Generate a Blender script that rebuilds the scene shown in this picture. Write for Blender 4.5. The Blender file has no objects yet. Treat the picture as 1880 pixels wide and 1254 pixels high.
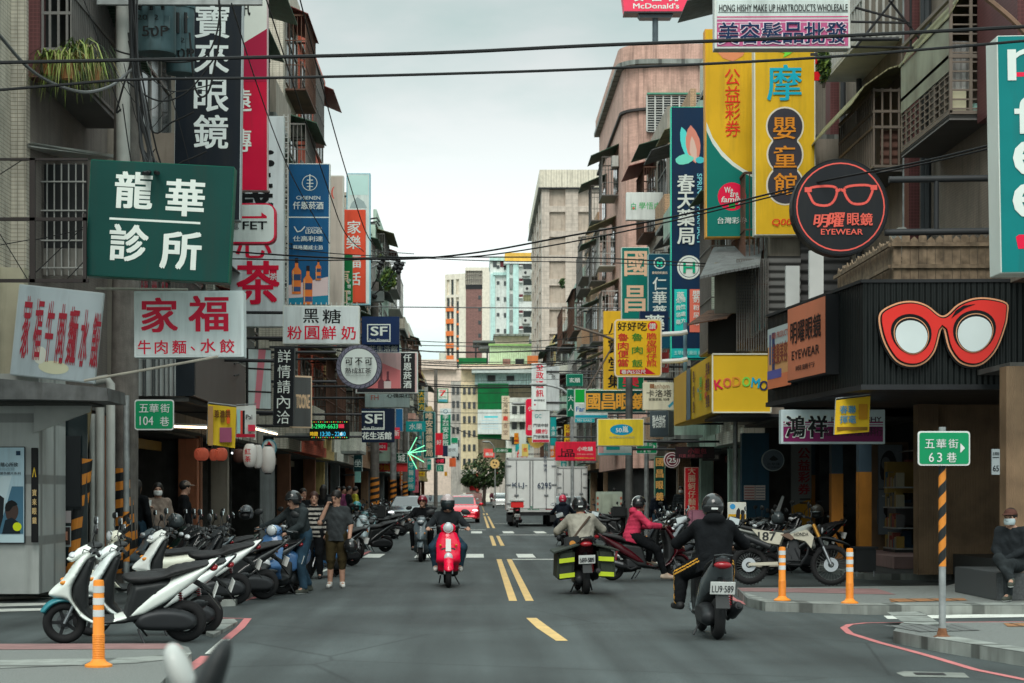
import bpy, bmesh, math, random
import numpy as np
from mathutils import Vector as V, Matrix, Euler
R = math.radians
random.seed(7); np.random.seed(7)
S = bpy.context.scene
COL = S.collection
# ------------------------------------------------------------------ camera
# level camera, shifted: the street's vanishing point is at (875, 905) of the 1880 px photograph
FPX, CX, CY, CH = 3550.0, 875.0, 905.0, 1.6
cd = bpy.data.cameras.new('camera'); cam = bpy.data.objects.new('camera', cd); COL.objects.link(cam)
cam.location = (0, 0, CH); cam.rotation_euler = (R(90), 0, 0)
cd.sensor_width = 36; cd.lens = 36*FPX/1880
cd.shift_x = (940-CX)/1880; cd.shift_y = (CY-627)/1880
cd.clip_start = .3; cd.clip_end = 3000
cd.dof.use_dof = True; cd.dof.focus_distance = 29; cd.dof.aperture_fstop = 4.5
S.camera = cam
# ------------------------------------------------------------------ sky and sun: an overcast day
SUN_EL, SUN_AZ = 46, 188
w = bpy.data.worlds.new('World'); S.world = w; w.use_nodes = True
nt = w.node_tree; N = nt.nodes; L = nt.links
bg = N['Background']
sky = N.new('ShaderNodeTexSky'); sky.sky_type = 'NISHITA'; sky.sun_disc = False
sky.sun_elevation = R(SUN_EL); sky.sun_rotation = R(SUN_AZ); sky.dust_density = 3; sky.air_density = 1.2
tc = N.new('ShaderNodeTexCoord'); sep = N.new('ShaderNodeSeparateXYZ'); L.new(tc.outputs['Generated'], sep.inputs[0])
# overcast gradient: bright overhead, dimmer at the horizon
zr = N.new('ShaderNodeValToRGB'); zr.color_ramp.interpolation = 'B_SPLINE'; L.new(sep.outputs[2], zr.inputs[0])
for p_, v_ in ((.03, .47), (.10, .47), (.15, .43), (.22, .27), (.30, .27), (.5, .5)): e_ = zr.color_ramp.elements.new(p_); e_.color = (v_, v_, v_, 1)
zr.color_ramp.elements[0].color = (.42, .42, .42, 1); zr.color_ramp.elements[-1].color = (1, 1, 1, 1)
mr = N.new('ShaderNodeMath'); mr.operation = 'MULTIPLY'; mr.inputs[1].default_value = 17.5; L.new(zr.outputs[0], mr.inputs[0])
mp = N.new('ShaderNodeMapping'); mp.inputs['Scale'].default_value = (1.6, 1.6, 4); L.new(tc.outputs['Generated'], mp.inputs[0])
nz = N.new('ShaderNodeTexNoise'); nz.inputs['Scale'].default_value = 2.2; nz.inputs['Detail'].default_value = 6; nz.inputs['Roughness'].default_value = .52
L.new(mp.outputs[0], nz.inputs[0])
cr = N.new('ShaderNodeValToRGB'); cr.color_ramp.elements[0].position = .41; cr.color_ramp.elements[1].position = .60
cr.color_ramp.elements[0].color = (.71, .95, .905, 1); cr.color_ramp.elements[1].color = (1.10, 1.17, 1.15, 1)
L.new(nz.outputs[0], cr.inputs[0])
mu = N.new('ShaderNodeVectorMath'); mu.operation = 'SCALE'; L.new(cr.outputs[0], mu.inputs[0]); L.new(mr.outputs[0], mu.inputs['Scale'])
mx = N.new('ShaderNodeMixRGB'); mx.inputs[0].default_value = .92; L.new(sky.outputs[0], mx.inputs[1]); L.new(mu.outputs[0], mx.inputs[2])
L.new(mx.outputs[0], bg.inputs[0]); bg.inputs[1].default_value = .11
sd = bpy.data.lights.new('sun', 'SUN'); sd.energy = 1.5; sd.angle = R(30); sd.color = (1, .95, .88)
sun = bpy.data.objects.new('sun', sd); COL.objects.link(sun)
sun.rotation_euler = (R(90-SUN_EL), 0, R(180-SUN_AZ)); sun.location = (0, 0, 60)
S.view_settings.view_transform = 'Standard'; S.view_settings.look = 'None'; S.view_settings.exposure = 0.28; S.view_settings.gamma = 1
S.cycles.max_bounces = 5; S.cycles.diffuse_bounces = 3; S.cycles.glossy_bounces = 3; S.cycles.transmission_bounces = 4
S.cycles.caustics_reflective = False; S.cycles.caustics_refractive = False
S.cycles.use_denoising = True

# ------------------------------------------------------------------ helpers
def W(px, py, Y): return V(((px-CX)*Y/FPX, Y, CH+(CY-py)*Y/FPX))
def G(px, py, z=0.0):
    Y = FPX*(CH-z)/(py-CY); return V(((px-CX)*Y/FPX, Y, z))
KA = .60
def lin(c): return c/12.92 if c <= .04045 else ((c+.055)/1.055)**2.4
def A(rgb, k=None):
    k = k or KA
    v = [lin(c/255) for c in rgb]; v = [x*min(1, x/.22)**.30/k for x in v]; q = min(1, .80/max(max(v), 1e-6))
    return tuple(x*q for x in v)
MATS = {}
def mat(name, rgb, rough=.55, metal=0, var=.16, scale=2.5, bump=0, bscale=40, grime=0, raw=False, spec=.3, kind=None, k1=0, k2=0, mortar=(.3,.3,.3), emit=0, coat=0):
    if name in MATS: return MATS[name]
    m = bpy.data.materials.new(name); m.use_nodes = True; MATS[name] = m
    nt = m.node_tree; N = nt.nodes; L = nt.links; b = N['Principled BSDF']
    c = rgb if raw else A(rgb)
    b.inputs['Roughness'].default_value = rough; b.inputs['Metallic'].default_value = metal
    b.inputs['Specular IOR Level'].default_value = spec
    if coat: b.inputs['Coat Weight'].default_value = coat; b.inputs['Coat Roughness'].default_value = .08
    tc = N.new('ShaderNodeTexCoord'); oi = N.new('ShaderNodeObjectInfo')
    ad = N.new('ShaderNodeVectorMath'); ad.operation = 'ADD'; L.new(tc.outputs['Object'], ad.inputs[0])
    ml = N.new('ShaderNodeMath'); ml.operation = 'MULTIPLY'; ml.inputs[1].default_value = 37; L.new(oi.outputs['Random'], ml.inputs[0]); L.new(ml.outputs[0], ad.inputs[1])
    vec = ad.outputs[0]
    rgbn = N.new('ShaderNodeRGB'); rgbn.outputs[0].default_value = (*c, 1); col = rgbn.outputs[0]
    h = None
    if kind:
        sp = N.new('ShaderNodeSeparateXYZ'); L.new(tc.outputs['Object'], sp.inputs[0])
        a = N.new('ShaderNodeMath'); a.operation = 'ADD'; L.new(sp.outputs[0], a.inputs[0]); L.new(sp.outputs[1], a.inputs[1])
        cb = N.new('ShaderNodeCombineXYZ'); L.new(a.outputs[0], cb.inputs[0]); L.new(sp.outputs[2], cb.inputs[1])
        if kind == 'ground': L.new(sp.outputs[0], cb.inputs[0]); L.new(sp.outputs[1], cb.inputs[1])
        if kind in ('tile', 'ground'):
            bt = N.new('ShaderNodeTexBrick'); L.new(cb.outputs[0], bt.inputs['Vector']); bt.offset = 0 if kind == 'ground' else (0.5 if k1 > k2*2 else 0)
            bt.inputs['Scale'].default_value = 1; bt.inputs['Brick Width'].default_value = k1; bt.inputs['Row Height'].default_value = k2
            bt.inputs['Mortar Size'].default_value = .09*min(k1, k2); bt.inputs['Mortar Smooth'].default_value = .3
            bt.inputs['Color1'].default_value = (*[x*.93 for x in c], 1); bt.inputs['Color2'].default_value = (*[min(.85, x*1.07) for x in c], 1)
            bt.inputs['Mortar'].default_value = (*[x*y for x, y in zip(c, mortar)], 1); col = bt.outputs[0]
        else:   # ribs: corrugated metal or boards, vertical ('rib') or horizontal ('hrib')
            wv = N.new('ShaderNodeTexWave'); wv.wave_profile = 'SIN'; wv.bands_direction = 'X' if kind == 'rib' else 'Y'
            wv.inputs['Scale'].default_value = .314/k1; L.new(cb.outputs[0], wv.inputs[0]); h = wv.outputs['Fac']
    nz = N.new('ShaderNodeTexNoise'); nz.inputs['Scale'].default_value = scale; nz.inputs['Detail'].default_value = 5; L.new(vec, nz.inputs[0])
    mr = N.new('ShaderNodeMapRange'); mr.inputs[1].default_value = .3; mr.inputs[2].default_value = .7
    mr.inputs[3].default_value = 1-var; mr.inputs[4].default_value = 1+var*.7; L.new(nz.outputs[0], mr.inputs[0])
    sc = N.new('ShaderNodeVectorMath'); sc.operation = 'SCALE'; L.new(col, sc.inputs[0]); L.new(mr.outputs[0], sc.inputs['Scale']); col = sc.outputs[0]
    if grime:   # rain streaks and soot
        mp = N.new('ShaderNodeMapping'); mp.inputs['Scale'].default_value = (3.2, 3.2, .28); L.new(vec, mp.inputs[0])
        n2 = N.new('ShaderNodeTexNoise'); n2.inputs['Scale'].default_value = 1.4; n2.inputs['Detail'].default_value = 7; n2.inputs['Roughness'].default_value = .65; L.new(mp.outputs[0], n2.inputs[0])
        r2 = N.new('ShaderNodeMapRange'); r2.inputs[1].default_value = .48; r2.inputs[2].default_value = .72; r2.inputs[4].default_value = grime; L.new(n2.outputs[0], r2.inputs[0])
        m2 = N.new('ShaderNodeMixRGB'); m2.inputs[2].default_value = (.035, .032, .026, 1); L.new(r2.outputs[0], m2.inputs[0]); L.new(col, m2.inputs[1]); col = m2.outputs[0]
    L.new(col, b.inputs['Base Color'])
    rr = N.new('ShaderNodeMapRange'); rr.inputs[3].default_value = max(.03, rough-.08); rr.inputs[4].default_value = min(1, rough+.12); L.new(nz.outputs[0], rr.inputs[0]); L.new(rr.outputs[0], b.inputs['Roughness'])
    if h is not None or bump:
        bp = N.new('ShaderNodeBump')
        if h is not None: bp.inputs['Strength'].default_value = .8; bp.inputs['Distance'].default_value = k1*.35; L.new(h, bp.inputs['Height'])
        else:
            n3 = N.new('ShaderNodeTexNoise'); n3.inputs['Scale'].default_value = bscale; n3.inputs['Detail'].default_value = 4; L.new(vec, n3.inputs[0])
            bp.inputs['Strength'].default_value = bump; bp.inputs['Distance'].default_value = .02; L.new(n3.outputs[0], bp.inputs['Height'])
        L.new(bp.outputs[0], b.inputs['Normal'])
    if emit:
        b.inputs['Emission Color'].default_value = (*c, 1); b.inputs['Emission Strength'].default_value = emit
    return m
def cm(rgb, rough=.5, **k):     # sign/paint colour by photo colour
    return mat('paint_%d_%d_%d_%d' % (*rgb, int(rough*100)), rgb, rough, **{**dict(var=.07, scale=1.2, spec=.22), **k})

BLACK = mat('black_plastic', (.018, .02, .021), .45, raw=True)
RUB = mat('tyre_rubber', (.014, .014, .015), .8, raw=True)
DARK = mat('dark_steel', (.03, .032, .035), .45, .3, raw=True)
STEEL = mat('steel', (.36, .38, .4), .35, .85, raw=True)
GALV = mat('galvanised', (.33, .35, .35), .5, .4, raw=True, var=.3, scale=6)
CHROME = mat('chrome', (.7, .72, .73), .12, 1, raw=True)
GLASS = mat('dark_glass', (.02, .03, .033), .06, raw=True, spec=.8, var=.05)
LAMP = mat('lamp_glass', (.55, .58, .6), .1, raw=True, spec=.8)
RED = mat('tail_lens', (.32, .012, .02), .2, raw=True, coat=.6)
AMBER = mat('amber_lens', (.7, .25, .03), .25, raw=True)
SKIN = mat('skin', (.42, .24, .17), .55, raw=True, var=.08, scale=8)
HAIR = mat('black_hair', (.012, .010, .009), .5, raw=True)
WHITE = mat('white_paint', (.68, .70, .68), .4, raw=True, var=.08)
WIRE = mat('wire_black', (.006, .007, .008), .6, raw=True)
SEATM = mat('seat_vinyl', (.017, .017, .018), .55, raw=True, bump=.25, bscale=90)

def link(o, parent=None):
    COL.objects.link(o)
    if parent is not None: o.parent = parent
    return o
def tag(o, label=None, cat=None, group=None, kind=None):
    if label: o['label'] = label
    if cat: o['category'] = cat
    if group: o['group'] = group
    if kind: o['kind'] = kind
    return o
def empty(name, loc=(0,0,0), rz=0, label=None, cat=None, group=None):
    o = bpy.data.objects.new(name, None); o.empty_display_size = .2; link(o); o.location = loc; o.rotation_euler = (0, 0, rz)
    return tag(o, label, cat, group)
class MB:
    def __init__(s): s.v = []; s.f = []; s.m = []; s.mats = []
    def mi(s, m):
        if m not in s.mats: s.mats.append(m)
        return s.mats.index(m)
    def add(s, vs, fs, m, M=None):
        n = len(s.v); k = s.mi(m)
        s.v += [tuple(M @ V(p)) if M else tuple(p) for p in vs]
        s.f += [tuple(i+n for i in f) for f in fs]; s.m += [k]*len(fs); return s
    def box(s, c, d, m, M=None, bev=0):
        x, y, z = c; a, b, e = d[0]/2, d[1]/2, d[2]/2
        vs = [(x+i*a, y+j*b, z+k*e) for i in (-1,1) for j in (-1,1) for k in (-1,1)]
        return s.add(vs, [(0,1,3,2),(4,6,7,5),(0,4,5,1),(2,3,7,6),(0,2,6,4),(1,5,7,3)], m, M)
    def bb(s, p, q, m): return s.box([(i+j)/2 for i, j in zip(p, q)], [abs(i-j) for i, j in zip(p, q)], m)
    def quad(s, ps, m): return s.add(ps, [tuple(range(len(ps)))], m)
    def slab(s, ps, n, t, m):     # polygon extruded by vector n*t
        k = len(ps); n = V(n)*t; ps = [V(p) for p in ps]
        vs = ps+[p+n for p in ps]
        fs = [tuple(range(k))[::-1], tuple(range(k, 2*k))]+[(i, (i+1) % k, (i+1) % k+k, i+k) for i in range(k)]
        return s.add(vs, fs, m)
    def tube(s, path, r, m, n=8, caps=True):
        path = [V(p) for p in path]; rs = r if isinstance(r, (list, tuple)) else [r]*len(path)
        vs = []; fs = []; up = None
        for i, p in enumerate(path):
            t = (path[min(i+1, len(path)-1)]-path[max(i-1, 0)])
            if t.length < 1e-9: t = V((0,0,1))
            t.normalize()
            if up is None: up = V((0,0,1)) if abs(t.z) < .9 else V((1,0,0))
            a = up-t*up.dot(t)
            if a.length < 1e-6: a = V((1,0,0))-t*t.x
            a.normalize(); up = a; b = t.cross(a)
            for k in range(n):
                an = 2*math.pi*k/n; vs.append(p+(a*math.cos(an)+b*math.sin(an))*rs[i])
        for i in range(len(path)-1):
            for k in range(n):
                k2 = (k+1) % n; fs.append((i*n+k, i*n+k2, (i+1)*n+k2, (i+1)*n+k))
        if caps: fs += [tuple(range(n))[::-1], tuple(range((len(path)-1)*n, len(path)*n))]
        return s.add(vs, fs, m)
    def lathe(s, prof, m, n=20, M=None):   # prof (r, z)
        vs = [(r*math.cos(2*math.pi*k/n), r*math.sin(2*math.pi*k/n), z) for r, z in prof for k in range(n)]
        fs = [(i*n+k, i*n+(k+1) % n, (i+1)*n+(k+1) % n, (i+1)*n+k) for i in range(len(prof)-1) for k in range(n)]
        if prof[0] == prof[-1]: return s.add(vs, fs, m, M)
        if prof[0][0] > 1e-4: fs.append(tuple(range(n))[::-1])
        if prof[-1][0] > 1e-4: fs.append(tuple(range((len(prof)-1)*n, len(prof)*n)))
        return s.add(vs, fs, m, M)
    def ball(s, c, r, m, n=12, k=8, M=None):
        r = r if isinstance(r, (tuple, list)) else (r, r, r); vs = []; fs = []
        for i in range(k+1):
            t = math.pi*i/k
            for j in range(n):
                p = 2*math.pi*j/n; vs.append((c[0]+r[0]*math.sin(t)*math.cos(p), c[1]+r[1]*math.sin(t)*math.sin(p), c[2]+r[2]*math.cos(t)))
        for i in range(k):
            for j in range(n): fs.append((i*n+j, (i+1)*n+j, (i+1)*n+(j+1) % n, i*n+(j+1) % n))
        return s.add(vs, fs, m, M)
    def mesh(s, name, smooth=False, bev=0):
        me = bpy.data.meshes.new(name); me.from_pydata(s.v, [], s.f)
        for m in s.mats: me.materials.append(m)
        me.polygons.foreach_set('material_index', s.m)
        bm = bmesh.new(); bm.from_mesh(me)
        bmesh.ops.remove_doubles(bm, verts=bm.verts, dist=1e-5) if smooth or bev else None
        bmesh.ops.recalc_face_normals(bm, faces=bm.faces)
        if bev:
            es = [e for e in bm.edges if len(e.link_faces) == 2 and e.calc_face_angle(0) > .6]
            try: bmesh.ops.bevel(bm, geom=es, offset=bev, segments=2, affect='EDGES', clamp_overlap=True)
            except Exception: pass
        if smooth:
            for f in bm.faces: f.smooth = True
            for e in bm.edges:
                if len(e.link_faces) == 2 and e.calc_face_angle(0) > R(38): e.smooth = False
        bm.to_mesh(me); bm.free(); return me
    def build(s, name, parent=None, smooth=False, bev=0):
        if not s.v: return None
        me = s.mesh(name, smooth, bev); return link(bpy.data.objects.new(name, me), parent)
def mobj(name, me, parent=None): return link(bpy.data.objects.new(name, me), parent)
def copy_tree(o, parent=None):
    c = o.copy(); COL.objects.link(c); c.parent = parent
    for ch in list(o.children): copy_tree(ch, c)
    return c
def recolor(root, rules):       # object-level materials on named parts, so that copies share their mesh
    for ch in root.children_recursive:
        nm = ch.name.split('.')[0]
        if nm in rules and ch.material_slots: ch.material_slots[0].link = 'OBJECT'; ch.material_slots[0].material = rules[nm]

# ------------------------------------------------------------------ signed-distance shapes -> mesh (naive surface nets)
def nets(f, lo, hi, h, name, mats, matf=None, smooth=True):
    lo = np.array(lo, float)-h; n = np.ceil((np.array(hi)+h-lo)/h).astype(int)+1
    g = np.stack(np.meshgrid(*[lo[i]+h*np.arange(n[i]) for i in range(3)], indexing='ij'), -1)
    d = f(g.reshape(-1, 3)).reshape(n)
    s = d < 0; c = [n[0]-1, n[1]-1, n[2]-1]
    off = [(i, j, k) for i in (0,1) for j in (0,1) for k in (0,1)]
    cnt = sum(s[i:i+c[0], j:j+c[1], k:k+c[2]].astype(int) for i, j, k in off)
    act = (cnt > 0) & (cnt < 8); idx = -np.ones(c, int); ijk = np.argwhere(act); idx[act] = np.arange(len(ijk))
    acc = np.zeros((len(ijk), 3)); num = np.zeros(len(ijk))
    for a in off:
        for ax in range(3):
            if a[ax]: continue
            b = list(a); b[ax] = 1
            da = d[tuple((ijk+a).T)]; db = d[tuple((ijk+b).T)]; x = (da < 0) != (db < 0)
            t = np.where(x, da/np.where(x, da-db, 1), 0); p = ijk+np.array(a, float)[None]; p[:, ax] += t
            acc[x] += p[x]; num[x] += 1
    vs = lo+h*acc/num[:, None]; F = []
    for ax in range(3):
        u, v = [(1,2),(2,0),(0,1)][ax]
        s0 = [slice(None)]*3; s1 = [slice(None)]*3; s0[ax] = slice(0, -1); s1[ax] = slice(1, None)
        x = s[tuple(s0)] != s[tuple(s1)]; e = np.argwhere(x); e = e[(e[:, u] > 0) & (e[:, v] > 0) & (e[:, u] < c[u]) & (e[:, v] < c[v])]
        if not len(e): continue
        inside = s[tuple(e.T)]; du = np.eye(3, dtype=int)[u]; dv = np.eye(3, dtype=int)[v]
        q = np.stack([idx[tuple((e-du-dv).T)], idx[tuple((e-dv).T)], idx[tuple(e.T)], idx[tuple((e-du).T)]], 1)
        q[~inside] = q[~inside][:, ::-1]; F.append(q)
    F = np.concatenate(F); F = F[(F >= 0).all(1)]
    me = bpy.data.meshes.new(name); me.from_pydata(vs.tolist(), [], F.tolist())
    for m in mats: me.materials.append(m)
    if matf is not None and len(mats) > 1:
        cen = vs[F].mean(1); me.polygons.foreach_set('material_index', matf(cen).astype(np.int32))
    if smooth: me.polygons.foreach_set('use_smooth', np.ones(len(F), bool))
    me.update(); return me
def smin(a, b, k):
    if k <= 0: return np.minimum(a, b)
    h = np.clip(.5+.5*(b-a)/k, 0, 1); return b*(1-h)+a*h-k*h*(1-h)
def cone(P, a, b, ra, rb, sq=None):   # tapered capsule
    a = np.array(a, float); b = np.array(b, float); ab = b-a; pa = P-a
    t = np.clip((pa@ab)/max(ab@ab, 1e-9), 0, 1); q = pa-t[:, None]*ab
    if sq is not None: q = q*np.array(sq)
    return np.sqrt((q*q).sum(1))-(ra+(rb-ra)*t)
def ell(P, c, r):
    r = np.array(r, float); q = (P-np.array(c))/r; k = np.sqrt((q*q).sum(1)); return (k-1)*r.min()
def poly2(x, z, poly):            # signed distance to polygon, negative inside
    p = np.array(poly, float); n = len(p); d = np.full(x.shape, 1e9); ins = np.zeros(x.shape, bool)
    for i in range(n):
        a = p[i]; b = p[(i+1) % n]; e = b-a; wx = x-a[0]; wz = z-a[1]
        t = np.clip((wx*e[0]+wz*e[1])/(e@e+1e-12), 0, 1); d = np.minimum(d, (wx-t*e[0])**2+(wz-t*e[1])**2)
        c = (a[1] > z) != (b[1] > z); xi = a[0]+(z-a[1])*e[0]/np.where(abs(e[1]) < 1e-9, 1e-9, e[1]); ins ^= c & (x < xi)
    d = np.sqrt(d); return np.where(ins, -d, d)
def puff(P, poly, w, r, y0=0):       # pillow: side profile (x,z) inflated to half width w(x,z), rounded over r
    d = -poly2(P[:, 0], P[:, 2], poly); ww = w(P[:, 0], P[:, 2]) if callable(w) else w
    t = np.clip(d/r, 0, 1); prof = ww*np.sqrt(np.clip(1-(1-t)**2, 0, 1))
    return np.where(d > 0, (np.abs(P[:, 1]-y0)-prof)*.7, np.maximum(-d, np.abs(P[:, 1]-y0)-.2*ww))
def clean_curve(pts, n=3):        # Catmull-Rom closed smoothing of a polygon
    out = []; m = len(pts)
    for i in range(m):
        p0, p1, p2, p3 = [np.array(pts[(i+j-1) % m], float) for j in range(4)]
        for k in range(n):
            t = k/n; out.append(tuple(.5*((2*p1)+(p2-p0)*t+(2*p0-5*p1+4*p2-p3)*t*t+(3*p1-p0-3*p2+p3)*t**3)))
    return out

# ------------------------------------------------------------------ lettering
_gl = {}
def glyph(s, bold=0.0):
    k = (s, round(bold, 3))
    if k in _gl: return _gl[k]
    c = bpy.data.curves.new('glyph', 'FONT'); c.body = s; c.offset = bold; c.resolution_u = 3; c.size = 1
    o = bpy.data.objects.new('glyph', c); me = bpy.data.meshes.new_from_object(o)
    vs = np.array([v.co[:2] for v in me.vertices]) if len(me.vertices) else np.zeros((0, 2)); fs = [tuple(p.vertices) for p in me.polygons]
    bpy.data.objects.remove(o); bpy.data.curves.remove(c); bpy.data.meshes.remove(me)
    lo, hi = (vs.min(0), vs.max(0)) if len(vs) else (np.zeros(2), np.ones(2))
    _gl[k] = (vs-(lo+hi)/2, fs, hi-lo); return _gl[k]
def put_text(mb, s, u, v, h, m, w=None, bold=.02, vert=False, pitch=None, z=0, ital=0, rot=0, cjk=None):
    """h = glyph height (metres) ; w = total width to fit ; vert = stacked with given pitch"""
    if vert:
        p = pitch or h*1.12; n = len(s)
        for i, ch in enumerate(s):
            if ch != ' ': put_text(mb, ch, u, v+((n-1)/2-i)*p, h, m, w, bold, z=z, ital=ital)
        return
    vs, fs, d = glyph(s, 0)
    if not len(vs): return
    e = min(.033, max(0, bold-.004)*.62)
    if e > 0:      # heavier strokes: the same letter laid again, shifted a little, each a hair further out
        g_ = h*.9 if len(s) == 1 else (h*1.1)
        W_ = w-2*e*g_ if w else None
        for i, (ox, oy) in enumerate(((-1,-.6),(1,-.6),(1,.6),(-1,.6))): put_text(mb, s, u+ox*e*g_, v+oy*e*g_, h-1.2*e*g_, m, W_, 0, z=z+i*.0004, ital=ital, rot=rot)
        return
    sy = h/d[1]; sx = sy
    if w: sx = w/d[0]
    if len(s) == 1 and d[1] < .5*d[0]: sy = sx = (w or h)/d[0]     # flat characters keep their shape
    a = R(rot); ca, sa = math.cos(a), math.sin(a)
    pts = []
    for x, y in vs:
        X = x*sx+ital*y*sy; Yy = y*sy; pts.append((u+X*ca-Yy*sa, v+X*sa+Yy*ca, z))
    mb.add(pts, fs, m)
# ------------------------------------------------------------------ wheels, scooters
_nets0 = nets
def fast(f, lo, hi, h, name, mats, matf=None, k=3, m=2.4):   # evaluates only near the surface
    lo = np.array(lo, float); hi = np.array(hi, float); H = h*k
    l0 = lo-H*1.5
    n = np.ceil((hi+H*1.5-l0)/H).astype(int)+1
    g = np.stack(np.meshgrid(*[l0[i]+H*np.arange(n[i]) for i in range(3)], indexing='ij'), -1).reshape(-1, 3)
    D = f(g).reshape(n)
    def f2(P):
        i = np.clip(np.rint((P-l0)/H).astype(int), 0, n-1); d = D[i[:, 0], i[:, 1], i[:, 2]].copy()
        q = np.abs(d) < H*m; d[q] = f(P[q]); return d
    return _nets0(f2, lo, hi, h, name, mats, matf)
def wheel_mesh(R_, r, rimr, spokes=5, wire=False):
    t = MB(); n = 28; k = 10
    vs = [((R_-r+r*math.cos(b))*math.cos(a), r*1.02*math.sin(b), (R_-r+r*math.cos(b))*math.sin(a)) for a in [2*math.pi*i/n for i in range(n)] for b in [2*math.pi*j/k for j in range(k)]]
    fs = [(i*k+j, ((i+1) % n)*k+j, ((i+1) % n)*k+(j+1) % k, i*k+(j+1) % k) for i in range(n) for j in range(k)]
    t.add(vs, fs, RUB)
    if wire:
        for i in range(34):
            a = 2*math.pi*i/34; M = Matrix.Rotation(a, 4, 'Y'); t.box((R_-.002, 0, 0), (.022, r*1.3, .022), RUB, M)
    rim = MB(); M = Matrix.Rotation(R(90), 4, 'X'); rm = STEEL if not wire else GALV
    ro = R_-1.75*r
    for rr, ww in ((ro, r*.7),):
        rim.lathe([(rr+.004, -ww), (rr+.012, -ww), (rr+.012, ww), (rr+.004, ww), (rr-.012, 0), (rr+.004, -ww)], rm, 28, M)
    if wire:
        for i in range(28):
            a = 2*math.pi*i/28; rim.tube([(.03*math.cos(a+.5), .02*(-1)**i, .03*math.sin(a+.5)), (ro*math.cos(a), 0, ro*math.sin(a))], .002, rm, 4)
        rim.lathe([(.03, -.05), (.03, .05)], rm, 12, M)
    else:
        for i in range(spokes):
            a = 2*math.pi*i/spokes; rim.box((ro/2, 0, 0), (ro, r*.5, .034), DARK, Matrix.Rotation(a, 4, 'Y'))
        rim.lathe([(.045, -r*.8), (.045, r*.8)], DARK, 14, M); rim.lathe([(.085, r*.75), (.085, r*.85)], STEEL, 18, M)
    return t.mesh('tyre', True), rim.mesh('rim', True)
TY_F, RIM_F = wheel_mesh(.225, .048, 0); TY_R, RIM_R = wheel_mesh(.225, .058, 0)
def arc(cx, cz, r0, r1, a0, a1, n=10):
    return [(cx+r1*math.cos(R(a0+(a1-a0)*i/n)), cz+r1*math.sin(R(a0+(a1-a0)*i/n))) for i in range(n+1)]+[(cx+r0*math.cos(R(a1-(a1-a0)*i/n)), cz+r0*math.sin(R(a1-(a1-a0)*i/n))) for i in range(n+1)]
FX, RX = .60, -.64
BODYM = mat('scooter_white', (.62, .65, .63), .28, raw=True, coat=.5, var=.06)
def sp(pts): return clean_curve(pts, 3)
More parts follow.
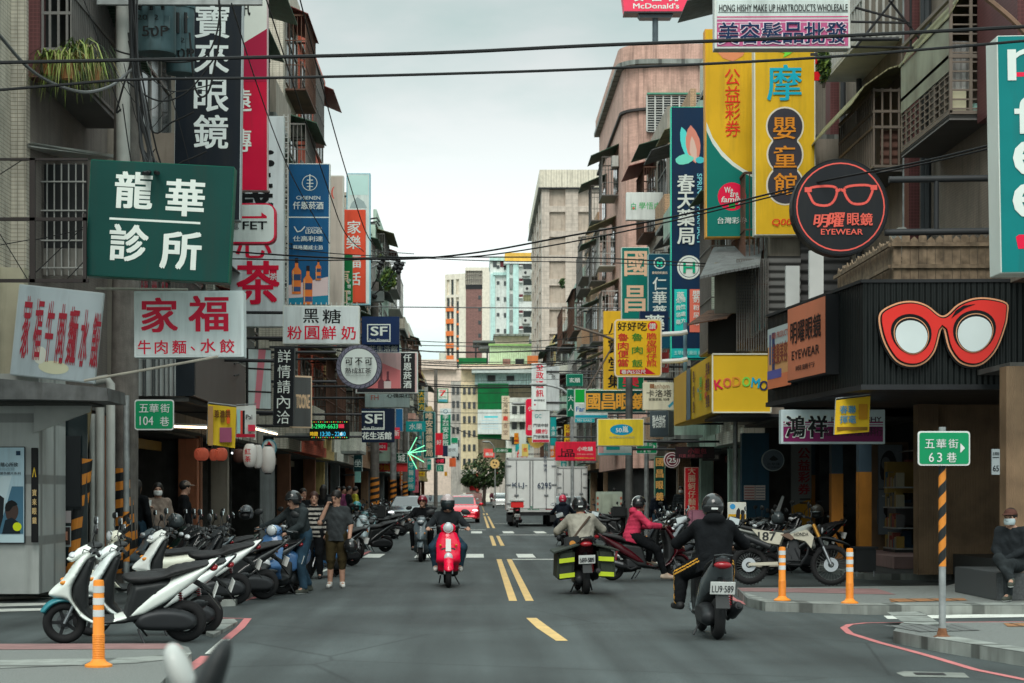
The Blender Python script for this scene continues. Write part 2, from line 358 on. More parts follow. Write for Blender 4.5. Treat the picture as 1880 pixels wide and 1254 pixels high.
def make_scooter_meshes(kind):
    D = {}; retro = kind == 'retro'
    if retro:
        ap = sp([(.30,.92),(.40,.95),(.47,.80),(.53,.60),(.60,.47),(.56,.40),(.46,.36),(.36,.25),(.24,.24),(.30,.30),(.40,.42),(.41,.60),(.34,.80)])
        tl = sp([(-.10,.34),(-.06,.56),(-.12,.68),(-.45,.70),(-.86,.74),(-.98,.64),(-.92,.46),(-.72,.40),(-.5,.46),(-.35,.36)])
        wa = lambda x, z: .235-.16*np.clip((x-.46)/.16, 0, 1)-.09*np.clip((z-.72)/.22, 0, 1)
        wt = lambda x, z: .215-.06*np.clip((-x-.6)/.4, 0, 1)
        st = sp([(-.04,.70),(-.02,.76),(-.25,.775),(-.5,.79),(-.84,.82),(-.92,.78),(-.86,.73),(-.5,.70)])
        hd = sp([(.22,.94),(.24,1.03),(.34,1.07),(.44,1.02),(.45,.94),(.36,.90)]); rnd = .10
        fe = arc(FX, .225, .20, .285, 12, 172)
    else:
        ap = sp([(.28,.95),(.38,1.0),(.48,.88),(.60,.70),(.76,.54),(.70,.49),(.58,.47),(.50,.38),(.42,.27),(.26,.20),(.24,.25),(.40,.35),(.50,.47),(.515,.60),(.45,.74),(.36,.88)])
        tl = [(-.02,.33),(-.12,.42),(-.30,.56),(-.50,.68),(-.90,.875),(-1.0,.90),(-.93,.82),(-.70,.62),(-.45,.44),(-.22,.31),(.16,.20),(.30,.18),(.32,.23)]
        wa = lambda x, z: .20-.14*np.clip((x-.46)/.26, 0, 1)-.07*np.clip((z-.72)/.25, 0, 1)
        wt = lambda x, z: .175-.07*np.clip((-x-.5)/.45, 0, 1)
        st = sp([(-.02,.66),(.0,.73),(-.2,.755),(-.40,.76),(-.52,.82),(-.80,.865),(-.90,.86),(-.84,.80),(-.5,.70),(-.2,.62)])
        hd = [(.27,.95),(.26,1.01),(.34,1.055),(.46,1.00),(.58,.89),(.52,.86),(.40,.92)]; rnd = .055
        fe = arc(FX, .225, .215, .275, 25, 150)
    D['body_shell'] = fast(lambda P: smin(puff(P, ap, wa, rnd), puff(P, tl, wt, rnd), .01), (-1.05,-.26,.14), (.82,.26,1.02), .017, 'body_shell', [BODYM])
    inn = [(.28,.92),(.35,.66),(.36,.40),(.28,.29),(0,.30),(-.04,.46),(-.10,.64),(-.40,.68),(-.70,.66),(-.44,.40),(-.2,.24),(.28,.19),(.46,.36),(.535,.5),(.52,.64),(.46,.76),(.36,.94)]
    D['inner_panel'] = fast(lambda P: puff(P, inn, lambda x, z: .168-.05*np.clip((-x-.1)/.4, 0, 1)-.02*np.clip((x-.3)/.2, 0, 1), .05), (-.75,-.18,.15), (.5,.18,.95), .019, 'inner_panel', [BLACK])
    D['seat'] = fast(lambda P: puff(P, st, lambda x, z: .14-.03*np.clip((x+.15)/.2, 0, 1), .06), (-.95,-.15,.58), (.05,.15,.92), .016, 'seat', [SEATM])
    D['front_fender'] = fast(lambda P: puff(P, fe, .085, .05), (.25,-.1,.15), (.95,.1,.56), .015, 'front_fender', [BODYM])
    D['headset'] = fast(lambda P: puff(P, hd, lambda x, z: (.13 if retro else .118)-.03*np.clip((x-.4)/.1, 0, 1), .07), (.18,-.14,.82), (.6,.14,1.14), .015, 'headset', [BODYM])
    en = sp([(-.16,.17),(-.14,.31),(-.35,.38),(-.62,.36),(-.76,.27),(-.70,.16),(-.45,.15)])
    D['engine'] = fast(lambda P: smin(puff(P, en, .085, .06, .10), puff(P, [(-.1,.2),(-.1,.4),(-.42,.42),(-.42,.2)], .10, .05, -.03), .02), (-.8,-.16,.1), (-.05,.2,.46), .018, 'engine', [DARK])
    b = MB(); b.tube([(-.22,-.13,.24), (-.34,-.15,.20), (-.44,-.165,.25)], .018, DARK); b.tube([(-.42,-.165,.245), (-.5,-.17,.27), (-.80,-.185,.36), (-.86,-.185,.375)], [.035,.062,.06,.035], DARK, 12); b.tube([(-.5,-.20,.29), (-.72,-.21,.35)], .035, STEEL, 8)
    b.tube([(-.86,-.185,.375), (-.89,-.185,.38)], .02, BLACK, 8); D['exhaust'] = b.mesh('exhaust', True)
    b = MB()
    for s in (1, -1):
        b.tube([(.32,0,.98), (.28,s*.16,1.0), (.25,s*.34,.985)], .012, DARK); b.tube([(.265,s*.22,.993), (.248,s*.35,.985)], .02, BLACK, 10)
        b.tube([(.31,s*.16,1.0), (.33,s*.30,.985)], .006, STEEL, 6); b.tube([(.30,s*.2,.99), (.40,s*.15,1.02), (.43,s*.06,.93)], .006, BLACK, 5); b.ball((.30,s*.14,1.0), (.05,.06,.035), BLACK, 10, 6)
    b.ball((.29,0,1.035), (.085,.10,.04), BLACK, 12, 6)
    D['handlebar'] = b.mesh('handlebar', True)
    for s, nm in ((1, 'mirror'), (-1, 'mirror2')):
        b = MB(); b.tube([(.29,s*.15,1.0), (.31,s*.20,1.12), (.28,s*.27,1.22)], .007, BLACK, 6)
        M = Matrix.Translation((.28, s*.29, 1.25)) @ Matrix.Rotation(R(-s*14), 4, 'X')
        b.ball((0,0,0), (.024, .075, .048), BLACK, 14, 8, M); b.box((-.018,0,0), (.012,.115,.066), CHROME, M); D[nm] = b.mesh('mirror', True)
    b = MB()
    if retro: b.ball((.44,0,.99), (.045,.08,.08), LAMP, 14, 8); b.lathe([(.084,0),(.09,.012),(.084,.02)], CHROME, 18, Matrix.Translation((.435,0,.99)) @ Matrix.Rotation(R(90), 4, 'Y'))
    else: b.ball((.512,0,.932), (.045,.08,.035), LAMP, 14, 8)
    D['headlight'] = b.mesh('headlight', True)
    for s, nm in ((1, 'turn_signal'), (-1, 'turn_signal2')):
        b = MB(); b.ball((.52 if retro else .60, s*(.13 if retro else .10), .70 if retro else .66), (.045,.018,.024), AMBER, 10, 6); D[nm] = b.mesh('turn_signal', True)
    zt = .62 if retro else .80; xt = -.95 if retro else -.93
    b = MB(); b.ball((xt,0,zt), (.05,.095,.042), RED, 12, 8); D['tail_light'] = b.mesh('tail_light', True)
    b = MB(); b.slab([(-.80,-.06,.62), (-.80,.06,.62), (-1.0,.075,.36), (-1.0,-.075,.36)], (-.6,0,-.4), .02, BLACK); b.tube([(-.72,0,.66), (-.90,0,.55)], .03, BLACK, 6); D['mudguard'] = b.mesh('mudguard')
    b = MB(); M = Matrix.Translation((-.955,0,.56)) @ Matrix.Rotation(R(-18), 4, 'Y'); b.box((0,0,0), (.008,.26,.14), WHITE, M, 0); D['number_plate'] = b.mesh('number_plate', False, .003)
    b = MB(); b.tube([(-.62,-.12,.32), (-.58,-.12,.60)], .012, STEEL, 6)
    for i in range(9): b.lathe([(.02,0),(.032,.008),(.02,.016)], RED if kind == 'sport' else DARK, 10, Matrix.Translation((-.615+.004*i,-.12,.34+.025*i)))
    D['shock'] = b.mesh('shock', True)
    b = MB(); b.tube([(FX,.06,.225), (.44,.06,.56)], .018, STEEL, 8); b.tube([(FX,-.06,.225), (.44,-.06,.56)], .018, STEEL, 8); D['fork'] = b.mesh('fork', True)
    b = MB(); b.tube([(-.15,.12,.17), (-.22,.2,.02)], .012, DARK, 6); b.tube([(-.15,-.12,.17), (-.25,-.14,.04)], .012, DARK, 6); b.tube([(-.86,.09,.78), (-.98,.09,.90), (-1.0,0,.91), (-.98,-.09,.90), (-.86,-.09,.78)], .012, BLACK if kind == 'sport' else CHROME, 6); D['stand'] = b.mesh('stand', True)
    D['graphics'] = None
    if not retro:
        b = MB()
        for s in (1, -1):
            y = s*.182
            b.slab([(.05,y,.215), (-.18,y,.275), (-.2,y,.30), (.04,y,.245)], (0,s,0), .003, BLACK)
            b.slab([(.53,s*.178,.66),(.62,s*.14,.58),(.57,s*.16,.56),(.48,s*.188,.60)], (0,s,0), .012, BLACK); b.slab([(.40,s*.17,.84),(.44,s*.17,.80),(.50,s*.185,.68),(.475,s*.19,.68)], (0,s,0), .014, mat('decal', (.12,.22,.25), .4, raw=True))
            b.slab([(-.3,s*.176,.50), (-.74,s*.14,.76), (-.70,s*.14,.70), (-.34,s*.176,.47)], (0,s,0), .003, mat('decal', (.12,.22,.25), .4, raw=True))
        D['graphics'] = b.mesh('side_decal')
    return D
SCM = {k: make_scooter_meshes(k) for k in ('sport', 'retro')}
def scooter(kind='sport'):
    D = SCM[kind]; r = empty('motor_scooter')
    for nm in ('body_shell','inner_panel','seat','front_fender','headset','engine','exhaust','handlebar','mudguard','number_plate','shock','fork','stand'): mobj(nm, D[nm], r)
    hs = mobj('headlight', D['headlight'], r); mobj('tail_light', D['tail_light'], r)
    for nm in ('mirror', 'mirror2'): mobj('mirror', D[nm], r)
    for nm in ('turn_signal', 'turn_signal2'): mobj('turn_signal', D[nm], r)
    if D['graphics']: mobj('side_decal', D['graphics'], r)
    for nm, x, t, m in (('front_wheel', FX, TY_F, RIM_F), ('rear_wheel', RX, TY_R, RIM_R)):
        q = mobj(nm, t, r); q.location = (x, 0, .225); mobj('rim', m, q)
    return r
PROTO = {}
PAINTS = {}
def paint(rgb):
    if rgb not in PAINTS: PAINTS[rgb] = mat('scooter_paint_%d_%d_%d' % rgb, rgb, .26, var=.05, coat=.6)
    return PAINTS[rgb]
def put_scooter(label, kind, px, py, rz, rgb, group=None, scale=1.0, lean=7, seat=None, steer=0, X=None, Y=None, z=0):
    """px, py = where the middle of the machine meets the ground, as a place on the road"""
    if kind not in PROTO: PROTO[kind] = scooter(kind); r = PROTO[kind]
    else: r = copy_tree(PROTO[kind])
    p = G(px, py, z) if X is None else V((X, Y, z))
    r.location = p; r.rotation_euler = (R(-lean), 0, R(rz)); r.scale = (scale,)*3
    tag(r, label, 'scooter', group)
    rules = {'body_shell': paint(rgb), 'front_fender': paint(rgb), 'headset': paint(rgb)}
    if seat: rules['seat'] = seat
    recolor(r, rules)
    if kind == 'sport' and sum(rgb) < 330:
        for c in list(r.children):
            if c.name.startswith('side_decal'): bpy.data.objects.remove(c)
    return r
def part_of(root, nm):
    for c in root.children:
        if c.name.split('.')[0] == nm: return c
def plate_text(root, s, h=.075):
    p = part_of(root, 'number_plate'); b = MB()
    put_text(b, s, 0, 0, h, mat('plate_ink', (.01,.012,.02), .5, raw=True), w=.225, bold=.012)
    me = b.mesh('plate_number'); o = mobj('plate_number', me, p)
    # text plane (u right seen from behind, v up) -> on the rear face of the plate
    o.matrix_local = Matrix.Translation((-.955,0,.56)) @ Matrix.Rotation(R(-18), 4, 'Y') @ Matrix.Translation((-.0075,0,-.008)) @ Matrix(((0,0,-1,0),(-1,0,0,0),(0,1,0,0),(0,0,0,1)))
# ------------------------------------------------------------------ people
def lp(a, b, t): return tuple(x+(y-x)*t for x, y in zip(a, b))
POSES = {}
def pose(kind, **kw):
    J = dict(pel=(0,0,.94), che=(.0,0,1.24), nek=(.0,0,1.44), hed=(.025,0,1.575), hy=0, hp=0)
    for s, q in ((1,'l'), (-1,'r')):
        J.update({'sh'+q:(-.01,s*.165,1.365), 'el'+q:(-.03,s*.24,1.12), 'wr'+q:(.04,s*.25,.88), 'hi'+q:(0,s*.095,.90), 'kn'+q:(.02,s*.10,.49), 'an'+q:(-.02,s*.11,.08), 'to'+q:(.15,s*.13,.035)})
    if kind == 'ride':
        J.update(pel=(-.27,0,.80), che=(-.20,0,1.08), nek=(-.16,0,1.25), hed=(-.11,0,1.385))
        for s, q in ((1,'l'), (-1,'r')):
            J.update({'sh'+q:(-.18,s*.165,1.185), 'el'+q:(-.02,s*.32,1.0), 'wr'+q:(.19,s*.29,.985), 'hi'+q:(-.24,s*.10,.79), 'kn'+q:(.16,s*.20,.69), 'an'+q:(.08,s*.20,.335), 'to'+q:(.25,s*.21,.29)})
    if kind == 'sit':
        J.update(pel=(0,0,.50), che=(-.02,0,.80), nek=(.02,0,1.0), hed=(.06,0,1.135))
        for s, q in ((1,'l'), (-1,'r')):
            J.update({'sh'+q:(0,s*.18,.95), 'el'+q:(.05,s*.22,.70), 'wr'+q:(.27,s*.06,.60), 'hi'+q:(.02,s*.095,.49), 'kn'+q:(.40,s*.11,.50), 'an'+q:(.42,s*.12,.09), 'to'+q:(.58,s*.13,.04)})
    J.update(kw); return J
def hand_prims(wr, d, side, grip):     # palm, four unequal fingers, thumb ; d = direction of the forearm
    d = V(d).normalized(); w = V(wr); up = V((0,0,1)); lat = d.cross(up)
    if lat.length < .2: lat = V((0, side, 0)).cross(d).cross(d)*-1; lat = V((1,0,0))-d*d.x
    lat.normalize(); nrm = lat.cross(d).normalized()*-1
    if grip is None: grip = .35
    pr = [(w, w+d*.075, .026, .030)]
    for i, (o, ln) in enumerate(((-.030,.062), (-.010,.074), (.011,.070), (.030,.055))):
        b = w+d*.085+lat*o; m = b+(d*(1-grip*.6)+nrm*grip)*ln*.5; e = m+(d*(1-grip*1.6)+nrm*grip*1.3)*ln*.55
        pr += [(b, m, .0105, .0095), (m, e, .0095, .0075)]
    t0 = w+d*.03+lat*.028*side; pr += [(t0, t0+(d*.035+lat*.028*side+nrm*.012), .013, .011), (t0+(d*.035+lat*.028*side+nrm*.012), t0+(d*.065+lat*.030*side+nrm*.028), .011, .009)]
    return pr
def person(label, J, top, legs, shoe=BLACK, hair=None, helmet=None, visor=None, mask=None, skirt=0, fat=1.0, short_sleeve=False, shorts=False, group=None, hood=None, grip=.35, stripe=None, h=.014, puffy=0, female=False, bare_arm=None, band=None, cap=None, nface=True, shoe2=None, hairlong=False):
    r = empty('person'); tag(r, label, 'person', group)
    hc = V(J['hed']); Mh = Matrix.Rotation(J['hy'], 3, 'Z') @ Matrix.Rotation(J['hp'], 3, 'Y'); Mi = np.array(Mh.transposed())
    f = fat
    def loc(P): return (P-np.array(hc)) @ Mi.T
    T = []   # torso and limb capsules: a, b, ra, rb, k
    sm = .92 if female else 1
    def torso(P, g):
        pe, ch, ne = J['pel'], J['che'], J['nek']
        d = cone(P, lp(pe, ch, -.02), lp(pe, ch, .45), .118*f+g, .105*f+g, None)
        a = cone(P, V(pe)+V((0,.055,0)), V(ch)+V((0,.075,-.02)), .100*f+g, .104*f*sm+g); b = cone(P, V(pe)-V((0,.055,0)), V(ch)-V((0,.075,.02)), .100*f+g, .104*f*sm+g)
        d = smin(d, smin(a, b, .06), .06)
        d = smin(d, cone(P, J['shl'], J['shr'], .056*f+g*.7, .056*f+g*.7), .07)
        return smin(d, cone(P, lp(ch, ne, .3), ne, .09+g*.5, .055+g*.3), .07)
    def arm(P, q, g, end=1.0):
        w_ = lp(J['el'+q], J['wr'+q], end); return smin(cone(P, J['sh'+q], J['el'+q], .052*f+g, .043*f+g), cone(P, J['el'+q], w_, .043*f+g, .033*f+g*.9), .02)
    def leg(P, q, g, end=1.0):
        w_ = lp(J['kn'+q], J['an'+q], end); return smin(cone(P, J['hi'+q], J['kn'+q], .095*f+g, .064*f+g), cone(P, J['kn'+q], w_, .064*f+g, .042*f+g*1.2), .02)
    def head(P):
        p = loc(P); d = ell(p, (-.012,0,.03), (.098,.077,.098)); d = smin(d, ell(p, (.018,0,-.045), (.068,.058,.075)), .04)
        if nface:
            d = smin(d, cone(p, (.083,0,.012), (.103,0,-.022), .008, .0135), .012); d = smin(d, cone(p, (.075,-.035,.03), (.075,.035,.03), .014, .014), .02)
            d = smin(d, cone(p, (.082,-.016,-.058), (.082,.016,-.058), .009, .009), .01); d = smin(d, ell(p, (.07,0,-.098), (.025,.03,.02)), .02)
            for s in (1,-1): d = np.minimum(d, ell(p, (-.005, s*.077, -.005), (.018,.010,.03)))
        return d
    hp_ = []
    for q, s in (('l',1), ('r',-1)): hp_ += hand_prims(J['wr'+q], V(J['wr'+q])-V(J['el'+q]), s, grip)
    def body(P):
        d = head(P); d = smin(d, cone(P, J['nek'], tuple(hc-V((.01,0,.06))), .052, .05), .03); d = smin(d, torso(P, 0), .03)
        for q in 'lr': d = smin(d, arm(P, q, 0), .02); d = smin(d, leg(P, q, 0), .02); d = smin(d, cone(P, J['an'+q], J['to'+q], .035, .03), .02)
        for a, b, ra, rb in hp_: d = smin(d, cone(P, a, b, ra, rb), .006)
        return d
    pts = np.array([v for k, v in J.items() if isinstance(v, tuple)]); lo, hi = pts.min(0)-.16, pts.max(0)+.16; lo[2] = min(lo[2], pts[:, 2].min()-.05)
    EYE = mat('eye_dark', (.012,.010,.01), .3, raw=True); LIP = mat('lip', (.26,.10,.085), .5, raw=True)
    def bm_(C):
        p = loc(C); o = np.zeros(len(C), int)
        if nface:
            for s in (1,-1):
                o[(np.abs(p[:, 1]-s*.033) < .016) & (np.abs(p[:, 2]-.012) < .0085) & (p[:, 0] > .05)] = 1
                o[(np.abs(p[:, 1]-s*.034) < .022) & (np.abs(p[:, 2]-.036) < .0065) & (p[:, 0] > .05)] = 1
            o[(np.abs(p[:, 1]) < .024) & (np.abs(p[:, 2]+.058) < .008) & (p[:, 0] > .05)] = 2
        return o
    mobj('body', fast(body, lo, hi, h, 'body', [SKIN, EYE, LIP], bm_), r)
    tm = [top] if not isinstance(top, list) else top
    g = .018+puffy*.4
    def jacket(P):
        ax = np.array((V(J['che'])-V(J['pel'])).normalized()); pe_ = np.array(J['pel']); lo_ = pe_-ax*.16
        d = torso(P, g); d = smin(d, smin(cone(P, lo_+(0,.055,0), pe_+(0,.055,0), .112*f+g, .104*f+g), cone(P, lo_-(0,.055,0), pe_-(0,.055,0), .112*f+g, .104*f+g), .05), .03) if J['pel'][2] > .6 else d
        d = np.maximum(d, -((P-pe_) @ ax+.12))
        if not puffy: d = d+.0035*np.sin(34*P[:, 2]+7*np.sin(13*P[:, 0]+1.3)+6*np.sin(11*P[:, 1]))+.003*np.sin(23*P[:, 1]+19*P[:, 0])
        d = np.maximum(d, (P-np.array(J['nek'])) @ np.array(V(J['nek'])-V(J['che'])).astype(float)/.2-.012)
        for q in 'lr': d = smin(d, arm(P, q, g*.8, .42 if short_sleeve == 'half' else (.0 if short_sleeve else .97)) if not short_sleeve else cone(P, J['sh'+q], lp(J['sh'+q], J['el'+q], .8), .054*f+g*.5, .050*f+g), .03)
        if hood: d = smin(d, ell(P, V(J['nek'])+V((-.075,0,.02)), (.075,.12,.07)), .03)
        if puffy: # quilted rings
            d = d+.0028*np.cos((P[:, 2]+.02*np.sin(9*P[:, 1]))*2*math.pi/.075)
        return d
    def jm(C):
        if len(tm) < 2: return np.zeros(len(C), int)
        return (np.floor(C[:, 2]/.045).astype(int) % 2)
    mobj('jacket' if not short_sleeve else 'shirt', fast(jacket, lo-.03, hi+.03, h*1.1, 'jacket', tm, jm), r)
    lm = [legs]+([stripe] if stripe else [])
    def trousers(P):
        d = cone(P, V(J['pel'])+V((0,.055,.03)), V(J['pel'])-V((0,.055,-.03)), .118*f+.008, .118*f+.008)
        for q in 'lr': d = smin(d, leg(P, q, .014, .35 if shorts else .94), .04)
        d = d+.003*np.sin(30*P[:, 2]+8*np.sin(17*P[:, 0]))
        if skirt: d = smin(d, cone(P, J['pel'], lp(J['knl'], J['knr'], .5), .13, .2), .05)
        return d
    def sm_(C):
        o = np.zeros(len(C), int)
        if stripe:
            for q, s in (('l',1), ('r',-1)):
                for a, b in ((J['hi'+q], J['kn'+q]), (J['kn'+q], J['an'+q])):
                    A_ = np.array(a); B_ = np.array(b); ab = B_-A_; t = np.clip(((C-A_) @ ab)/(ab @ ab), 0, 1); pr = A_+t[:, None]*ab; dd = C-pr
                    up = np.cross(ab/np.linalg.norm(ab), (0, 1, 0)); v = dd @ up
                    o[((np.abs(v+.012) < .007) | (np.abs(v-.018) < .007)) & (dd[:, 1]*s > .03) & (np.linalg.norm(dd, axis=1) < .14)] = 1
        return o
    mobj('shorts' if shorts else 'trousers', fast(trousers, lo-.02, hi+.02, h*1.1 if not stripe else .009, 'trousers', lm, sm_), r)
    for q in 'lr':
        a, t = V(J['an'+q]), V(J['to'+q]); hl = a+(a-t)*.25; hl.z = t.z+(a.z-t.z)*.15
        fs = lambda P: np.maximum(smin(smin(cone(P, hl, t, .043, .038), cone(P, lp(a, t, .1), lp(hl, t, .6), .044, .04), .02), cone(P, a, lp(a, hl, .4), .044, .04), .02), -(P[:, 2]-(t.z-.036)))
        pp = np.array([a, t, hl]); mobj('shoe', fast(fs, pp.min(0)-.07, pp.max(0)+.07, .010, 'shoe', [shoe, shoe2 or shoe], lambda C: (C[:, 2] < t.z-.018).astype(int)), r)
    Mm = Matrix.Translation(hc) @ Mh.to_4x4()
    if hair:
        def hf(P):
            d = ell(P, (-.018,0,.042), (.108,.088,.102)); d = np.maximum(d, -ell(P, (.09,0,-.03), (.085,.075,.085)))
            d = np.maximum(d, -(P[:, 2]+(.05+.25*P[:, 0]*0)+.35*np.clip(P[:, 0]+.02, 0, 1)*-1))
            if hairlong: d = smin(d, np.maximum(cone(P, (-.06,0,.0), (-.085,0,-.26), .08, .06, (1,.75,1)), -ell(P, (.06,0,-.05), (.08,.07,.15))), .03)
            return d
        o = mobj('hair', fast(hf, (-.18,-.12,-.34 if hairlong else -.1), (.12,.12,.16), .010, 'hair', [hair]), r); o.matrix_local = Mm
    if helmet:
        def hm(P):
            d = ell(P, (-.012,0,.025), (.138,.122,.142)); d = np.maximum(d, -(P[:, 2]+.075)); d = np.maximum(d, -ell(P, (.0,0,-.01), (.108,.098,.12)))
            op = np.maximum(np.maximum(np.abs(P[:, 2]-(-.04))-.085, .045-P[:, 0]), np.abs(P[:, 1])-.098); return np.maximum(d, -op)
        hl_ = mobj('helmet', fast(hm, (-.17,-.14,-.1), (.15,.14,.18), .0105, 'helmet', [helmet]+([band] if band else []), (lambda C: (np.abs(C[:, 1]) < .03).astype(int)) if band else None), r); hl_.matrix_local = Mm
        if visor:
            def vf(P):
                d = ell(P, (-.012,0,.015), (.152,.128,.14)); d = np.abs(d)-.006; return np.maximum(np.maximum(d, .03-P[:, 0]), np.maximum(np.abs(P[:, 2]+.02)-.085, np.abs(P[:, 1])-.12))
            mobj('visor', fast(vf, (0,-.15,-.14), (.17,.15,.12), .010, 'visor', [visor]), hl_)
        b = MB(); b.box((-.152,0,0), (.006,.07,.02), WHITE); b.ball((-.14,0,.06), (.012,.02,.012), BLACK, 8, 6)
        mobj('helmet_badge', b.mesh('helmet_badge'), hl_)
    if cap:
        fc = lambda P: smin(np.maximum(ell(P, (-.01,0,.05), (.112,.09,.088)), -(P[:, 2]-.04)), np.maximum(np.maximum(ell(P, (.10,0,.045), (.09,.075,.014)), -99), -99), .01)
        o = mobj('cap', fast(fc, (-.15,-.12,0), (.2,.12,.16), .009, 'cap', [cap]), r); o.matrix_local = Mm
    if mask:
        fm = lambda P: np.maximum(np.maximum(np.abs(np.minimum(ell(P, (.022,0,-.045), (.084,.072,.085)), ell(P, (.085,0,-.02), (.035,.03,.04))))-.006, .005-P[:, 0]), np.abs(P[:, 2]+.052)-.045)
        o = mobj('face_mask', fast(fm, (0,-.1,-.12), (.14,.1,.02), .008, 'face_mask', [mask]), r); o.matrix_local = Mm
    return r
def seat_on(p, sc, dz=0):      # puts a rider (own top-level thing) where the scooter stands
    p.location = sc.location+V((0,0,dz)); p.rotation_euler = sc.rotation_euler; p.scale = sc.scale; return p
def cloth(rgb, rough=.9): return mat('cloth_%d_%d_%d' % tuple(int(c*999) for c in rgb), tuple(c*(.5 if max(rgb) < .1 else .85) for c in rgb), rough, raw=True, var=.35, scale=7, bump=.5, bscale=22, spec=.12)
# ------------------------------------------------------------------ cars and lorries
def smax(a, b, k): return -smin(-a, -b, k)
def car(label, rgb, hatch=False, plate='', lit=False, grille='bars'):
    r = empty('parked_car'); Lh = 2.15 if hatch else 2.45; pm = mat('car_paint_%d_%d_%d' % rgb, rgb, .22, var=.04, coat=1, metal=.2)
    low = sp([(-Lh,.42),(-Lh+.02,.82),(-Lh+.2,.98),(-1.2,1.0),(.9,.97),(1.6,.88),(Lh-.22,.74),(Lh-.02,.58),(Lh,.36),(Lh-.12,.2),(-Lh+.1,.22)])
    def fb(P):
        x, y, z = P.T; wy = .91-.22*np.clip((np.abs(x)-(Lh-.75))/.8, 0, 1)**2-.10*np.clip((z-.6)/.4, 0, 1)
        d = smax(poly2(x, z, low), np.abs(y)-wy, .10)
        for wx in (1.33, -1.33): d = np.maximum(d, -np.maximum(np.sqrt((x-wx)**2+(z-.32)**2)-.355, .55-np.abs(y)))
        return d
    mobj('car_body', fast(fb, (-Lh-.05,-.98,.1), (Lh+.05,.98,1.06), .035, 'car_body', [pm]), r)
    top = [(-Lh+.15,.96),(-Lh+.35,1.22),(-1.3,1.42),(-.2,1.47),(.3,1.41),(1.15,.95)] if hatch else [(-1.95,.96),(-1.2,1.38),(-.3,1.46),(.2,1.41),(1.15,.95)]
    def fc(P):
        x, y, z = P.T; return smax(poly2(x, z, top), np.abs(y)-(.80-.42*(z-.95)), .08)
    mobj('cabin', fast(fc, (-Lh,-.9,.9), (1.3,.9,1.55), .03, 'cabin', [pm, GLASS], lambda C: ((C[:, 2] > 1.0) & (C[:, 2] < 1.385) & ~((np.abs(C[:, 1]) > .575) & (C[:, 0] > .55-(C[:, 2]-.95)*.4) & (np.abs(C[:, 1]) < .66))).astype(int)), r)
    HL = mat('headlamp', (.75,.78,.8), .08, raw=True, emit=1.6 if lit else 0, spec=.9)
    for s in (1, -1):
        b = MB(); b.ball((Lh-.20, s*.62, .66), (.20,.17,.065), HL, 14, 8, None); b.build('headlight', r, True)
        b = MB(); b.ball((.75, s*.98, 1.0), (.07,.12,.08), pm, 10, 6); b.box((.75, s*.88, .97), (.05,.12,.03), pm); b.build('wing_mirror', r, True)
        b = MB(); b.ball((-Lh+.10, s*.66, .78), (.10,.16,.06), RED, 12, 6); b.build('tail_light', r, True)
        for x in (1.33, -1.33):
            b = MB(); M = Matrix.Translation((x, s*.78, .32)) @ Matrix.Rotation(R(90), 4, 'X')
            b.lathe([(.2,-.10),(.315,-.10),(.325,0),(.315,.10),(.2,.10)], RUB, 24, M); wo = b.build('wheel', r, True)
            b = MB(); b.lathe([(0,-.085),(.21,-.085)], DARK, 20, M); b.lathe([(.21,.085),(0,.085)], DARK, 20, M)
            for i in range(5): b.box((.1,0,s*-.09), (.2,.045,.02), STEEL, M @ Matrix.Rotation(2*math.pi*i/5, 4, 'Z'))
            b.build('rim', wo)
    b = MB()
    if grille == 'bars':
        b.box((Lh-.015,0,.55), (.06,.88,.27), BLACK)
        for i in range(4): b.box((Lh+.022,0,.45+i*.065), (.03,.84,.018), CHROME)
        b.box((Lh+.02,0,.69), (.03,.92,.02), CHROME); b.box((Lh+.02,0,.42), (.03,.8,.015), CHROME)
        for s in (1,-1): b.box((Lh+.02,s*.44,.555), (.03,.02,.26), CHROME)
    else: b.slab([(Lh-.0,-.42,.60),(Lh-.0,.42,.60),(Lh+.0,.34,.46),(Lh+.0,-.34,.46)], (1,0,0), .03, BLACK); b.slab([(Lh-.06,-.7,.40),(Lh-.06,.7,.40),(Lh-.06,.6,.27),(Lh-.06,-.6,.27)], (1,0,0), .06, BLACK)
    b.build('grille', r)
    b = MB(); b.box((Lh+.045,0,.36 if grille == 'bars' else .47), (.012,.38,.17), WHITE); pl = b.build('number_plate', r)
    if plate:
        b = MB(); put_text(b, plate, 0, 0, .09, mat('plate_ink', (.01,.012,.02)), w=.33, bold=.01); o = mobj('plate_number', b.mesh('plate_number'), pl)
        o.matrix_local = Matrix.Translation((Lh+.053,0,.36 if grille == 'bars' else .47)) @ Matrix(((0,0,1,0),(1,0,0,0),(0,1,0,0),(0,0,0,1)))
    return tag(r, label, 'car')
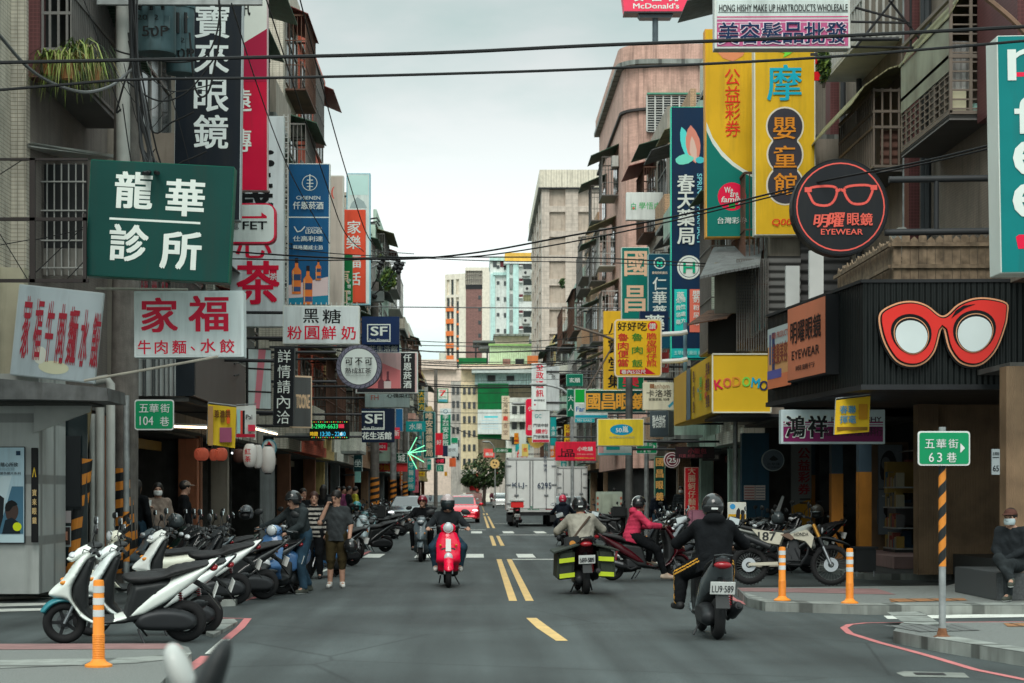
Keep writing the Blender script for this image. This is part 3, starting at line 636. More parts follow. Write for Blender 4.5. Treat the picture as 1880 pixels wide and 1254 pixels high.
# ------------------------------------------------------------------ ground
ASPH = mat('asphalt', (.055,.0655,.066), .66, raw=True, var=.42, scale=.35, bump=.5, bscale=130)
def _asphalt():
    nt = ASPH.node_tree; N = nt.nodes; L = nt.links; b = N['Principled BSDF']; src = b.inputs['Base Color'].links[0].from_socket
    tc = N.new('ShaderNodeTexCoord')
    n = N.new('ShaderNodeTexNoise'); n.inputs['Scale'].default_value = 55; n.inputs['Detail'].default_value = 3; L.new(tc.outputs['Object'], n.inputs[0])
    mp = N.new('ShaderNodeMapping'); mp.inputs['Scale'].default_value = (1.3, .05, 1); L.new(tc.outputs['Object'], mp.inputs[0])
    t = N.new('ShaderNodeTexNoise'); t.inputs['Scale'].default_value = 1.6; t.inputs['Detail'].default_value = 5; L.new(mp.outputs[0], t.inputs[0])
    v = N.new('ShaderNodeTexVoronoi'); v.feature = 'DISTANCE_TO_EDGE'; v.inputs['Scale'].default_value = .22; v.inputs['Randomness'].default_value = 1; L.new(tc.outputs['Object'], v.inputs['Vector'])
    cr = N.new('ShaderNodeMapRange'); cr.inputs[1].default_value = 0; cr.inputs[2].default_value = .006; cr.inputs[3].default_value = .6; cr.inputs[4].default_value = 1; L.new(v.outputs[0], cr.inputs[0])
    m = N.new('ShaderNodeMath'); m.operation = 'MULTIPLY_ADD'; m.inputs[1].default_value = 1.5; m.inputs[2].default_value = .25; L.new(n.outputs[0], m.inputs[0])
    m2 = N.new('ShaderNodeMath'); m2.operation = 'MULTIPLY_ADD'; m2.inputs[1].default_value = 1.7; m2.inputs[2].default_value = .15; L.new(t.outputs[0], m2.inputs[0])
    a = N.new('ShaderNodeMath'); a.operation = 'MULTIPLY'; L.new(m.outputs[0], a.inputs[0]); L.new(m2.outputs[0], a.inputs[1])
    a2 = N.new('ShaderNodeMath'); a2.operation = 'MULTIPLY'; L.new(a.outputs[0], a2.inputs[0]); L.new(cr.outputs[0], a2.inputs[1])
    s = N.new('ShaderNodeVectorMath'); s.operation = 'SCALE'; L.new(src, s.inputs[0]); L.new(a2.outputs[0], s.inputs['Scale']); L.new(s.outputs[0], b.inputs['Base Color'])
_asphalt()
def worn(name, rgb, **k):   # road paint with flakes worn off
    m = mat(name, rgb, .6, raw=True, var=.12, scale=3, **k); nt = m.node_tree; N = nt.nodes; L = nt.links; b = N['Principled BSDF']; src = b.inputs['Base Color'].links[0].from_socket
    tc = N.new('ShaderNodeTexCoord'); n = N.new('ShaderNodeTexNoise'); n.inputs['Scale'].default_value = 9; n.inputs['Detail'].default_value = 9; n.inputs['Roughness'].default_value = .75; L.new(tc.outputs['Object'], n.inputs[0])
    r = N.new('ShaderNodeMapRange'); r.inputs[1].default_value = .56; r.inputs[2].default_value = .66; r.inputs[4].default_value = .8; L.new(n.outputs[0], r.inputs[0])
    x = N.new('ShaderNodeMixRGB'); x.inputs[2].default_value = (.08,.085,.085,1); L.new(r.outputs[0], x.inputs[0]); L.new(src, x.inputs[1]); L.new(x.outputs[0], b.inputs['Base Color']); return m
LW = worn('line_white', (.66,.67,.62)); LY = worn('line_yellow', (.68,.45,.17)); LR = worn('line_red', (.52,.17,.17))
PAVE = mat('pavement_aggregate', (.19,.20,.19), .8, raw=True, var=.25, scale=60, bump=.6, bscale=180)
KERB = mat('kerb_concrete', (.26,.275,.255), .75, raw=True, var=.35, scale=2.2, grime=.5, kind='ground', k1=1.1, k2=1.1, mortar=(.45,.45,.45))
PINK = mat('pink_paver', (.23,.13,.125), .8, raw=True, var=.2, scale=5)
TACT = mat('tactile_strip', (.34,.16,.07), .8, raw=True, var=.25, scale=7, kind='ground', k1=.3, k2=.3)
TILEG = mat('arcade_floor', (.06,.063,.063), .55, raw=True, kind='ground', k1=.4, k2=.4, var=.25, mortar=(.5,.5,.5))
def struct(name, mb, **k): return tag(mb.build(name, **k), kind='structure')
b = MB(); b.quad([(-400,-20,0), (400,-20,0), (400,1500,0), (-400,1500,0)], ASPH); struct('road', b)
def flat(name, polys, m, z, up=0):
    b = MB()
    for p in polys:
        ps = [G(x, y, up)+V((0,0,z)) for x, y in p]
        if (ps[1]-ps[0]).cross(ps[2]-ps[1]).z < 0: ps = ps[::-1]
        b.quad(ps, m)
    return struct(name, b)
def raised(name, pts, h, mtop, mside, bev=.02):
    ps = [G(x, y, h) for x, y in pts]; n = len(ps); b = MB()
    ar = sum(ps[i].x*ps[(i+1) % n].y-ps[(i+1) % n].x*ps[i].y for i in range(n))
    if ar < 0: ps = ps[::-1]
    b.quad(ps, mtop)
    for i in range(n):
        a, c = ps[i], ps[(i+1) % n]; b.quad([(a.x,a.y,-.02), (c.x,c.y,-.02), tuple(c), tuple(a)], mside)
    return struct(name, b)
def rect_raised(name, x0, x1, y0, y1, h, mt, ms):
    b = MB(); b.quad([(x0,y0,h),(x1,y0,h),(x1,y1,h),(x0,y1,h)], mt)
    for p, q in (((x0,y0),(x1,y0)), ((x1,y0),(x1,y1)), ((x1,y1),(x0,y1)), ((x0,y1),(x0,y0))): b.quad([(*p,-.02), (*q,-.02), (*q,h), (*p,h)], ms)
    return struct(name, b)
def ribbon(name, pts, wid, m, z=.004):
    ps = [G(x, y) if len(p) == 2 else V(p) for p in pts for x, y in [p[:2]]]; b = MB(); l = []; r = []
    for i, p in enumerate(ps):
        t = (ps[min(i+1, len(ps)-1)]-ps[max(i-1, 0)]).normalized(); s = V((-t.y, t.x, 0))*wid/2; l.append(p+s+V((0,0,z))); r.append(p-s+V((0,0,z)))
    for i in range(len(ps)-1): b.quad([r[i], r[i+1], l[i+1], l[i]], m)
    return struct(name, b)
def strip(b, x0, x1, y0, y1, m, z=.004): b.quad([(x0,y0,z),(x1,y0,z),(x1,y1,z),(x0,y1,z)], m)
# centre line
b = MB()
for x in (.54, .785):
    for y0, y1 in ((28.6, 46.6), (58.5, 72), (88, 132), (140, 152)): strip(b, x-.06, x+.06, y0, y1, LY)
for i in range(14): strip(b, .6, .72, 165+i*10, 169+i*10, LY)
struct('centre_line', b)
ps = [(966,1135), (985,1135), (1004,1149), (1043,1177), (1021,1177), (985,1153)]; flat('lane_dash', [ps], LY, .004)
b = MB()
for y0, y1, off in ((47.7, 50.6, -.04), (76.5, 80.5, .0)):
    for k in range(-2, 4): strip(b, -.22+off+k*1.285, .22+off+k*1.285, y0, y1, LW)
struct('crosswalk', b)
b = MB(); strip(b, .86, 4.2, 46.3, 46.75, LW); strip(b, .86, 4.2, 73.3, 73.8, LW); strip(b, -3, .4, 83.5, 84, LW); strip(b, .9, 4.2, 101, 101.5, LW); struct('stop_line', b)
flat('crosswalk', [[(1594,1122),(1850,1117),(1870,1120),(1602,1127)], [(1622,1131),(1900,1127),(1900,1133),(1630,1137)],
   [(-60,1097),(60,1095),(100,1098),(-60,1103)], [(-60,1109),(95,1107),(98,1111),(-60,1116)], [(-60,1119),(90,1117),(92,1121),(-60,1125)]], LW, .004)
# kerb lines
ribbon('kerb_line', [(400,1135),(455,1136),(442,1152),(415,1174)], .10, LR); ribbon('kerb_line', [(415,1174),(385,1201)], .10, LW); ribbon('kerb_line', [(380,1205),(300,1262)], .12, LR)
for p in ([(433,1106),(503,1089)], [(640,1031),(679,1012)], [(700,993),(732,974)], [(752,962),(785,945)]): ribbon('kerb_line', p, .10, LR)
for p in ([(589,1050),(640,1031)], [(679,1003),(700,993)]): ribbon('kerb_line', p, .10, LW)
ribbon('kerb_line', [(1880,1142),(1700,1143),(1590,1144),(1560,1147),(1549,1153),(1560,1163),(1614,1180),(1700,1203),(1791,1230),(1900,1252)], .085, LR)
ribbon('kerb_line', [(1330,1088),(1348,1101),(1378,1112),(1410,1117),(1560,1123)], .09, LR); ribbon('kerb_line', [(1105,984),(1135,1001),(1235,1047)], .10, LW)
# pavements
raised('pavement', [(-900,1187),(330,1184),(346,1188),(352,1198),(292,1256),(200,1360),(-900,1360)], .12, PAVE, KERB)
flat('pavement', [[(-900,1184.5),(328,1182),(338,1192),(-900,1196)]], PINK, .004, .12)
flat('kerb', [[(-900,1232),(240,1208),(352,1199),(345,1207),(250,1218),(-900,1262)]], KERB, .005, .12)
raised('kerb', [(404,1137),(430,1136),(436,1141),(392,1165),(378,1160)], .04, KERB, KERB)
raised('kerb', [(418,1086),(470,1083),(432,1101),(405,1102)], .09, KERB, KERB)
raised('kerb', [(640,990),(695,985),(699,990),(650,1003)], .09, KERB, KERB)
raised('pavement', [(1353,1079),(1372,1098),(1405,1106),(1594,1112),(2600,1110),(2600,1010),(1960,1010),(1740,1075)], .12, PAVE, KERB)
flat('pavement', [[(1355,1079.5),(1362,1086),(1645,1092),(1610,1081)]], PINK, .004, .12)
flat('kerb', [[(1362,1087),(1378,1098),(1405,1106),(1594,1112),(2400,1110),(2400,1106),(1594,1107.5),(1412,1101)]], KERB, .004, .12)
flat('tactile_strip', [[(1632,1100),(1770,1099),(1776,1103),(1636,1106)]], TACT, .007, .12)
raised('pavement', [(1655,1143),(2600,1138),(2600,1300),(1900,1201),(1790,1184),(1716,1172),(1640,1158)], .13, PAVE, KERB)
flat('kerb', [[(1628,1144),(1690,1143),(1735,1172),(1660,1166)]], KERB, .137, 0)
flat('kerb', [[(1716,1172),(1790,1184),(1900,1201),(2600,1300),(2600,1288),(1900,1193),(1800,1177),(1730,1165)]], KERB, .005, .13)
flat('tactile_strip', [[(1842,1145),(1960,1144),(1960,1150),(1850,1151)]], TACT, .006, .13)
flat('ramp', [[(1622,1149),(1760,1147),(1800,1158),(1690,1161)]], mat('ramp_mortar', (.15,.155,.15), .8, raw=True, kind='ground', k1=.12, k2=.12), .007, .13)
b = MB()
for x0, x1, y in ((1728,1750,1189), (1822,1846,1213)):
    p = G(x0, y); q = G(x1, y+4); n = V(((q-p).y, -(q-p).x, 0)).normalized()*-1
    for i in range(6): c = p.lerp(q, i/6); c2 = p.lerp(q, (i+.55)/6); b.quad([c+V((0,-.012,.03)), c2+V((0,-.012,.03)), c2+V((0,-.012,.10)), c+V((0,-.012,.10))], BLACK)
tag(b.build('drain_grate'), 'slotted drain openings in the kerb face of the right front pavement', 'drain', 'drain openings')
flat('manhole_surround', [[(1645,1236),(1660,1233),(1770,1236),(1780,1245),(1660,1243)]], mat('manhole_mortar', (.20,.21,.19), .8, raw=True, var=.3), .004)
b = MB(); ps = [G(x, y)+V((0,0,.008)) for x, y in ((1676,1236),(1732,1237),(1738,1241),(1682,1240))]; b.quad(ps[::-1], DARK); tag(b.build('manhole_cover'), 'dark iron grating set in a pale mortar square in the road', 'manhole cover')
rect_raised('pavement', -16, -5.9, 30.2, 330, .12, TILEG, KERB); rect_raised('pavement', 7.2, 18, 35.5, 330, .12, TILEG, KERB)
rect_raised('pavement', -5.9, -5.75, 30.2, 330, .10, KERB, KERB); rect_raised('pavement', 7.05, 7.2, 36, 330, .10, KERB, KERB)

# ------------------------------------------------------------------ buildings along the street
def P_(name, rgb, **k): return mat('wall_'+name, rgb, .75, **{**dict(var=.14, grime=.55, bump=.2, bscale=25), **k})
WALLS = [P_('cream_tile', (158,152,140), kind='tile', k1=.11, k2=.06, mortar=(.45,.43,.4)), P_('grey_render', (128,122,114)), P_('pink_tile', (165,132,122), kind='tile', k1=.12, k2=.07, mortar=(.7,.7,.7)),
         P_('white_mosaic', (176,176,166), kind='tile', k1=.06, k2=.06, mortar=(.6,.6,.6)), P_('tan_tile', (150,124,104), kind='tile', k1=.2, k2=.06), P_('ochre', (168,148,104)), P_('pale_green', (140,158,146)), P_('brick', (150,78,60), kind='tile', k1=.22, k2=.065, mortar=(1.5,1.6,1.7))]
GRIL = mat('grille_grey', (.16,.155,.145), .5, .3, raw=True); GRILW = mat('grille_white', (.5,.5,.47), .5, .2, raw=True); GRILR = mat('grille_rust', (.12,.06,.04), .7, raw=True, var=.4)
AWN = [mat('awning_green', (.07,.15,.10), .6, raw=True, kind='rib', k1=.09, var=.3, grime=.4), mat('awning_fibre', (.30,.29,.16), .6, raw=True, kind='rib', k1=.09, var=.35, grime=.6), mat('awning_grey', (.16,.17,.17), .6, raw=True, kind='rib', k1=.09, var=.3, grime=.6), mat('awning_red', (.2,.05,.04), .6, raw=True, kind='rib', k1=.09)]
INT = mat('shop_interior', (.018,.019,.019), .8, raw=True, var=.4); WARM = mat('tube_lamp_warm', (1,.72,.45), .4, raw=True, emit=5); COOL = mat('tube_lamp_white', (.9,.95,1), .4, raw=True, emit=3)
SHUT = mat('roller_shutter', (.16,.165,.16), .6, .2, raw=True, kind='hrib', k1=.08, var=.25, grime=.4)
FRAMEM = mat('window_frame', (.30,.30,.28), .5, .3, raw=True)
def shopcol(): return mat('goods_%d' % random.randint(0, 7), random.choice([(.25,.06,.05),(.3,.2,.05),(.05,.12,.2),(.25,.25,.23),(.05,.15,.08),(.2,.1,.15),(.3,.28,.2),(.1,.1,.1)]), .5, raw=True)
def cage(X, s, y0, y1, z0, z1, d, gm, n=None):      # projecting window grille
    b = MB(); xo = X-s*d; r = .018
    for z in (z0, z1): b.box(((X+xo)/2, y0, z), (d, .05, .05), gm); b.box(((X+xo)/2, y1, z), (d, .05, .05), gm); b.box((xo, (y0+y1)/2, z), (.05, y1-y0, .05), gm)
    n = n or max(3, int((y1-y0)/.16))
    for i in range(n+1): b.box((xo, y0+(y1-y0)*i/n, (z0+z1)/2), (r, r, z1-z0), gm)
    for i in range(1, 5): b.box((X-s*d*i/5, y0, (z0+z1)/2), (r, r, z1-z0), gm); b.box((X-s*d*i/5, y1, (z0+z1)/2), (r, r, z1-z0), gm)
    for t in (.33, .66): b.box((xo, (y0+y1)/2, z0+(z1-z0)*t), (.03, y1-y0, .03), gm); b.box(((X+xo)/2, y0, z0+(z1-z0)*t), (d, .03, .03), gm)
    b.box(((X+xo)/2, (y0+y1)/2, z0-.03), (d, y1-y0, .03), gm)
    return b
def ac_unit(x, y, z, s, label, group='air conditioners on the house fronts', face='x'):
    b = MB(); b.box((0,0,0), (.32,.78,.55), mat('ac_casing', (.5,.51,.48), .5, raw=True, grime=.35)); o = b.build('air_conditioner', bev=.015); o.location = (x, y, z)
    f = MB(); M = Matrix.Translation((0,-.391,0)) @ Matrix.Rotation(R(90), 4, 'X')
    f.lathe([(.05,0),(.13,0),(.13,.004),(.05,.004)], DARK, 16, Matrix.Translation((-s*.165,.08,0)) @ Matrix.Rotation(R(90), 4, 'Y')); f.build('fan_grille', o)
    g = MB(); g.box((s*.05,.3,-.29), (.5,.03,.03), DARK); g.box((s*.05,-.3,-.29), (.5,.03,.03), DARK); g.build('bracket', o)
    return tag(o, label, 'air conditioner', group)
def shop_house(s, y0, y1, X, H, wm, label, base=3.35, floors=None, style=0, pil=None, back=3.2, upX=None, shut=False, seed=0, goods=True, warm=False, pillars=True):
    """one arcaded house: s = side (-1 left, 1 right), front at s*X ; the upper storeys stand on the arcade pillars"""
    rnd = random.Random(seed+int(y0*7)); r = empty('shop_house', (s*X, (y0+y1)/2, 0)); off = V((-s*X, -(y0+y1)/2, 0))
    def bld(b, n, **k):
        b.v = [tuple(V(p)+off) for p in b.v]; return b.build(n, r, **k)
    u = s*(upX or X); deep = s*(X+9)
    b = MB(); b.bb((u, y0+.01, base), (deep, y1-.01, H), wm); b.bb((u-s*.12, y0+.01, base-.35), (u+s*.3, y1-.01, base+.02), wm); bld(b, 'wall')
    b = MB(); b.bb((u-s*.10, y0+.03, H-.002), (deep, y1-.03, H+.10), KERB); b.bb((u-s*.08, y0+.03, H+.1), (u+s*.12, y1-.03, H+.95), wm); bld(b, 'parapet')
    for yy in ((y0+.2, y1-.2) if y1-y0 > 6 else (y0+.2,)) if pillars else ():
        b = MB(); b.box((s*(X+.22), yy, base/2-.1), (.44, .38, base-.2), pil or wm); bld(b, 'pillar', bev=.012)
    xb = s*(X+back)
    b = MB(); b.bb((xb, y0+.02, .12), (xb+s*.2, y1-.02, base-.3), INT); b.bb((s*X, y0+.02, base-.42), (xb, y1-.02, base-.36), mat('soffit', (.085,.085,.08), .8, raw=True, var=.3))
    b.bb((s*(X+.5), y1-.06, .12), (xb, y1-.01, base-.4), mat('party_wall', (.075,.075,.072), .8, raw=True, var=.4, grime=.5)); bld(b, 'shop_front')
    if shut: b = MB(); b.bb((xb-s*.05, y0+.4, .13), (xb-s*.01, y1-.4, base-.7), SHUT); bld(b, 'roller_shutter')
    elif goods:
        b = MB()
        for i in range(9):
            y = rnd.uniform(y0+.3, y1-.9); z = rnd.choice([.14,.14,.9,1.6]); w_, h_ = rnd.uniform(.3,.9), rnd.uniform(.3,.75); d = rnd.uniform(.1,.8)
            b.bb((xb-s*d, y, z), (xb-s*.01, y+w_, z+h_), shopcol())
        bld(b, 'goods_display')
        b = MB(); b.bb((s*(X+.8), y0+.5, base-.72), (s*(X+.86), y1-.6, base-.5), shopcol()); bld(b, 'hanging_board')
    if rnd.random() < .55 or warm:
        b = MB(); b.bb((s*(X+1.5), y0+.8, base-.48), (s*(X+1.56), y0+2.2, base-.44), WARM if warm or rnd.random() < .4 else COOL); bld(b, 'tube_lamp')
    nf = floors or max(1, int((H-base)/3.05)); fh = (H-base)/nf; wn = 1 if y1-y0 < 5.5 else 2
    for i in range(nf):
        for j in range(wn):
            a = y0+(y1-y0)*(j+.14)/wn; c = y0+(y1-y0)*(j+.86)/wn; z0 = base+fh*i+fh*.28; z1 = base+fh*(i+.86)
            b = MB(); b.bb((u-s*.02, a, z0), (u+s*.02, c, z1), GLASS); wo = bld(b, 'window')
            b = MB()
            for k in range(4): yy = a+(c-a)*k/3; b.box((u-s*.03, yy, (z0+z1)/2), (.05,.05,z1-z0+.05), FRAMEM)
            for z in (z0, z0+(z1-z0)*.7, z1): b.box((u-s*.032, (a+c)/2, z), (.05,c-a,.05), FRAMEM)
            b.v = [tuple(V(p)+off) for p in b.v]; b.build('frame', wo)
            t = rnd.random()
            if t < .52: bld(cage(u, s, a-.1, c+.1, z0-.25, z1+.1, rnd.choice([.5,.65,.9]), rnd.choice([GRIL,GRIL,GRILW,GRILR])), 'window_grille')
            elif t < .72:
                b = MB(); b.bb((u-s*.95, a-.3, z0-.95), (u, c+.3, z0-.82), KERB); b.bb((u-s*.95, a-.3, z0-.82), (u-s*.85, c+.3, z0+.05), wm); b.bb((u-s*.85, a-.3, z0-.82), (u, a-.2, z0+.05), wm); bld(b, 'balcony')
            if rnd.random() < .6:
                m = rnd.choice(AWN); b = MB(); d = rnd.uniform(.7,1.3); b.slab([(u, a-.25, z1+.42), (u, c+.25, z1+.42), (u-s*d, c+.25, z1+.1), (u-s*d, a-.25, z1+.1)], (0,0,1), .025, m); bld(b, 'awning')
    if floors is None and rnd.random() < .8: ac_unit(u-s*.28, y0+(y1-y0)*rnd.uniform(.3,.7), base+fh*rnd.randrange(1, max(2, nf))-.3, s, 'air conditioner fixed to the '+' '.join(label.split()[:9]).rstrip(','))
    return tag(r, label, 'house', 'shop houses lining the street')
# left side
spec_l = [ # y0, y1, X, H, wall, label
 (46.2,51,6.6,16.5,3,'white mosaic shop house behind the tall tea sign, left side'), (51.2,56,6.6,15.5,1,'grey rendered shop house behind the deep blue bottle sign'), (61,66,6.4,17.2,0,'cream tiled shop house with blue grey piers above the bottle sign'),
 (66.2,77,6.4,17.0,7,'red brick shop house with jutting balconies, left skyline'), (77.2,84,6.6,12.5,5,'ochre low shop house beyond the red brick one, left side'), (84.2,92,6.5,14,3,'white mosaic shop house behind the double navy square signs'),
 (92.2,104,6.6,15,1,'grey shop house behind the wine shop billboard'), (104.2,118,6.6,13.5,4,'tan tiled shop house just past the wine shop billboard'), (118.2,136,6.5,18,6,'pale green shop house whose roof garden overhangs, left skyline'),
 (136.2,156,6.7,17.5,0,'cream shop house with a yellow fibre awning, far left'), (156.2,180,6.6,15.5,2,'pink tiled shop house far down the left side'), (180.2,208,6.7,16.5,3,'white mosaic shop house far left near the small convenience sign'), (208.2,245,6.6,14.5,5,'ochre shop house farthest down the left side')]
for i, (a, c, X, H, m, lb) in enumerate(spec_l): shop_house(-1, a, c, X, H, WALLS[m], lb, seed=i, upX=X-.3, warm=i in (0,1,4), shut=i in (7,), pil=[P_('pillar_tan', (120,90,74)), None, P_('pillar_grey', (110,112,112))][i % 3])
spec_r = [(47.2,52,7.6,15,1,'grey shop house above the small yellow roof sign, right side'), (52.2,58,7.6,16,3,'white mosaic shop house behind the navy pharmacy sign'), (58.2,66,7.6,13.4,6,'pale green shop house with a sloping tin roof by the white square sign'), (66.2,74,7.7,14.5,4,'tan shop house behind the green optician column sign'), (74.2,84,7.7,15.5,1,'grey shop house next to the convenience store sign, right'),
 (112.5,126,7.4,17,4,'tan shop house with white grilles past the pink corner block'), (126.2,150,7.4,15.5,6,'pale green shop house with a flat green canopy, right side'), (150.2,176,7.5,14.5,3,'white mosaic shop house behind the grey telecom sign'), (176.2,205,7.4,15,5,'ochre shop house in front of the brown tower'), (263.5,300,7.6,14,2,'pink tiled shop house beyond the brown tower')]
for i, (a, c, X, H, m, lb) in enumerate(spec_r): shop_house(1, a, c, X, H, WALLS[m], lb, seed=40+i, upX=X-.3, shut=i in (5,), warm=i in (6,))
def prect(b, x0, y0, x1, y1, Y, d, m): p = W(x0, y0, Y); q = W(x1, y1, Y); b.bb((p.x, Y, p.z), (q.x, Y+d, q.z), m)
# pink corner block with a rounded end
def pink_block():
    r = empty('corner_block'); m = WALLS[2]; H = 22.2; Yf = 93
    plan = [(20,Yf), (8.6,Yf)]+[(8.6-1.5*math.sin(R(a))+0, Yf+1.5+(-1.5*math.cos(R(a)))) for a in (15,30,45,60,75,90)]+[(7.1,112), (20,112)]
    b = MB(); b.slab([(x,y,2.8) for x, y in plan], (0,0,1), H-2.8, m); b.slab([(max(x,7.6) if x < 8 else x, y+(.4 if y < 95 else 0), .12) for x, y in plan], (0,0,1), 2.67, INT); b.build('wall', r)
    b = MB(); out = [((x-.30 if x < 19 else x), (y-.3 if y < 100 else y)) for x, y in plan]
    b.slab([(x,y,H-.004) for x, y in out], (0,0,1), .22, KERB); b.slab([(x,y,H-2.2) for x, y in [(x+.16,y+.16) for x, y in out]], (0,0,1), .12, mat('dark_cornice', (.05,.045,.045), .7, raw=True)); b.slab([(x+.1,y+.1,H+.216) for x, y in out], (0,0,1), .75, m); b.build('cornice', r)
    b = MB(); p = W(1187,176,92.9); q = W(1291,243,92.9); b.bb((p.x, 92.86, p.z), (q.x, 92.99, q.z), GLASS); wo = b.build('window', r)
    b = MB()
    for i in range(8): b.box((p.x+(q.x-p.x)*i/7, 92.7, (p.z+q.z)/2), (.07,.1,p.z-q.z), GRILW)
    for i in range(16): b.box(((p.x+q.x)/2, 92.7, q.z+(p.z-q.z)*i/15), (q.x-p.x, .04, .03), GRILW)
    b.box(((p.x+q.x)/2, 92.7, p.z+.05), (q.x-p.x, .3, .08), mat('green_lintel', (.1,.3,.2), .5, raw=True)); b.build('window_grille', wo)
    for k, (z, y) in enumerate(((17.5,98),(14.2,100),(14.2,107),(10.8,98),(10.8,106),(7.6,100),(7.6,108),(5,98),(17.5,107))):
        b = MB(); b.bb((7.02,y-1.2,z-.8), (7.12,y+1.2,z+.8), GLASS); wo = b.build('window', r)
        cage(7.08, 1, y-1.3, y+1.3, z-1, z+.9, .8, GRILW if k % 2 else GRIL).build('window_grille', wo)
        b = MB(); b.slab([(7.1,y-1.6,z+1.5),(7.1,y+1.6,z+1.5),(5.7,y+1.6,z+.9),(5.7,y-1.6,z+.9)], (0,0,1), .03, AWN[k % 2]); b.build('awning', wo)
    tag(r, 'pink tiled corner block with rounded end and dark cornice, carrying the red roof sign', 'building')
pink_block()
ac_unit(6.9, 96.5, 18.1, 1, 'air conditioner high on the rounded end of the pink block')
# brown tower with blind recessed panels
def brown_tower():
    r = empty('office_tower'); m = P_('brown_tower', (158,147,137), kind='tile', k1=.8, k2=.45, mortar=(.85,.85,.85), grime=.3, bump=0); m2 = P_('tower_parapet', (190,182,166), kind='rib', k1=.6, grime=.3)
    Y = 218; x0 = 7.35; H = 37.2
    b = MB(); b.bb((x0+.4, Y+.34, 0), (24, 263, H-1), P_('brown_recess', (146,134,124), grime=.3)); b.build('wall', r)
    b = MB(); S_ = Y/FPX; zr = lambda y: CH+(CY-y)*S_; xr = lambda x: (x-CX)*S_
    cols = [(994.7,1008.5),(1038,1061.5),(1087,1113),(1139,1165),(1190,1216)]
    for a, c in cols: b.bb((max(xr(a),x0), Y, 0), (xr(c), Y+.52, H-1.2), m)
    rows = [(329,345),(378,389),(424,434.5),(468,479),(512,524),(556,568),(601,613),(646,658),(690,702)]
    for a, c in rows:
        for (q, w_), (q2, w2) in zip(cols, cols[1:]): b.bb((xr(w_), Y+.03, zr(c)), (xr(q2), Y+.52, zr(a)), m)
    for i in range(5): y0 = Y+.52+i*9; b.bb((x0, y0, 0), (x0+.52, y0+3.6, H-1.2), m)
    for a, c in rows: b.bb((x0+.03, Y+.52, zr(c)), (x0+.52, 263, zr(a)), m)
    b.build('facade_frame', r)
    b = MB(); b.bb((x0-.25, Y-.25, H-1.2), (24.2, 263.2, H+.8), m2); b.bb((x0-.4, Y-.4, H-1.35), (24.2, 263.2, H-1.2), DARK); b.build('parapet', r)
    b = MB()
    for i in range(5):
        for a, c in rows[:-1]: b.bb((x0+.44, Y+4.6+i*9, zr(c)-2), (x0+.5, Y+8+i*9, zr(c)-.3), GLASS)
    o = b.build('window_band', r); o['kind'] = 'stuff'
    tag(r, 'tall brown tower with blind recessed square panels, right of the street', 'tower')
brown_tower()
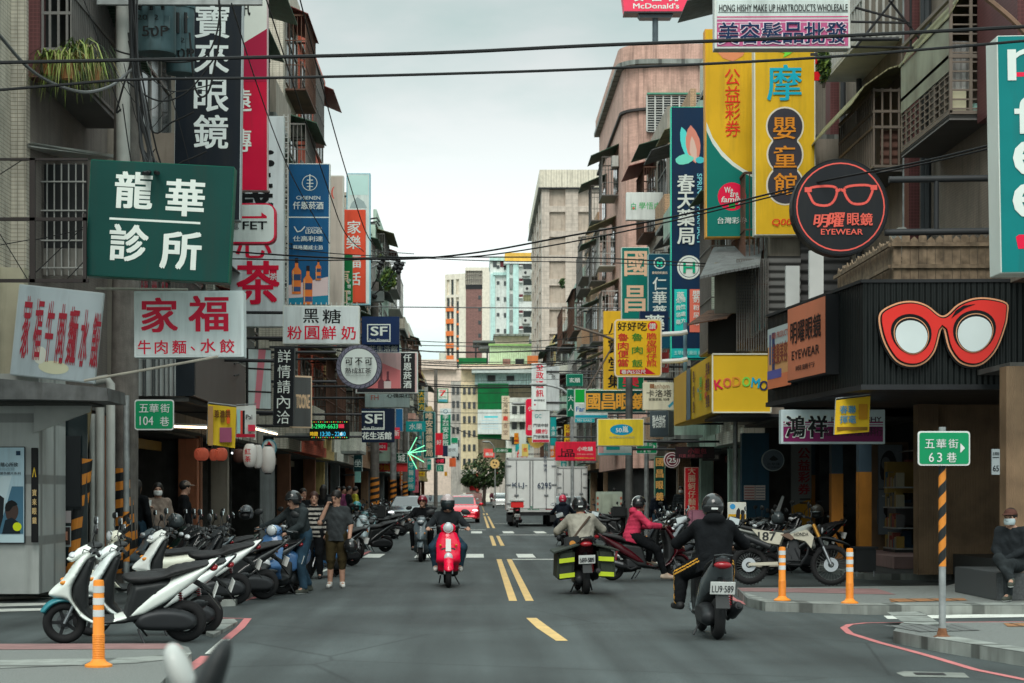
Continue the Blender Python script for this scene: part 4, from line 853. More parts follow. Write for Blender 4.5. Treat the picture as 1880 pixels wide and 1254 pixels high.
def white_tower():
    r = empty('apartment_tower'); m = P_('tower_cream', (222,214,198), grime=.12, bump=0); br = P_('tower_brown', (116,92,88), kind='tile', k1=1, k2=.25, grime=.1, bump=0); og = P_('tower_orange', (240,130,80), grime=.1, bump=0)
    Y = 350; q = Y/FPX; Z = lambda y: CH+(CY-y)*q; Wd = 46*q; D = 11.5
    M = Matrix.Translation(((854-CX)*q, Y, 0)) @ Matrix.Rotation(R(0), 4, 'Z')
    b = MB()
    def bx(bb, x0, x1, y0, y1, z0, z1, m): bb.bb((x0,y0,z0), (x1,y1,z1), m)
    k = q
    bx(b, 0, Wd, .4, 12, 0, Z(497), m); bx(b, 0, 1.2*k, 0, .4, 0, Z(491), m); bx(b, 31*k, 46*k, 0, .4, 0, Z(491), m); bx(b, 1.2*k, 31*k, 0, .4, Z(497), Z(491), m)
    b.v = [tuple(M @ V(p)) for p in b.v]; b.build('wall', r)
    b = MB(); bx(b, 1.2*k, 31*k, .1, .38, 0, Z(531), br); bx(b, 46*k, 53*k, 3, 8, 0, Z(532), br); b.v = [tuple(M @ V(p)) for p in b.v]; b.build('brick_panel', r)
    b = MB()
    for i in range(9): bx(b, (1.2+29.8*i/8)*k-.06, (1.2+29.8*i/8)*k+.06, .0, .1, Z(531), Z(497), DARK)
    for i in range(3): bx(b, 1.2*k, 31*k, .02, .09, Z(523-9*i)-.06, Z(523-9*i)+.06, DARK)
    bx(b, 1.2*k, 31*k, .12, .3, Z(531), Z(523), DARK); b.v = [tuple(M @ V(p)) for p in b.v]; b.build('roof_grille', r)
    for y in (546, 568, 592, 616, 640):
        b = MB(); bx(b, 24*k, 29*k, .04, .16, Z(y+3.5), Z(y-3.5), GLASS); b.v = [tuple(M @ V(p)) for p in b.v]; b.build('window', r)
    # left wing, turned away from the camera
    M2 = M @ Matrix.Rotation(R(180-28), 4, 'Z'); Lw = 37*q/math.cos(R(28))
    b = MB(); bx(b, 0, Lw, -8, -.3, 0, Z(503), m)
    for x0, x1 in ((0, .30), (.44, .56), (.70, .76), (.92, 1)): bx(b, Lw*x0, Lw*x1, -.3, .1, 0, Z(508), m)
    bx(b, 0, Lw, -.3, .12, Z(512), Z(502), m); bx(b, 0, Lw, -.3, .11, Z(545), Z(540), m); b.v = [tuple(M2 @ V(p)) for p in b.v]; b.build('wall', r)
    for i in range(6):
        y = 562+i*22.5; b = MB(); bx(b, .56*Lw, .92*Lw, -.2, .35, Z(y+8.5), Z(y), og); b.v = [tuple(M2 @ V(p)) for p in b.v]; b.build('balcony', r)
        b = MB(); bx(b, .57*Lw, .91*Lw, -.28, -.2, Z(y-1), Z(y-15), GLASS); b.v = [tuple(M2 @ V(p)) for p in b.v]; b.build('window', r)
        b = MB(); bx(b, .31*Lw, .43*Lw, -.28, -.2, Z(y+8), Z(y-10), GLASS); bx(b, .31*Lw, .43*Lw, -.2, .0, Z(y+12), Z(y+8), og); b.v = [tuple(M2 @ V(p)) for p in b.v]; b.build('window', r)
    b = MB(); bx(b, .57*Lw, .72*Lw, -.28, -.18, Z(540), Z(512), GLASS); b.v = [tuple(M2 @ V(p)) for p in b.v]; b.build('window', r)
    tag(r, 'distant cream tower with orange balconies and a dark brick panel', 'tower')
white_tower()
def pale_block():
    r = empty('apartment_block'); m = P_('pale_white', (224,228,224), grime=.3, bump=0); tl = P_('pale_teal', (160,188,184), grime=.3, bump=0); Y = 290
    b = MB(); prect(b, 900,478,932,790,Y+2,14,m); prect(b, 930,480,1060,790,Y,14,m); prect(b, 899,473,933,479,Y+1.6,14,tl); prect(b, 927,464,1060,480,Y-.1,14,P_('pale_yellow', (238,190,96), grime=.1, bump=0)); prect(b,925,479.5,1062,484,Y-.5,14,m); b.build('wall', r)
    b = MB(); prect(b, 901,502,909,790,Y+1.7,.3,tl); prect(b, 930,484,935,790,Y-.3,.3,tl); prect(b, 942,484,952,790,Y-.3,.3,tl); prect(b, 905,500,932,505,Y+1.5,.5,tl); b.build('teal_pier', r)
    b = MB(); prect(b, 905,478,912,490,Y+1.9,.2,GLASS); prect(b, 918,475,930,490,Y+1.9,.2,P_('wine',(92,52,58))); b.build('window', r)
    for i in range(6):
        y = 481+i*29.2
        b = MB(); prect(b, 953,y+1,960,y+6,Y-.2,.2,P_('wine',(120,58,60))); prect(b, 953,y+6,960,y+8,Y-.6,.6,m); b.build('lintel', r)
        b = MB(); prect(b, 961,y+2,982,y+13,Y-.1,.12,GLASS if i != 2 else AWN[1]); b.build('window', r)
        b = MB(); prect(b, 912,y+6,917,y+12,Y+1.9,.12,GLASS); prect(b,925,y+6,929,y+14,Y+1.9,.12,GLASS); b.build('window', r)
        if i != 2: p = W(966+(i % 3)*3, y+20, Y-.4); o = ac_unit(p.x, p.y, p.z, 1, 'air conditioner on the pale teal block, %s window from its roof' % ['top','second','','fourth','fifth','sixth'][i]); o.scale = (1.6,1.6,1.8); o.rotation_euler = (0,0,R(90))
        b = MB(); prect(b, 936,y,941,y+20,Y-.3,.3,mat('pipe_grey',(.25,.27,.26),.6,raw=True)); b.build('drain_pipe', r)
    tag(r, 'pale white and teal apartment block with wine red lintels beside the brown tower', 'building')
pale_block()
def house_mid(name, label, parts, cat='building'):
    r = empty(name)
    for nm, rects in parts:
        b = MB()
        for x0, y0, x1, y1, Y, d, m in rects: prect(b, x0, y0, x1, y1, Y, d, m)
        b.build(nm, r)
    return tag(r, label, cat)
LG = mat('wall_lime_sheet', (178,202,168), .6, kind='rib', k1=.3, grime=.15); BG = mat('wall_bluegrey_sheet', (128,150,150), .6, kind='rib', k1=.35, grime=.2); BE = P_('beige', (206,190,166), grime=.25, bump=0); PK = P_('salmon', (206,188,174), grime=.15, bump=0); CRE = P_('cream_far', (214,200,166), grime=.3, bump=0)  # PK is paled and greyed: distance haze put into its colour
GN = mat('green_netting', (8,92,56), .8, var=.35, scale=.5, grime=.3)
house_mid('roof_hut', 'lime green sheet metal roof hut with two dark openings', [('wall', [(899,634,977,673,262,9,LG)]), ('roof', [(897,631,978,634.5,261.5,10,mat('roof_lime',(120,150,100)))]), ('window', [(923,659,937,673,261.9,.08,P_('hutwin',(120,96,90))), (946,659,962,668,261.9,.08,BLACK)])])
house_mid('roof_house', 'salmon roof house with grey canopy behind the lime green hut', [('wall', [(908,616,971,650,275,9,PK)]), ('roof', [(906,613,973,616.5,274,10,KERB), (868,625,909,630,266,9,mat('grey_canopy',(.15,.16,.16),.6,raw=True)), (880,636,903,640,265,6,mat('grey_canopy',(.15,.16,.16),.6,raw=True))]), ('post', [(872,630,875,670,266,.4,DARK),(893,640,896,670,264.5,.4,DARK)]), ('green_fence', [(842,657,893,668,264,.3,GN)])])
house_mid('roof_shed', 'blue grey corrugated roof shed above the green netting wall', [('wall', [(872,684,985,706,257,8,BG)]), ('roof', [(866,678,990,684.5,256,10,mat('shed_roof',(150,160,158)))]), ('window', [(895,689,909,700,256.9,.08,BLACK),(930,690,944,699,256.9,.08,BLACK)])])
house_mid('corner_building', 'cream corner building at the end of the street with rows of small windows', [('wall', [(846,668,1010,905,260,9,BE),(846,705,878,900,258.5,2,CRE)]), ('facade_band', [(846,672,985,677,258.2,2,PK)]), ('window', [(850+i*9,712+j*26,855+i*9,724+j*26,258.4,.12,GLASS) for i in range(3) for j in range(6)])])
b = MB(); prect(b, 877,704,934,806,256.2,.5,GN); r = tag(b.build('scaffold_netting'), 'bright green construction netting hung over a far facade', 'netting')
house_mid('apartment_building', 'pinkish far apartment building left of the cream corner, with grey window bays', [('wall', [(770,676,846,909,300,12,PK),(828,700,850,909,282,3,P_('greybay',(150,146,140),bump=0))]), ('window', [(830+i*8,712+j*24,835+i*8,724+j*24,281.9,.1,GLASS) for i in range(2) for j in range(6)]), ('roof', [(768,660,838,678,299,13,PK)])])
house_mid('apartment_building', 'slim pale tower peeping out at the left of the orange balcony tower', [('wall', [(806,648,818,760,340,8,P_('slim',(170,170,156),bump=0))])])
house_mid('shop_house', 'white shop house at the far street bend behind the parked lorry', [('wall', [(930,730,1000,905,250,8,P_('farwhite',(190,194,188),bump=0))]), ('window', [(940+i*14,745+j*28,949+i*14,760+j*28,249.9,.1,GLASS) for i in range(4) for j in range(3)]), ('balcony', [(934,768+j*28,990,774+j*28,249,1.2,P_('farwhite',(190,194,188),bump=0)) for j in range(2)])])
house_mid('shop_row', 'red and white shop fronts at the end of the street below the tree', [('wall', [(846,862,930,905,246,3,P_('rowwhite',(210,205,196),bump=0))]), ('shop_front', [(862,870,874,900,245.8,.3,mat('redshop',(150,30,40))),(874,868,880,902,245.6,.3,mat('redshop2',(220,100,90))),(908,856,914,876,245.5,.3,mat('redshop3',(190,20,60)))]), ('canopy', [(854,866,874,869,243,3,WHITE)])])
# far street tree
def foliage(mb, c, r, n, m, size, rnd, gap=.45):
    for i in range(n):
        while True:
            p = V((rnd.uniform(-1,1), rnd.uniform(-1,1), rnd.uniform(-1,1)))
            if gap < p.length < 1: break
        p = V((p.x*r[0], p.y*r[1], p.z*r[2]))+V(c); a = V((rnd.uniform(-1,1), rnd.uniform(-1,1), rnd.uniform(-1,1))).normalized(); t = a.orthogonal().normalized(); u = a.cross(t); s = size*rnd.uniform(.6,1.4)
        mb.add([p-t*s*.45, p+u*s*.22, p+t*s*.55, p-u*s*.22], [(0,1,2,3)], m[rnd.randrange(len(m))])
LEAF = [mat('leaf_a', (.045,.085,.03), .6, raw=True), mat('leaf_b', (.07,.12,.04), .6, raw=True), mat('leaf_c', (.025,.055,.025), .6, raw=True)]
def tree(px, py, Y, blobs, label, n=500, size=.4):
    p = W(px, py, Y); r = empty('street_tree', (p.x, Y, 0)); rnd = random.Random(3); b = MB()
    b.tube([(0,0,0), (.1,0,2.2), (-.1,.1,4)], [.25,.2,.12], mat('bark', (.06,.05,.04), .9, raw=True, bump=.5)); 
    for x, z, rr in blobs: b.tube([(-.05,0,3), (x*.6, 0, z*.8+.6), (x,0,z)], [.10,.07,.03], mat('bark', (.06,.05,.04)))
    b.build('trunk', r, True); b = MB()
    for x, z, rr in blobs: foliage(b, (x, rnd.uniform(-1,1), z), (rr, rr, rr*.8), n, LEAF, size, rnd)
    b.build('crown', r); return tag(r, label, 'tree')
tree(888, 880, 235, [(-1.2,4.2,1.6),(.6,5.2,1.8),(2.0,4.4,1.4),(-.2,2.9,1.2),(1.3,3.2,1.1),(-1.9,3.1,.9)], 'bushy green street tree in front of the cream corner building')
# ------------------------------------------------------------------ the two corner houses nearest the camera
WOOD = mat('wood_panel', (.27,.17,.10), .55, raw=True, kind='rib', k1=.03, var=.35, scale=2); WOODF = mat('fence_wood', (.25,.185,.125), .8, raw=True, var=.5, scale=7, grime=.4)
BLKSH = mat('black_corrugated', (.008,.011,.011), .45, raw=True, kind='rib', k1=.085); WTILE = mat('white_wall_tile', (.50,.52,.50), .4, raw=True, kind='tile', k1=.9, k2=.9, mortar=(.55,.55,.55), grime=.25, var=.08)
HAZ = mat('hazard_orange', (.72,.25,.035), .5, raw=True, grime=.25); CREAMW = WALLS[0]
def poly_px(b, pts, Y, m, t=.02): return b.slab([W(x, y, Y) for x, y in pts], (0,1,0), t, m)
def left_corner():
    r = empty('corner_house', (-7, 30, 0)); off = V((7,-30,0))
    def bl(b, n, p=None, **k): b.v = [tuple(V(q)+off) for q in b.v]; return b.build(n, p or r, **k)
    mz = P_('fine_grey_mosaic', (106,101,97), kind='tile', k1=.045, k2=.045, mortar=(.75,.75,.75), grime=.4)
    b = MB(); b.bb((-15,22,3.2), (-7.02,29.4,20), CREAMW); b.bb((-15,29.4,3.2), (-6.8,35.6,20), mz); bl(b, 'wall')
    b = MB(); b.bb((-7.02,29.15,4.9), (-6.79,29.4,20), CREAMW); bl(b, 'corner_pier')
    b = MB(); b.bb((-6.79,29.3,7.9), (-6.62,29.7,20), mat('oxblood_tile', (.10,.035,.035), .5, raw=True, kind='tile', k1=.06, k2=.06, mortar=(1.6,1.6,1.6))); bl(b, 'tiled_post')
    # balcony cage with plants
    b = MB(); b.bb((-6.8,29.45,7.95), (-6.17,33.7,8.05), mat('cage_floor', (.12,.115,.11), .7, raw=True, kind='hrib', k1=.1)); bl(b, 'balcony_floor')
    b = MB(); g = mat('cage_bars', (.20,.19,.18), .5, .2, raw=True)
    for x in (-6.60,-6.49,-6.36,-6.23): b.box((x,29.42,9.6), (.035,.035,3.2), g)
    for z in (8.05,8.35,8.9,9.15,10.0): b.box((-6.4,29.42,z), (.46,.04,.045), g)
    for i in range(30): b.box((-6.17,29.42+4.28*i/29,9.55), (.022,.022,3.0), g)
    for z in (8.06,9.2,10.3): b.box((-6.17,31.56,z), (.045,4.28,.05), g)
    bl(b, 'balcony_grille')
    b = MB(); b.bb((-6.78,29.5,8.06), (-6.7,33.6,10.8), BLACK); bl(b, 'balcony_door')
    b = MB(); b.slab([(-6.7,30.4,10.6),(-6.7,34.2,9.5),(-5.75,34.2,8.95),(-5.75,30.4,10.0)], (0,0,1), .03, AWN[0]); bl(b, 'awning')
    # window behind bars and its canopy
    b = MB(); b.slab([W(47,264,29.2), W(60,262,29.2), W(214,284,32.5), W(212,290,32.5), W(60,270,29.2)], (-.3,.2,0), 1.4, mat('canopy_white', (.55,.56,.53), .5, raw=True, grime=.2)); bl(b, 'canopy')
    b = MB(); prect(b, 68,302,158,455,30.4,.1,BLACK); wo = bl(b, 'window')
    b = MB(); g2 = mat('bar_light', (.38,.38,.36), .5, .2, raw=True)
    for i in range(7): prect(b, 72+i*13.2,300,74+i*13.2,506,30.2,.03,g2)
    for y in (332,385,440,490): prect(b, 66,y,158,y+2.5,30.17,.03,g2)
    bl(b, 'window_bars', wo)
    b = MB(); prect(b, 66,456,160,505,30.35,.05,mat('sill_panel',(.22,.21,.19),.7,raw=True,grime=.4)); bl(b, 'spandrel')
    # ground floor: white tiled corner, canopy box, shop window
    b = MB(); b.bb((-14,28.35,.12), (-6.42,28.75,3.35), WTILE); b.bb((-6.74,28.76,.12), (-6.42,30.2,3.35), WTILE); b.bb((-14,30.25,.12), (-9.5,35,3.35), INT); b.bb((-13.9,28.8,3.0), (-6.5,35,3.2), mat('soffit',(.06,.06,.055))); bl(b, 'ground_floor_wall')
    b = MB(); poly_px(b, [(0,490),(44,492),(42,560),(20,690),(0,690)], 28.4, mat('yellowed_plaster', (.50,.46,.34), .7, raw=True, grime=.4), .3); bl(b, 'plaster_pier')
    b = MB(); m = mat('awning_lead', (.13,.135,.135), .6, .2, raw=True, var=.4, scale=4, grime=.6)
    b.slab([W(-60,690,27.2), W(196,712,27.2), W(198,736,27.2), W(55,733,27.2), W(-60,733,27.2)], (0,1,0), 1.4, m); bl(b, 'canopy_box')
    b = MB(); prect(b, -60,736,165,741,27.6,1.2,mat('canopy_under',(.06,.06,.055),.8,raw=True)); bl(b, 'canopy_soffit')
    b = MB(); poly_px(b, [(62,743),(168,743),(165,756),(62,795)], 28.25, mat('fascia_white', (.42,.43,.41), .5, raw=True), .05); bl(b, 'side_fascia')
    b = MB(); prect(b, 78,760,160,1040,30.3,.06,GLASS); wo = bl(b, 'shop_window')
    b = MB()
    for x0,y0,x1,y1,c in ((76,938,130,960,(150,140,140)),(78,966,130,1004,(140,145,145)),(84,905,122,930,(70,60,55)),(90,1029,106,1040,(200,150,30)),(80,840,150,935,(40,44,46))): prect(b, x0,y0,x1,y1,30.25,.02,cm(c))
    bl(b, 'window_sticker', wo)
    b = MB(); prect(b, 112,968,128,1000,30.22,.02,cm((60,50,48))); prect(b,116,976,124,992,30.2,.01,cm((150,110,95))); prect(b, 108,800,148,930,30.23,.02,cm((46,48,50))); b2 = b; bl(b2, 'portrait_sticker', wo)
    tag(r, 'cream tiled corner house with barred balcony and white tiled ground floor, left edge', 'house', 'shop houses lining the street')
left_corner()
shop_house(-1, 35.8, 46, 6.6, 15, WALLS[1], 'grey arcaded house behind the dark brown optician fascia, left', base=3.3, seed=91, upX=6.4, pil=P_('salmon_pillar', (150,104,84)), warm=True)
def left_fascia():
    r = empty('shop_fascia', (-5.7, 36, 3.3)); off = V((5.7,-36,-3.3))
    def bl(b, n, **k): b.v = [tuple(V(q)+off) for q in b.v]; return b.build(n, r, **k)
    wr = mat('white_ribbed_sheet', (.55,.57,.55), .5, raw=True); b = MB(); prect(b, 238,650,322,727,35.4,.2,wr); bl(b, 'ribbed_panel'); b = MB()
    for x in (262,266,279,283,291,301,309,318): prect(b, x,650,x+2,727,35.36,.04,mat('rib_shadow_gap',(.12,.13,.13),.6,raw=True))  # dark strips that put the shade between the ribs into colour
    bl(b, 'rib_shade_strip')
    b = MB(); prect(b, 322,640,357,727,35.45,.15,mat('navy_panel',(.012,.018,.024),.4,raw=True)); bl(b, 'navy_panel')
    z0, z1 = 3.38, 4.45; xa, ya = W(357,0,35.5).x, 35.5; xb, yb = W(450,0,44).x, 44
    b = MB(); b.slab([(xa,ya,z0),(xb,yb,z0),(xb,yb,z1),(xa,ya,z1)], (-1,0,0), .2, cm((92,86,84))); bl(b, 'fascia_board')
    b = MB(); u = V((xb-xa, yb-ya, 0)); L_ = u.length; u.normalize(); M = Matrix.Translation(((xa+xb)/2, (ya+yb)/2, (z0+z1)/2)) @ Matrix(((u.x,0,-u.y,0),(u.y,0,u.x,0),(0,1,0,0),(0,0,0,1)))
    t = MB(); mw = cm((205,208,204)); put_text(t, '寶來眼鏡', .6, .22, .62, mw, w=4.9); put_text(t, 'POLAI OPTICAL', .8, -.26, .17, mw, w=3.2); t.quad([(-3.2,.02,0),(-3.0,.5,0),(-2.85,.02,0),(-2.95,-.1,0)], cm((200,170,60)))
    b.add([M @ V((x,y,z+.012)) for x,y,z in t.v], t.f, mw); b.mats = t.mats; b.m = list(t.m); bl(b, 'lettering')
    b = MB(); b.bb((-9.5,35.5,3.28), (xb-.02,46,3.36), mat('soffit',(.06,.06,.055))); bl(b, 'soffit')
    tag(r, 'dark brown optician fascia with white lettering and ribbed white end panel over the left arcade', 'fascia')
left_fascia()
def right_corner():
    r = empty('corner_house', (8, 32, 0)); off = V((-8,-32,0))
    def bl(b, n, p=None, **k): b.v = [tuple(V(q)+off) for q in b.v]; return b.build(n, p or r, **k)
    mz = P_('fine_beige_mosaic', (112,104,96), kind='tile', k1=.045, k2=.045, mortar=(.7,.7,.7), grime=.5); b = MB()
    b.bb((8.25,28,4.85), (16,47,20), mz); bl(b, 'wall')
    ox = mat('oxblood_tile', (.10,.035,.035))
    b = MB(); b.bb((8.0,28.6,7.5), (8.26,30.9,20), ox); b.bb((8.05,36.0,4.9), (8.26,36.4,20), ox); b.bb((8.05,44,4.9), (8.26,44.6,20), ox); bl(b, 'tiled_pier')
    b = MB()
    for y in (34.9,35.25,41.2,43): b.tube([(8.15,y,4.9),(8.15,y,20)], .06, mat('pipe_dark',(.04,.045,.05),.5,raw=True), 8)
    b.tube([(8.17,36.9,4.9),(8.17,36.9,20)], .045, GALV, 8); bl(b, 'drain_pipe')
    # big cage: fibre panel, louvres
    fr = mat('cage_bronze', (.20,.165,.135), .5, .3, raw=True); b = MB(); z0, z1 = 7.7, 9.55
    for y in (31,34.5):
        for x in (7.6,7.92,8.22): b.box((x,y,(z0+z1)/2), (.05,.05,z1-z0), fr)
    for i in range(12): b.box((7.91,31,z0+.06+i*.15), (.62,.025,.025), fr)
    for z in (z0,z0+.9,z1): b.box((7.91,31,z), (.66,.06,.06), fr); b.box((7.6,32.75,z), (.06,3.5,.06), fr)
    for i in range(11): b.box((7.6,31+3.5*i/10,8.02), (.04,.06 if i % 3 == 0 else .03,.66), fr)
    for i in range(6): b.box((7.6,32.75,7.76+i*.11), (.03,3.5,.022), fr)
    bl(b, 'balcony_grille')
    b = MB(); b.bb((7.57,31.02,8.36), (7.59,34.5,9.2), mat('fibre_panel', (.30,.32,.24), .45, raw=True, var=.4, scale=1.2, grime=.4)); bl(b, 'fibre_panel')
    b = MB(); b.slab([(7.55,30.95,9.2),(7.75,30.95,9.55),(8.25,30.95,9.72),(8.25,34.6,9.72),(7.75,34.6,9.55),(7.55,34.6,9.2)][::1], (0,0,1), .03, AWN[1]); bl(b, 'balcony_roof')
    b = MB(); b.bb((7.58,31,7.58), (8.25,34.5,7.68), mat('cage_floor',(.12,.115,.11))); bl(b, 'balcony_floor')
    b = MB(); b.bb((7.68,31.2,7.72), (7.9,31.3,8.1), cm((205,200,170))); b.bb((7.66,31.25,8.1),(8.0,31.3,8.9), mat('curtain',(.5,.5,.48),.9,raw=True,kind='rib',k1=.1)); bl(b, 'curtain')
    b = MB(); b.lathe([(.06,7.72),(.075,7.86),(0,7.86)], cm((150,190,180)), 12, Matrix.Translation((8.05,31.12,0))); bl(b, 'flower_tub'); b = MB(); b.lathe([(.05,7.72),(.05,7.85),(0,7.85)], cm((150,40,40)), 12, Matrix.Translation((8.16,31.12,0))); bl(b, 'flower_tub')
    # second cage with curved fibre roof, third higher one
    b = MB(); z0, z1 = 7.85, 9.3
    for i in range(18): b.box((7.6,37+3.5*i/17,8.55), (.03,.03,1.4), fr)
    for i in range(5): b.box((7.6+.16*i,37,8.6), (.035,.035,1.5), fr)
    for z in (z0,8.6,8.9,z1): b.box((7.6,38.75,z), (.05,3.5,.05), fr); b.box((7.92,37,z), (.64,.05,.05), fr)
    bl(b, 'balcony_grille'); b = MB()
    pr = [(8.25,9.75),(7.8,9.62),(7.35,9.3),(7.1,8.95)]
    for (xa,za),(xb,zb) in zip(pr, pr[1:]): b.slab([(xa,36.6,za),(xb,36.6,zb),(xb,41,zb),(xa,41,za)], (0,0,1), .03, AWN[1])
    bl(b, 'balcony_roof'); b = MB(); b.bb((7.62,37,7.75),(8.24,40.5,7.84), mat('cage_floor',(.12,.115,.11))); bl(b, 'balcony_floor'); b = MB(); b.bb((7.75,37.1,7.9),(8.1,37.16,8.55), mat('plank_red',(.12,.06,.045),.8,raw=True,kind='hrib',k1=.16)); bl(b, 'wood_screen')
    b = MB()
    for i in range(16): b.box((7.5,37.5+4*i/15,11.2), (.05,.05,1.5), GRILW)
    for z in (10.5,11.2,11.9): b.box((7.5,39.5,z), (.06,4,.06), GRILW)
    for i in range(6): b.box((7.5+.13*i,37.5,11.2), (.04,.04,1.5), GRILW)
    b.box((7.87,39.5,10.45), (.8,4,.06), GRILW); bl(b, 'balcony_grille')
    for y, z in ((29.2,5.9),(41.6,6.2),(45.2,8.5),(45.2,11.5)):
        b = MB(); b.bb((8.22,y,z),(8.27,y+1.4,z+1.1), GLASS); bl(b, 'window')
    # ground floor arcade
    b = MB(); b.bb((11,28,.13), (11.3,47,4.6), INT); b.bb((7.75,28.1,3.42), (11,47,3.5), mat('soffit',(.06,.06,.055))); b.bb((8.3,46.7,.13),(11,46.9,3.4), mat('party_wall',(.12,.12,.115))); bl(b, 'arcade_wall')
    for x0, y0, x1, y1 in ((7.6,27.75,8.6,28.1),(7.95,34.8,8.32,35.2)):
        b = MB(); b.bb((x0,y0,.13),(x1,y1,3.42), WOOD); bl(b, 'pillar')
    b = MB(); b.bb((8.32,35.0,.13),(10.2,35.12,3.42), WOOD); bl(b, 'wood_screen')
    BLU = mat('pillar_blue', (.05,.085,.115), .5, raw=True)
    for x, y in ((7.85,39.8),(7.95,43.4),(7.85,46.4)):
        b = MB(); b.box((x+.12,y,1.08),(.26,.3,1.9), mat('pillar_orange',(.50,.20,.03),.5,raw=True,grime=.3)); b.box((x+.12,y,2.7),(.255,.295,1.35), BLU); bl(b, 'pillar')
    b = MB(); prect(b, 1598,812,1668,1065,43.2,.12,mat('wood_ply',(.16,.10,.06),.6,raw=True,var=.3)); bl(b, 'wood_screen')
    b = MB(); b.bb((8.6,29.6,.13),(11,34.9,.5), mat('granite_step',(.07,.075,.078),.4,raw=True,var=.3,scale=30)); bl(b, 'step'); b = MB(); b.bb((8.1,37.5,.13),(11,42,.36), mat('step_pink',(.3,.19,.18),.6,raw=True,grime=.3)); bl(b, 'step')
    b = MB(); b.bb((9.3,36.5,3.38),(9.36,38.2,3.42), COOL); bl(b,'tube_lamp'); b = MB(); b.bb((9.6,31.5,3.38),(9.66,32.2,3.42), COOL); bl(b,'tube_lamp')
    b = MB(); rnd = random.Random(4)
    for i in range(16): y = rnd.uniform(36,46); z = rnd.choice([.14,.14,.6,1.0]); b.bb((10.9-rnd.uniform(.1,.6),y,z),(10.98,y+rnd.uniform(.3,.9),z+rnd.uniform(.2,.5)), shopcol())
    o = bl(b, 'goods_display'); o['kind'] = 'stuff'
    b = MB(); b.bb((8.7,40.2,.36),(9.1,41.4,.42), DARK); rnd = random.Random(9)
    for z in (.42,.85,1.28,1.7):
        b.bb((8.7,40.2,z),(9.1,41.4,z+.03), GALV)
        for i in range(9): b.bb((8.74,40.22+i*.13,z+.03),(8.9,40.32+i*.13,z+.03+rnd.uniform(.16,.34)), shopcol())
    o = bl(b, 'display_rack'); o['kind'] = 'stuff'
    for y, z, w_, h_, c in ((36.2,1.2,1.2,1.5,(120,110,96)),(38.6,1.5,.9,1.2,(170,170,160)),(42.2,1.3,1.2,1.4,(110,120,126)),(44.4,1.4,1.0,1.3,(150,110,80))): b = MB(); b.bb((10.9,y,z),(10.98,y+w_,z+h_), cm(c)); b.bb((10.88,y+.1,z+.15),(10.9,y+w_-.1,z+h_*.5), shopcol()); bl(b, 'wall_poster')
    for z in (2.5,1.6): b = MB(); b.bb((9.4,37,z),(9.44,44,z+.03), mat('cloth_rail',(.3,.3,.29),.5,raw=True)) if z > 2 else b.bb((10.2,39,2.0),(10.9,39.06,2.6), cm((176,60,66))); bl(b, 'rail' if z > 2 else 'hanging_board')
    tag(r, 'beige mosaic corner house with bronze balcony cages above the black fascia, right edge', 'house', 'shop houses lining the street')
right_corner()
# black corrugated fascia with the wooden fence on top
def fascia():
    r = empty('shop_fascia', (6, 30, 3.3)); off = V((-6,-30,-3.3))
    def bl(b, n, p=None, **k): b.v = [tuple(V(q)+off) for q in b.v]; return b.build(n, p or r, **k)
    b = MB(); pl = [(6,30),(14,29.7),(14,36),(5.7,36.2),(5.42,36)]; b.slab([(x,y,3.28) for x,y in pl], (0,0,1), 1.58, BLKSH); bl(b, 'corrugated_cladding')
    b = MB(); b.slab([(x,y,3.2) for x,y in [(5.96,29.97),(14,29.67),(14,36),(5.66,36.2),(5.38,36)]], (0,0,1), .08, DARK); b.slab([(x,y,4.861) for x,y in [(5.96,29.97),(14,29.67),(14,36),(5.66,36.2),(5.38,36)]], (0,0,1), .05, DARK); bl(b, 'edge_trim')
    tag(r, 'black corrugated shop fascia carrying the giant red spectacles', 'fascia'); return r
fascia()
def fence():
    r = empty('wooden_fence', (6.68, 31, 4.9)); off = V((-6.68,-31,-4.9)); rnd = random.Random(8); b = MB()
    def brd(x, y, dx, dy, w, h):
        q = V((x,y,4.9)); d = V((dx,dy,0)); n = V((dy,-dx,0)); p = [q, q+d*w, q+d*w+V((0,0,h-.06)), q+d*w*.5+V((0,0,h)), q+V((0,0,h-.06))]
        b.slab([v+off for v in p], n, .022, WOODF)
    for i in range(12): brd(6.68+i*.135,31,1,0,.127,rnd.uniform(.80,.9))
    for i in range(34): brd(6.68,31.05+i*.14,0,1,.115,rnd.uniform(.78,.86))
    b.build('fence_board', r)['kind'] = 'stuff'
    b = MB()
    for z in (5.2,5.55): b.bb((6.64,30.93,z),(8.3,30.97,z+.06), WOODF); b.bb((6.60,31,z),(6.64,35.8,z+.06), WOODF)
    b.v = [tuple(V(p)+off) for p in b.v]; b.build('rail', r)
    tag(r, 'weathered wooden picket fence standing on top of the black fascia', 'fence')
fence()
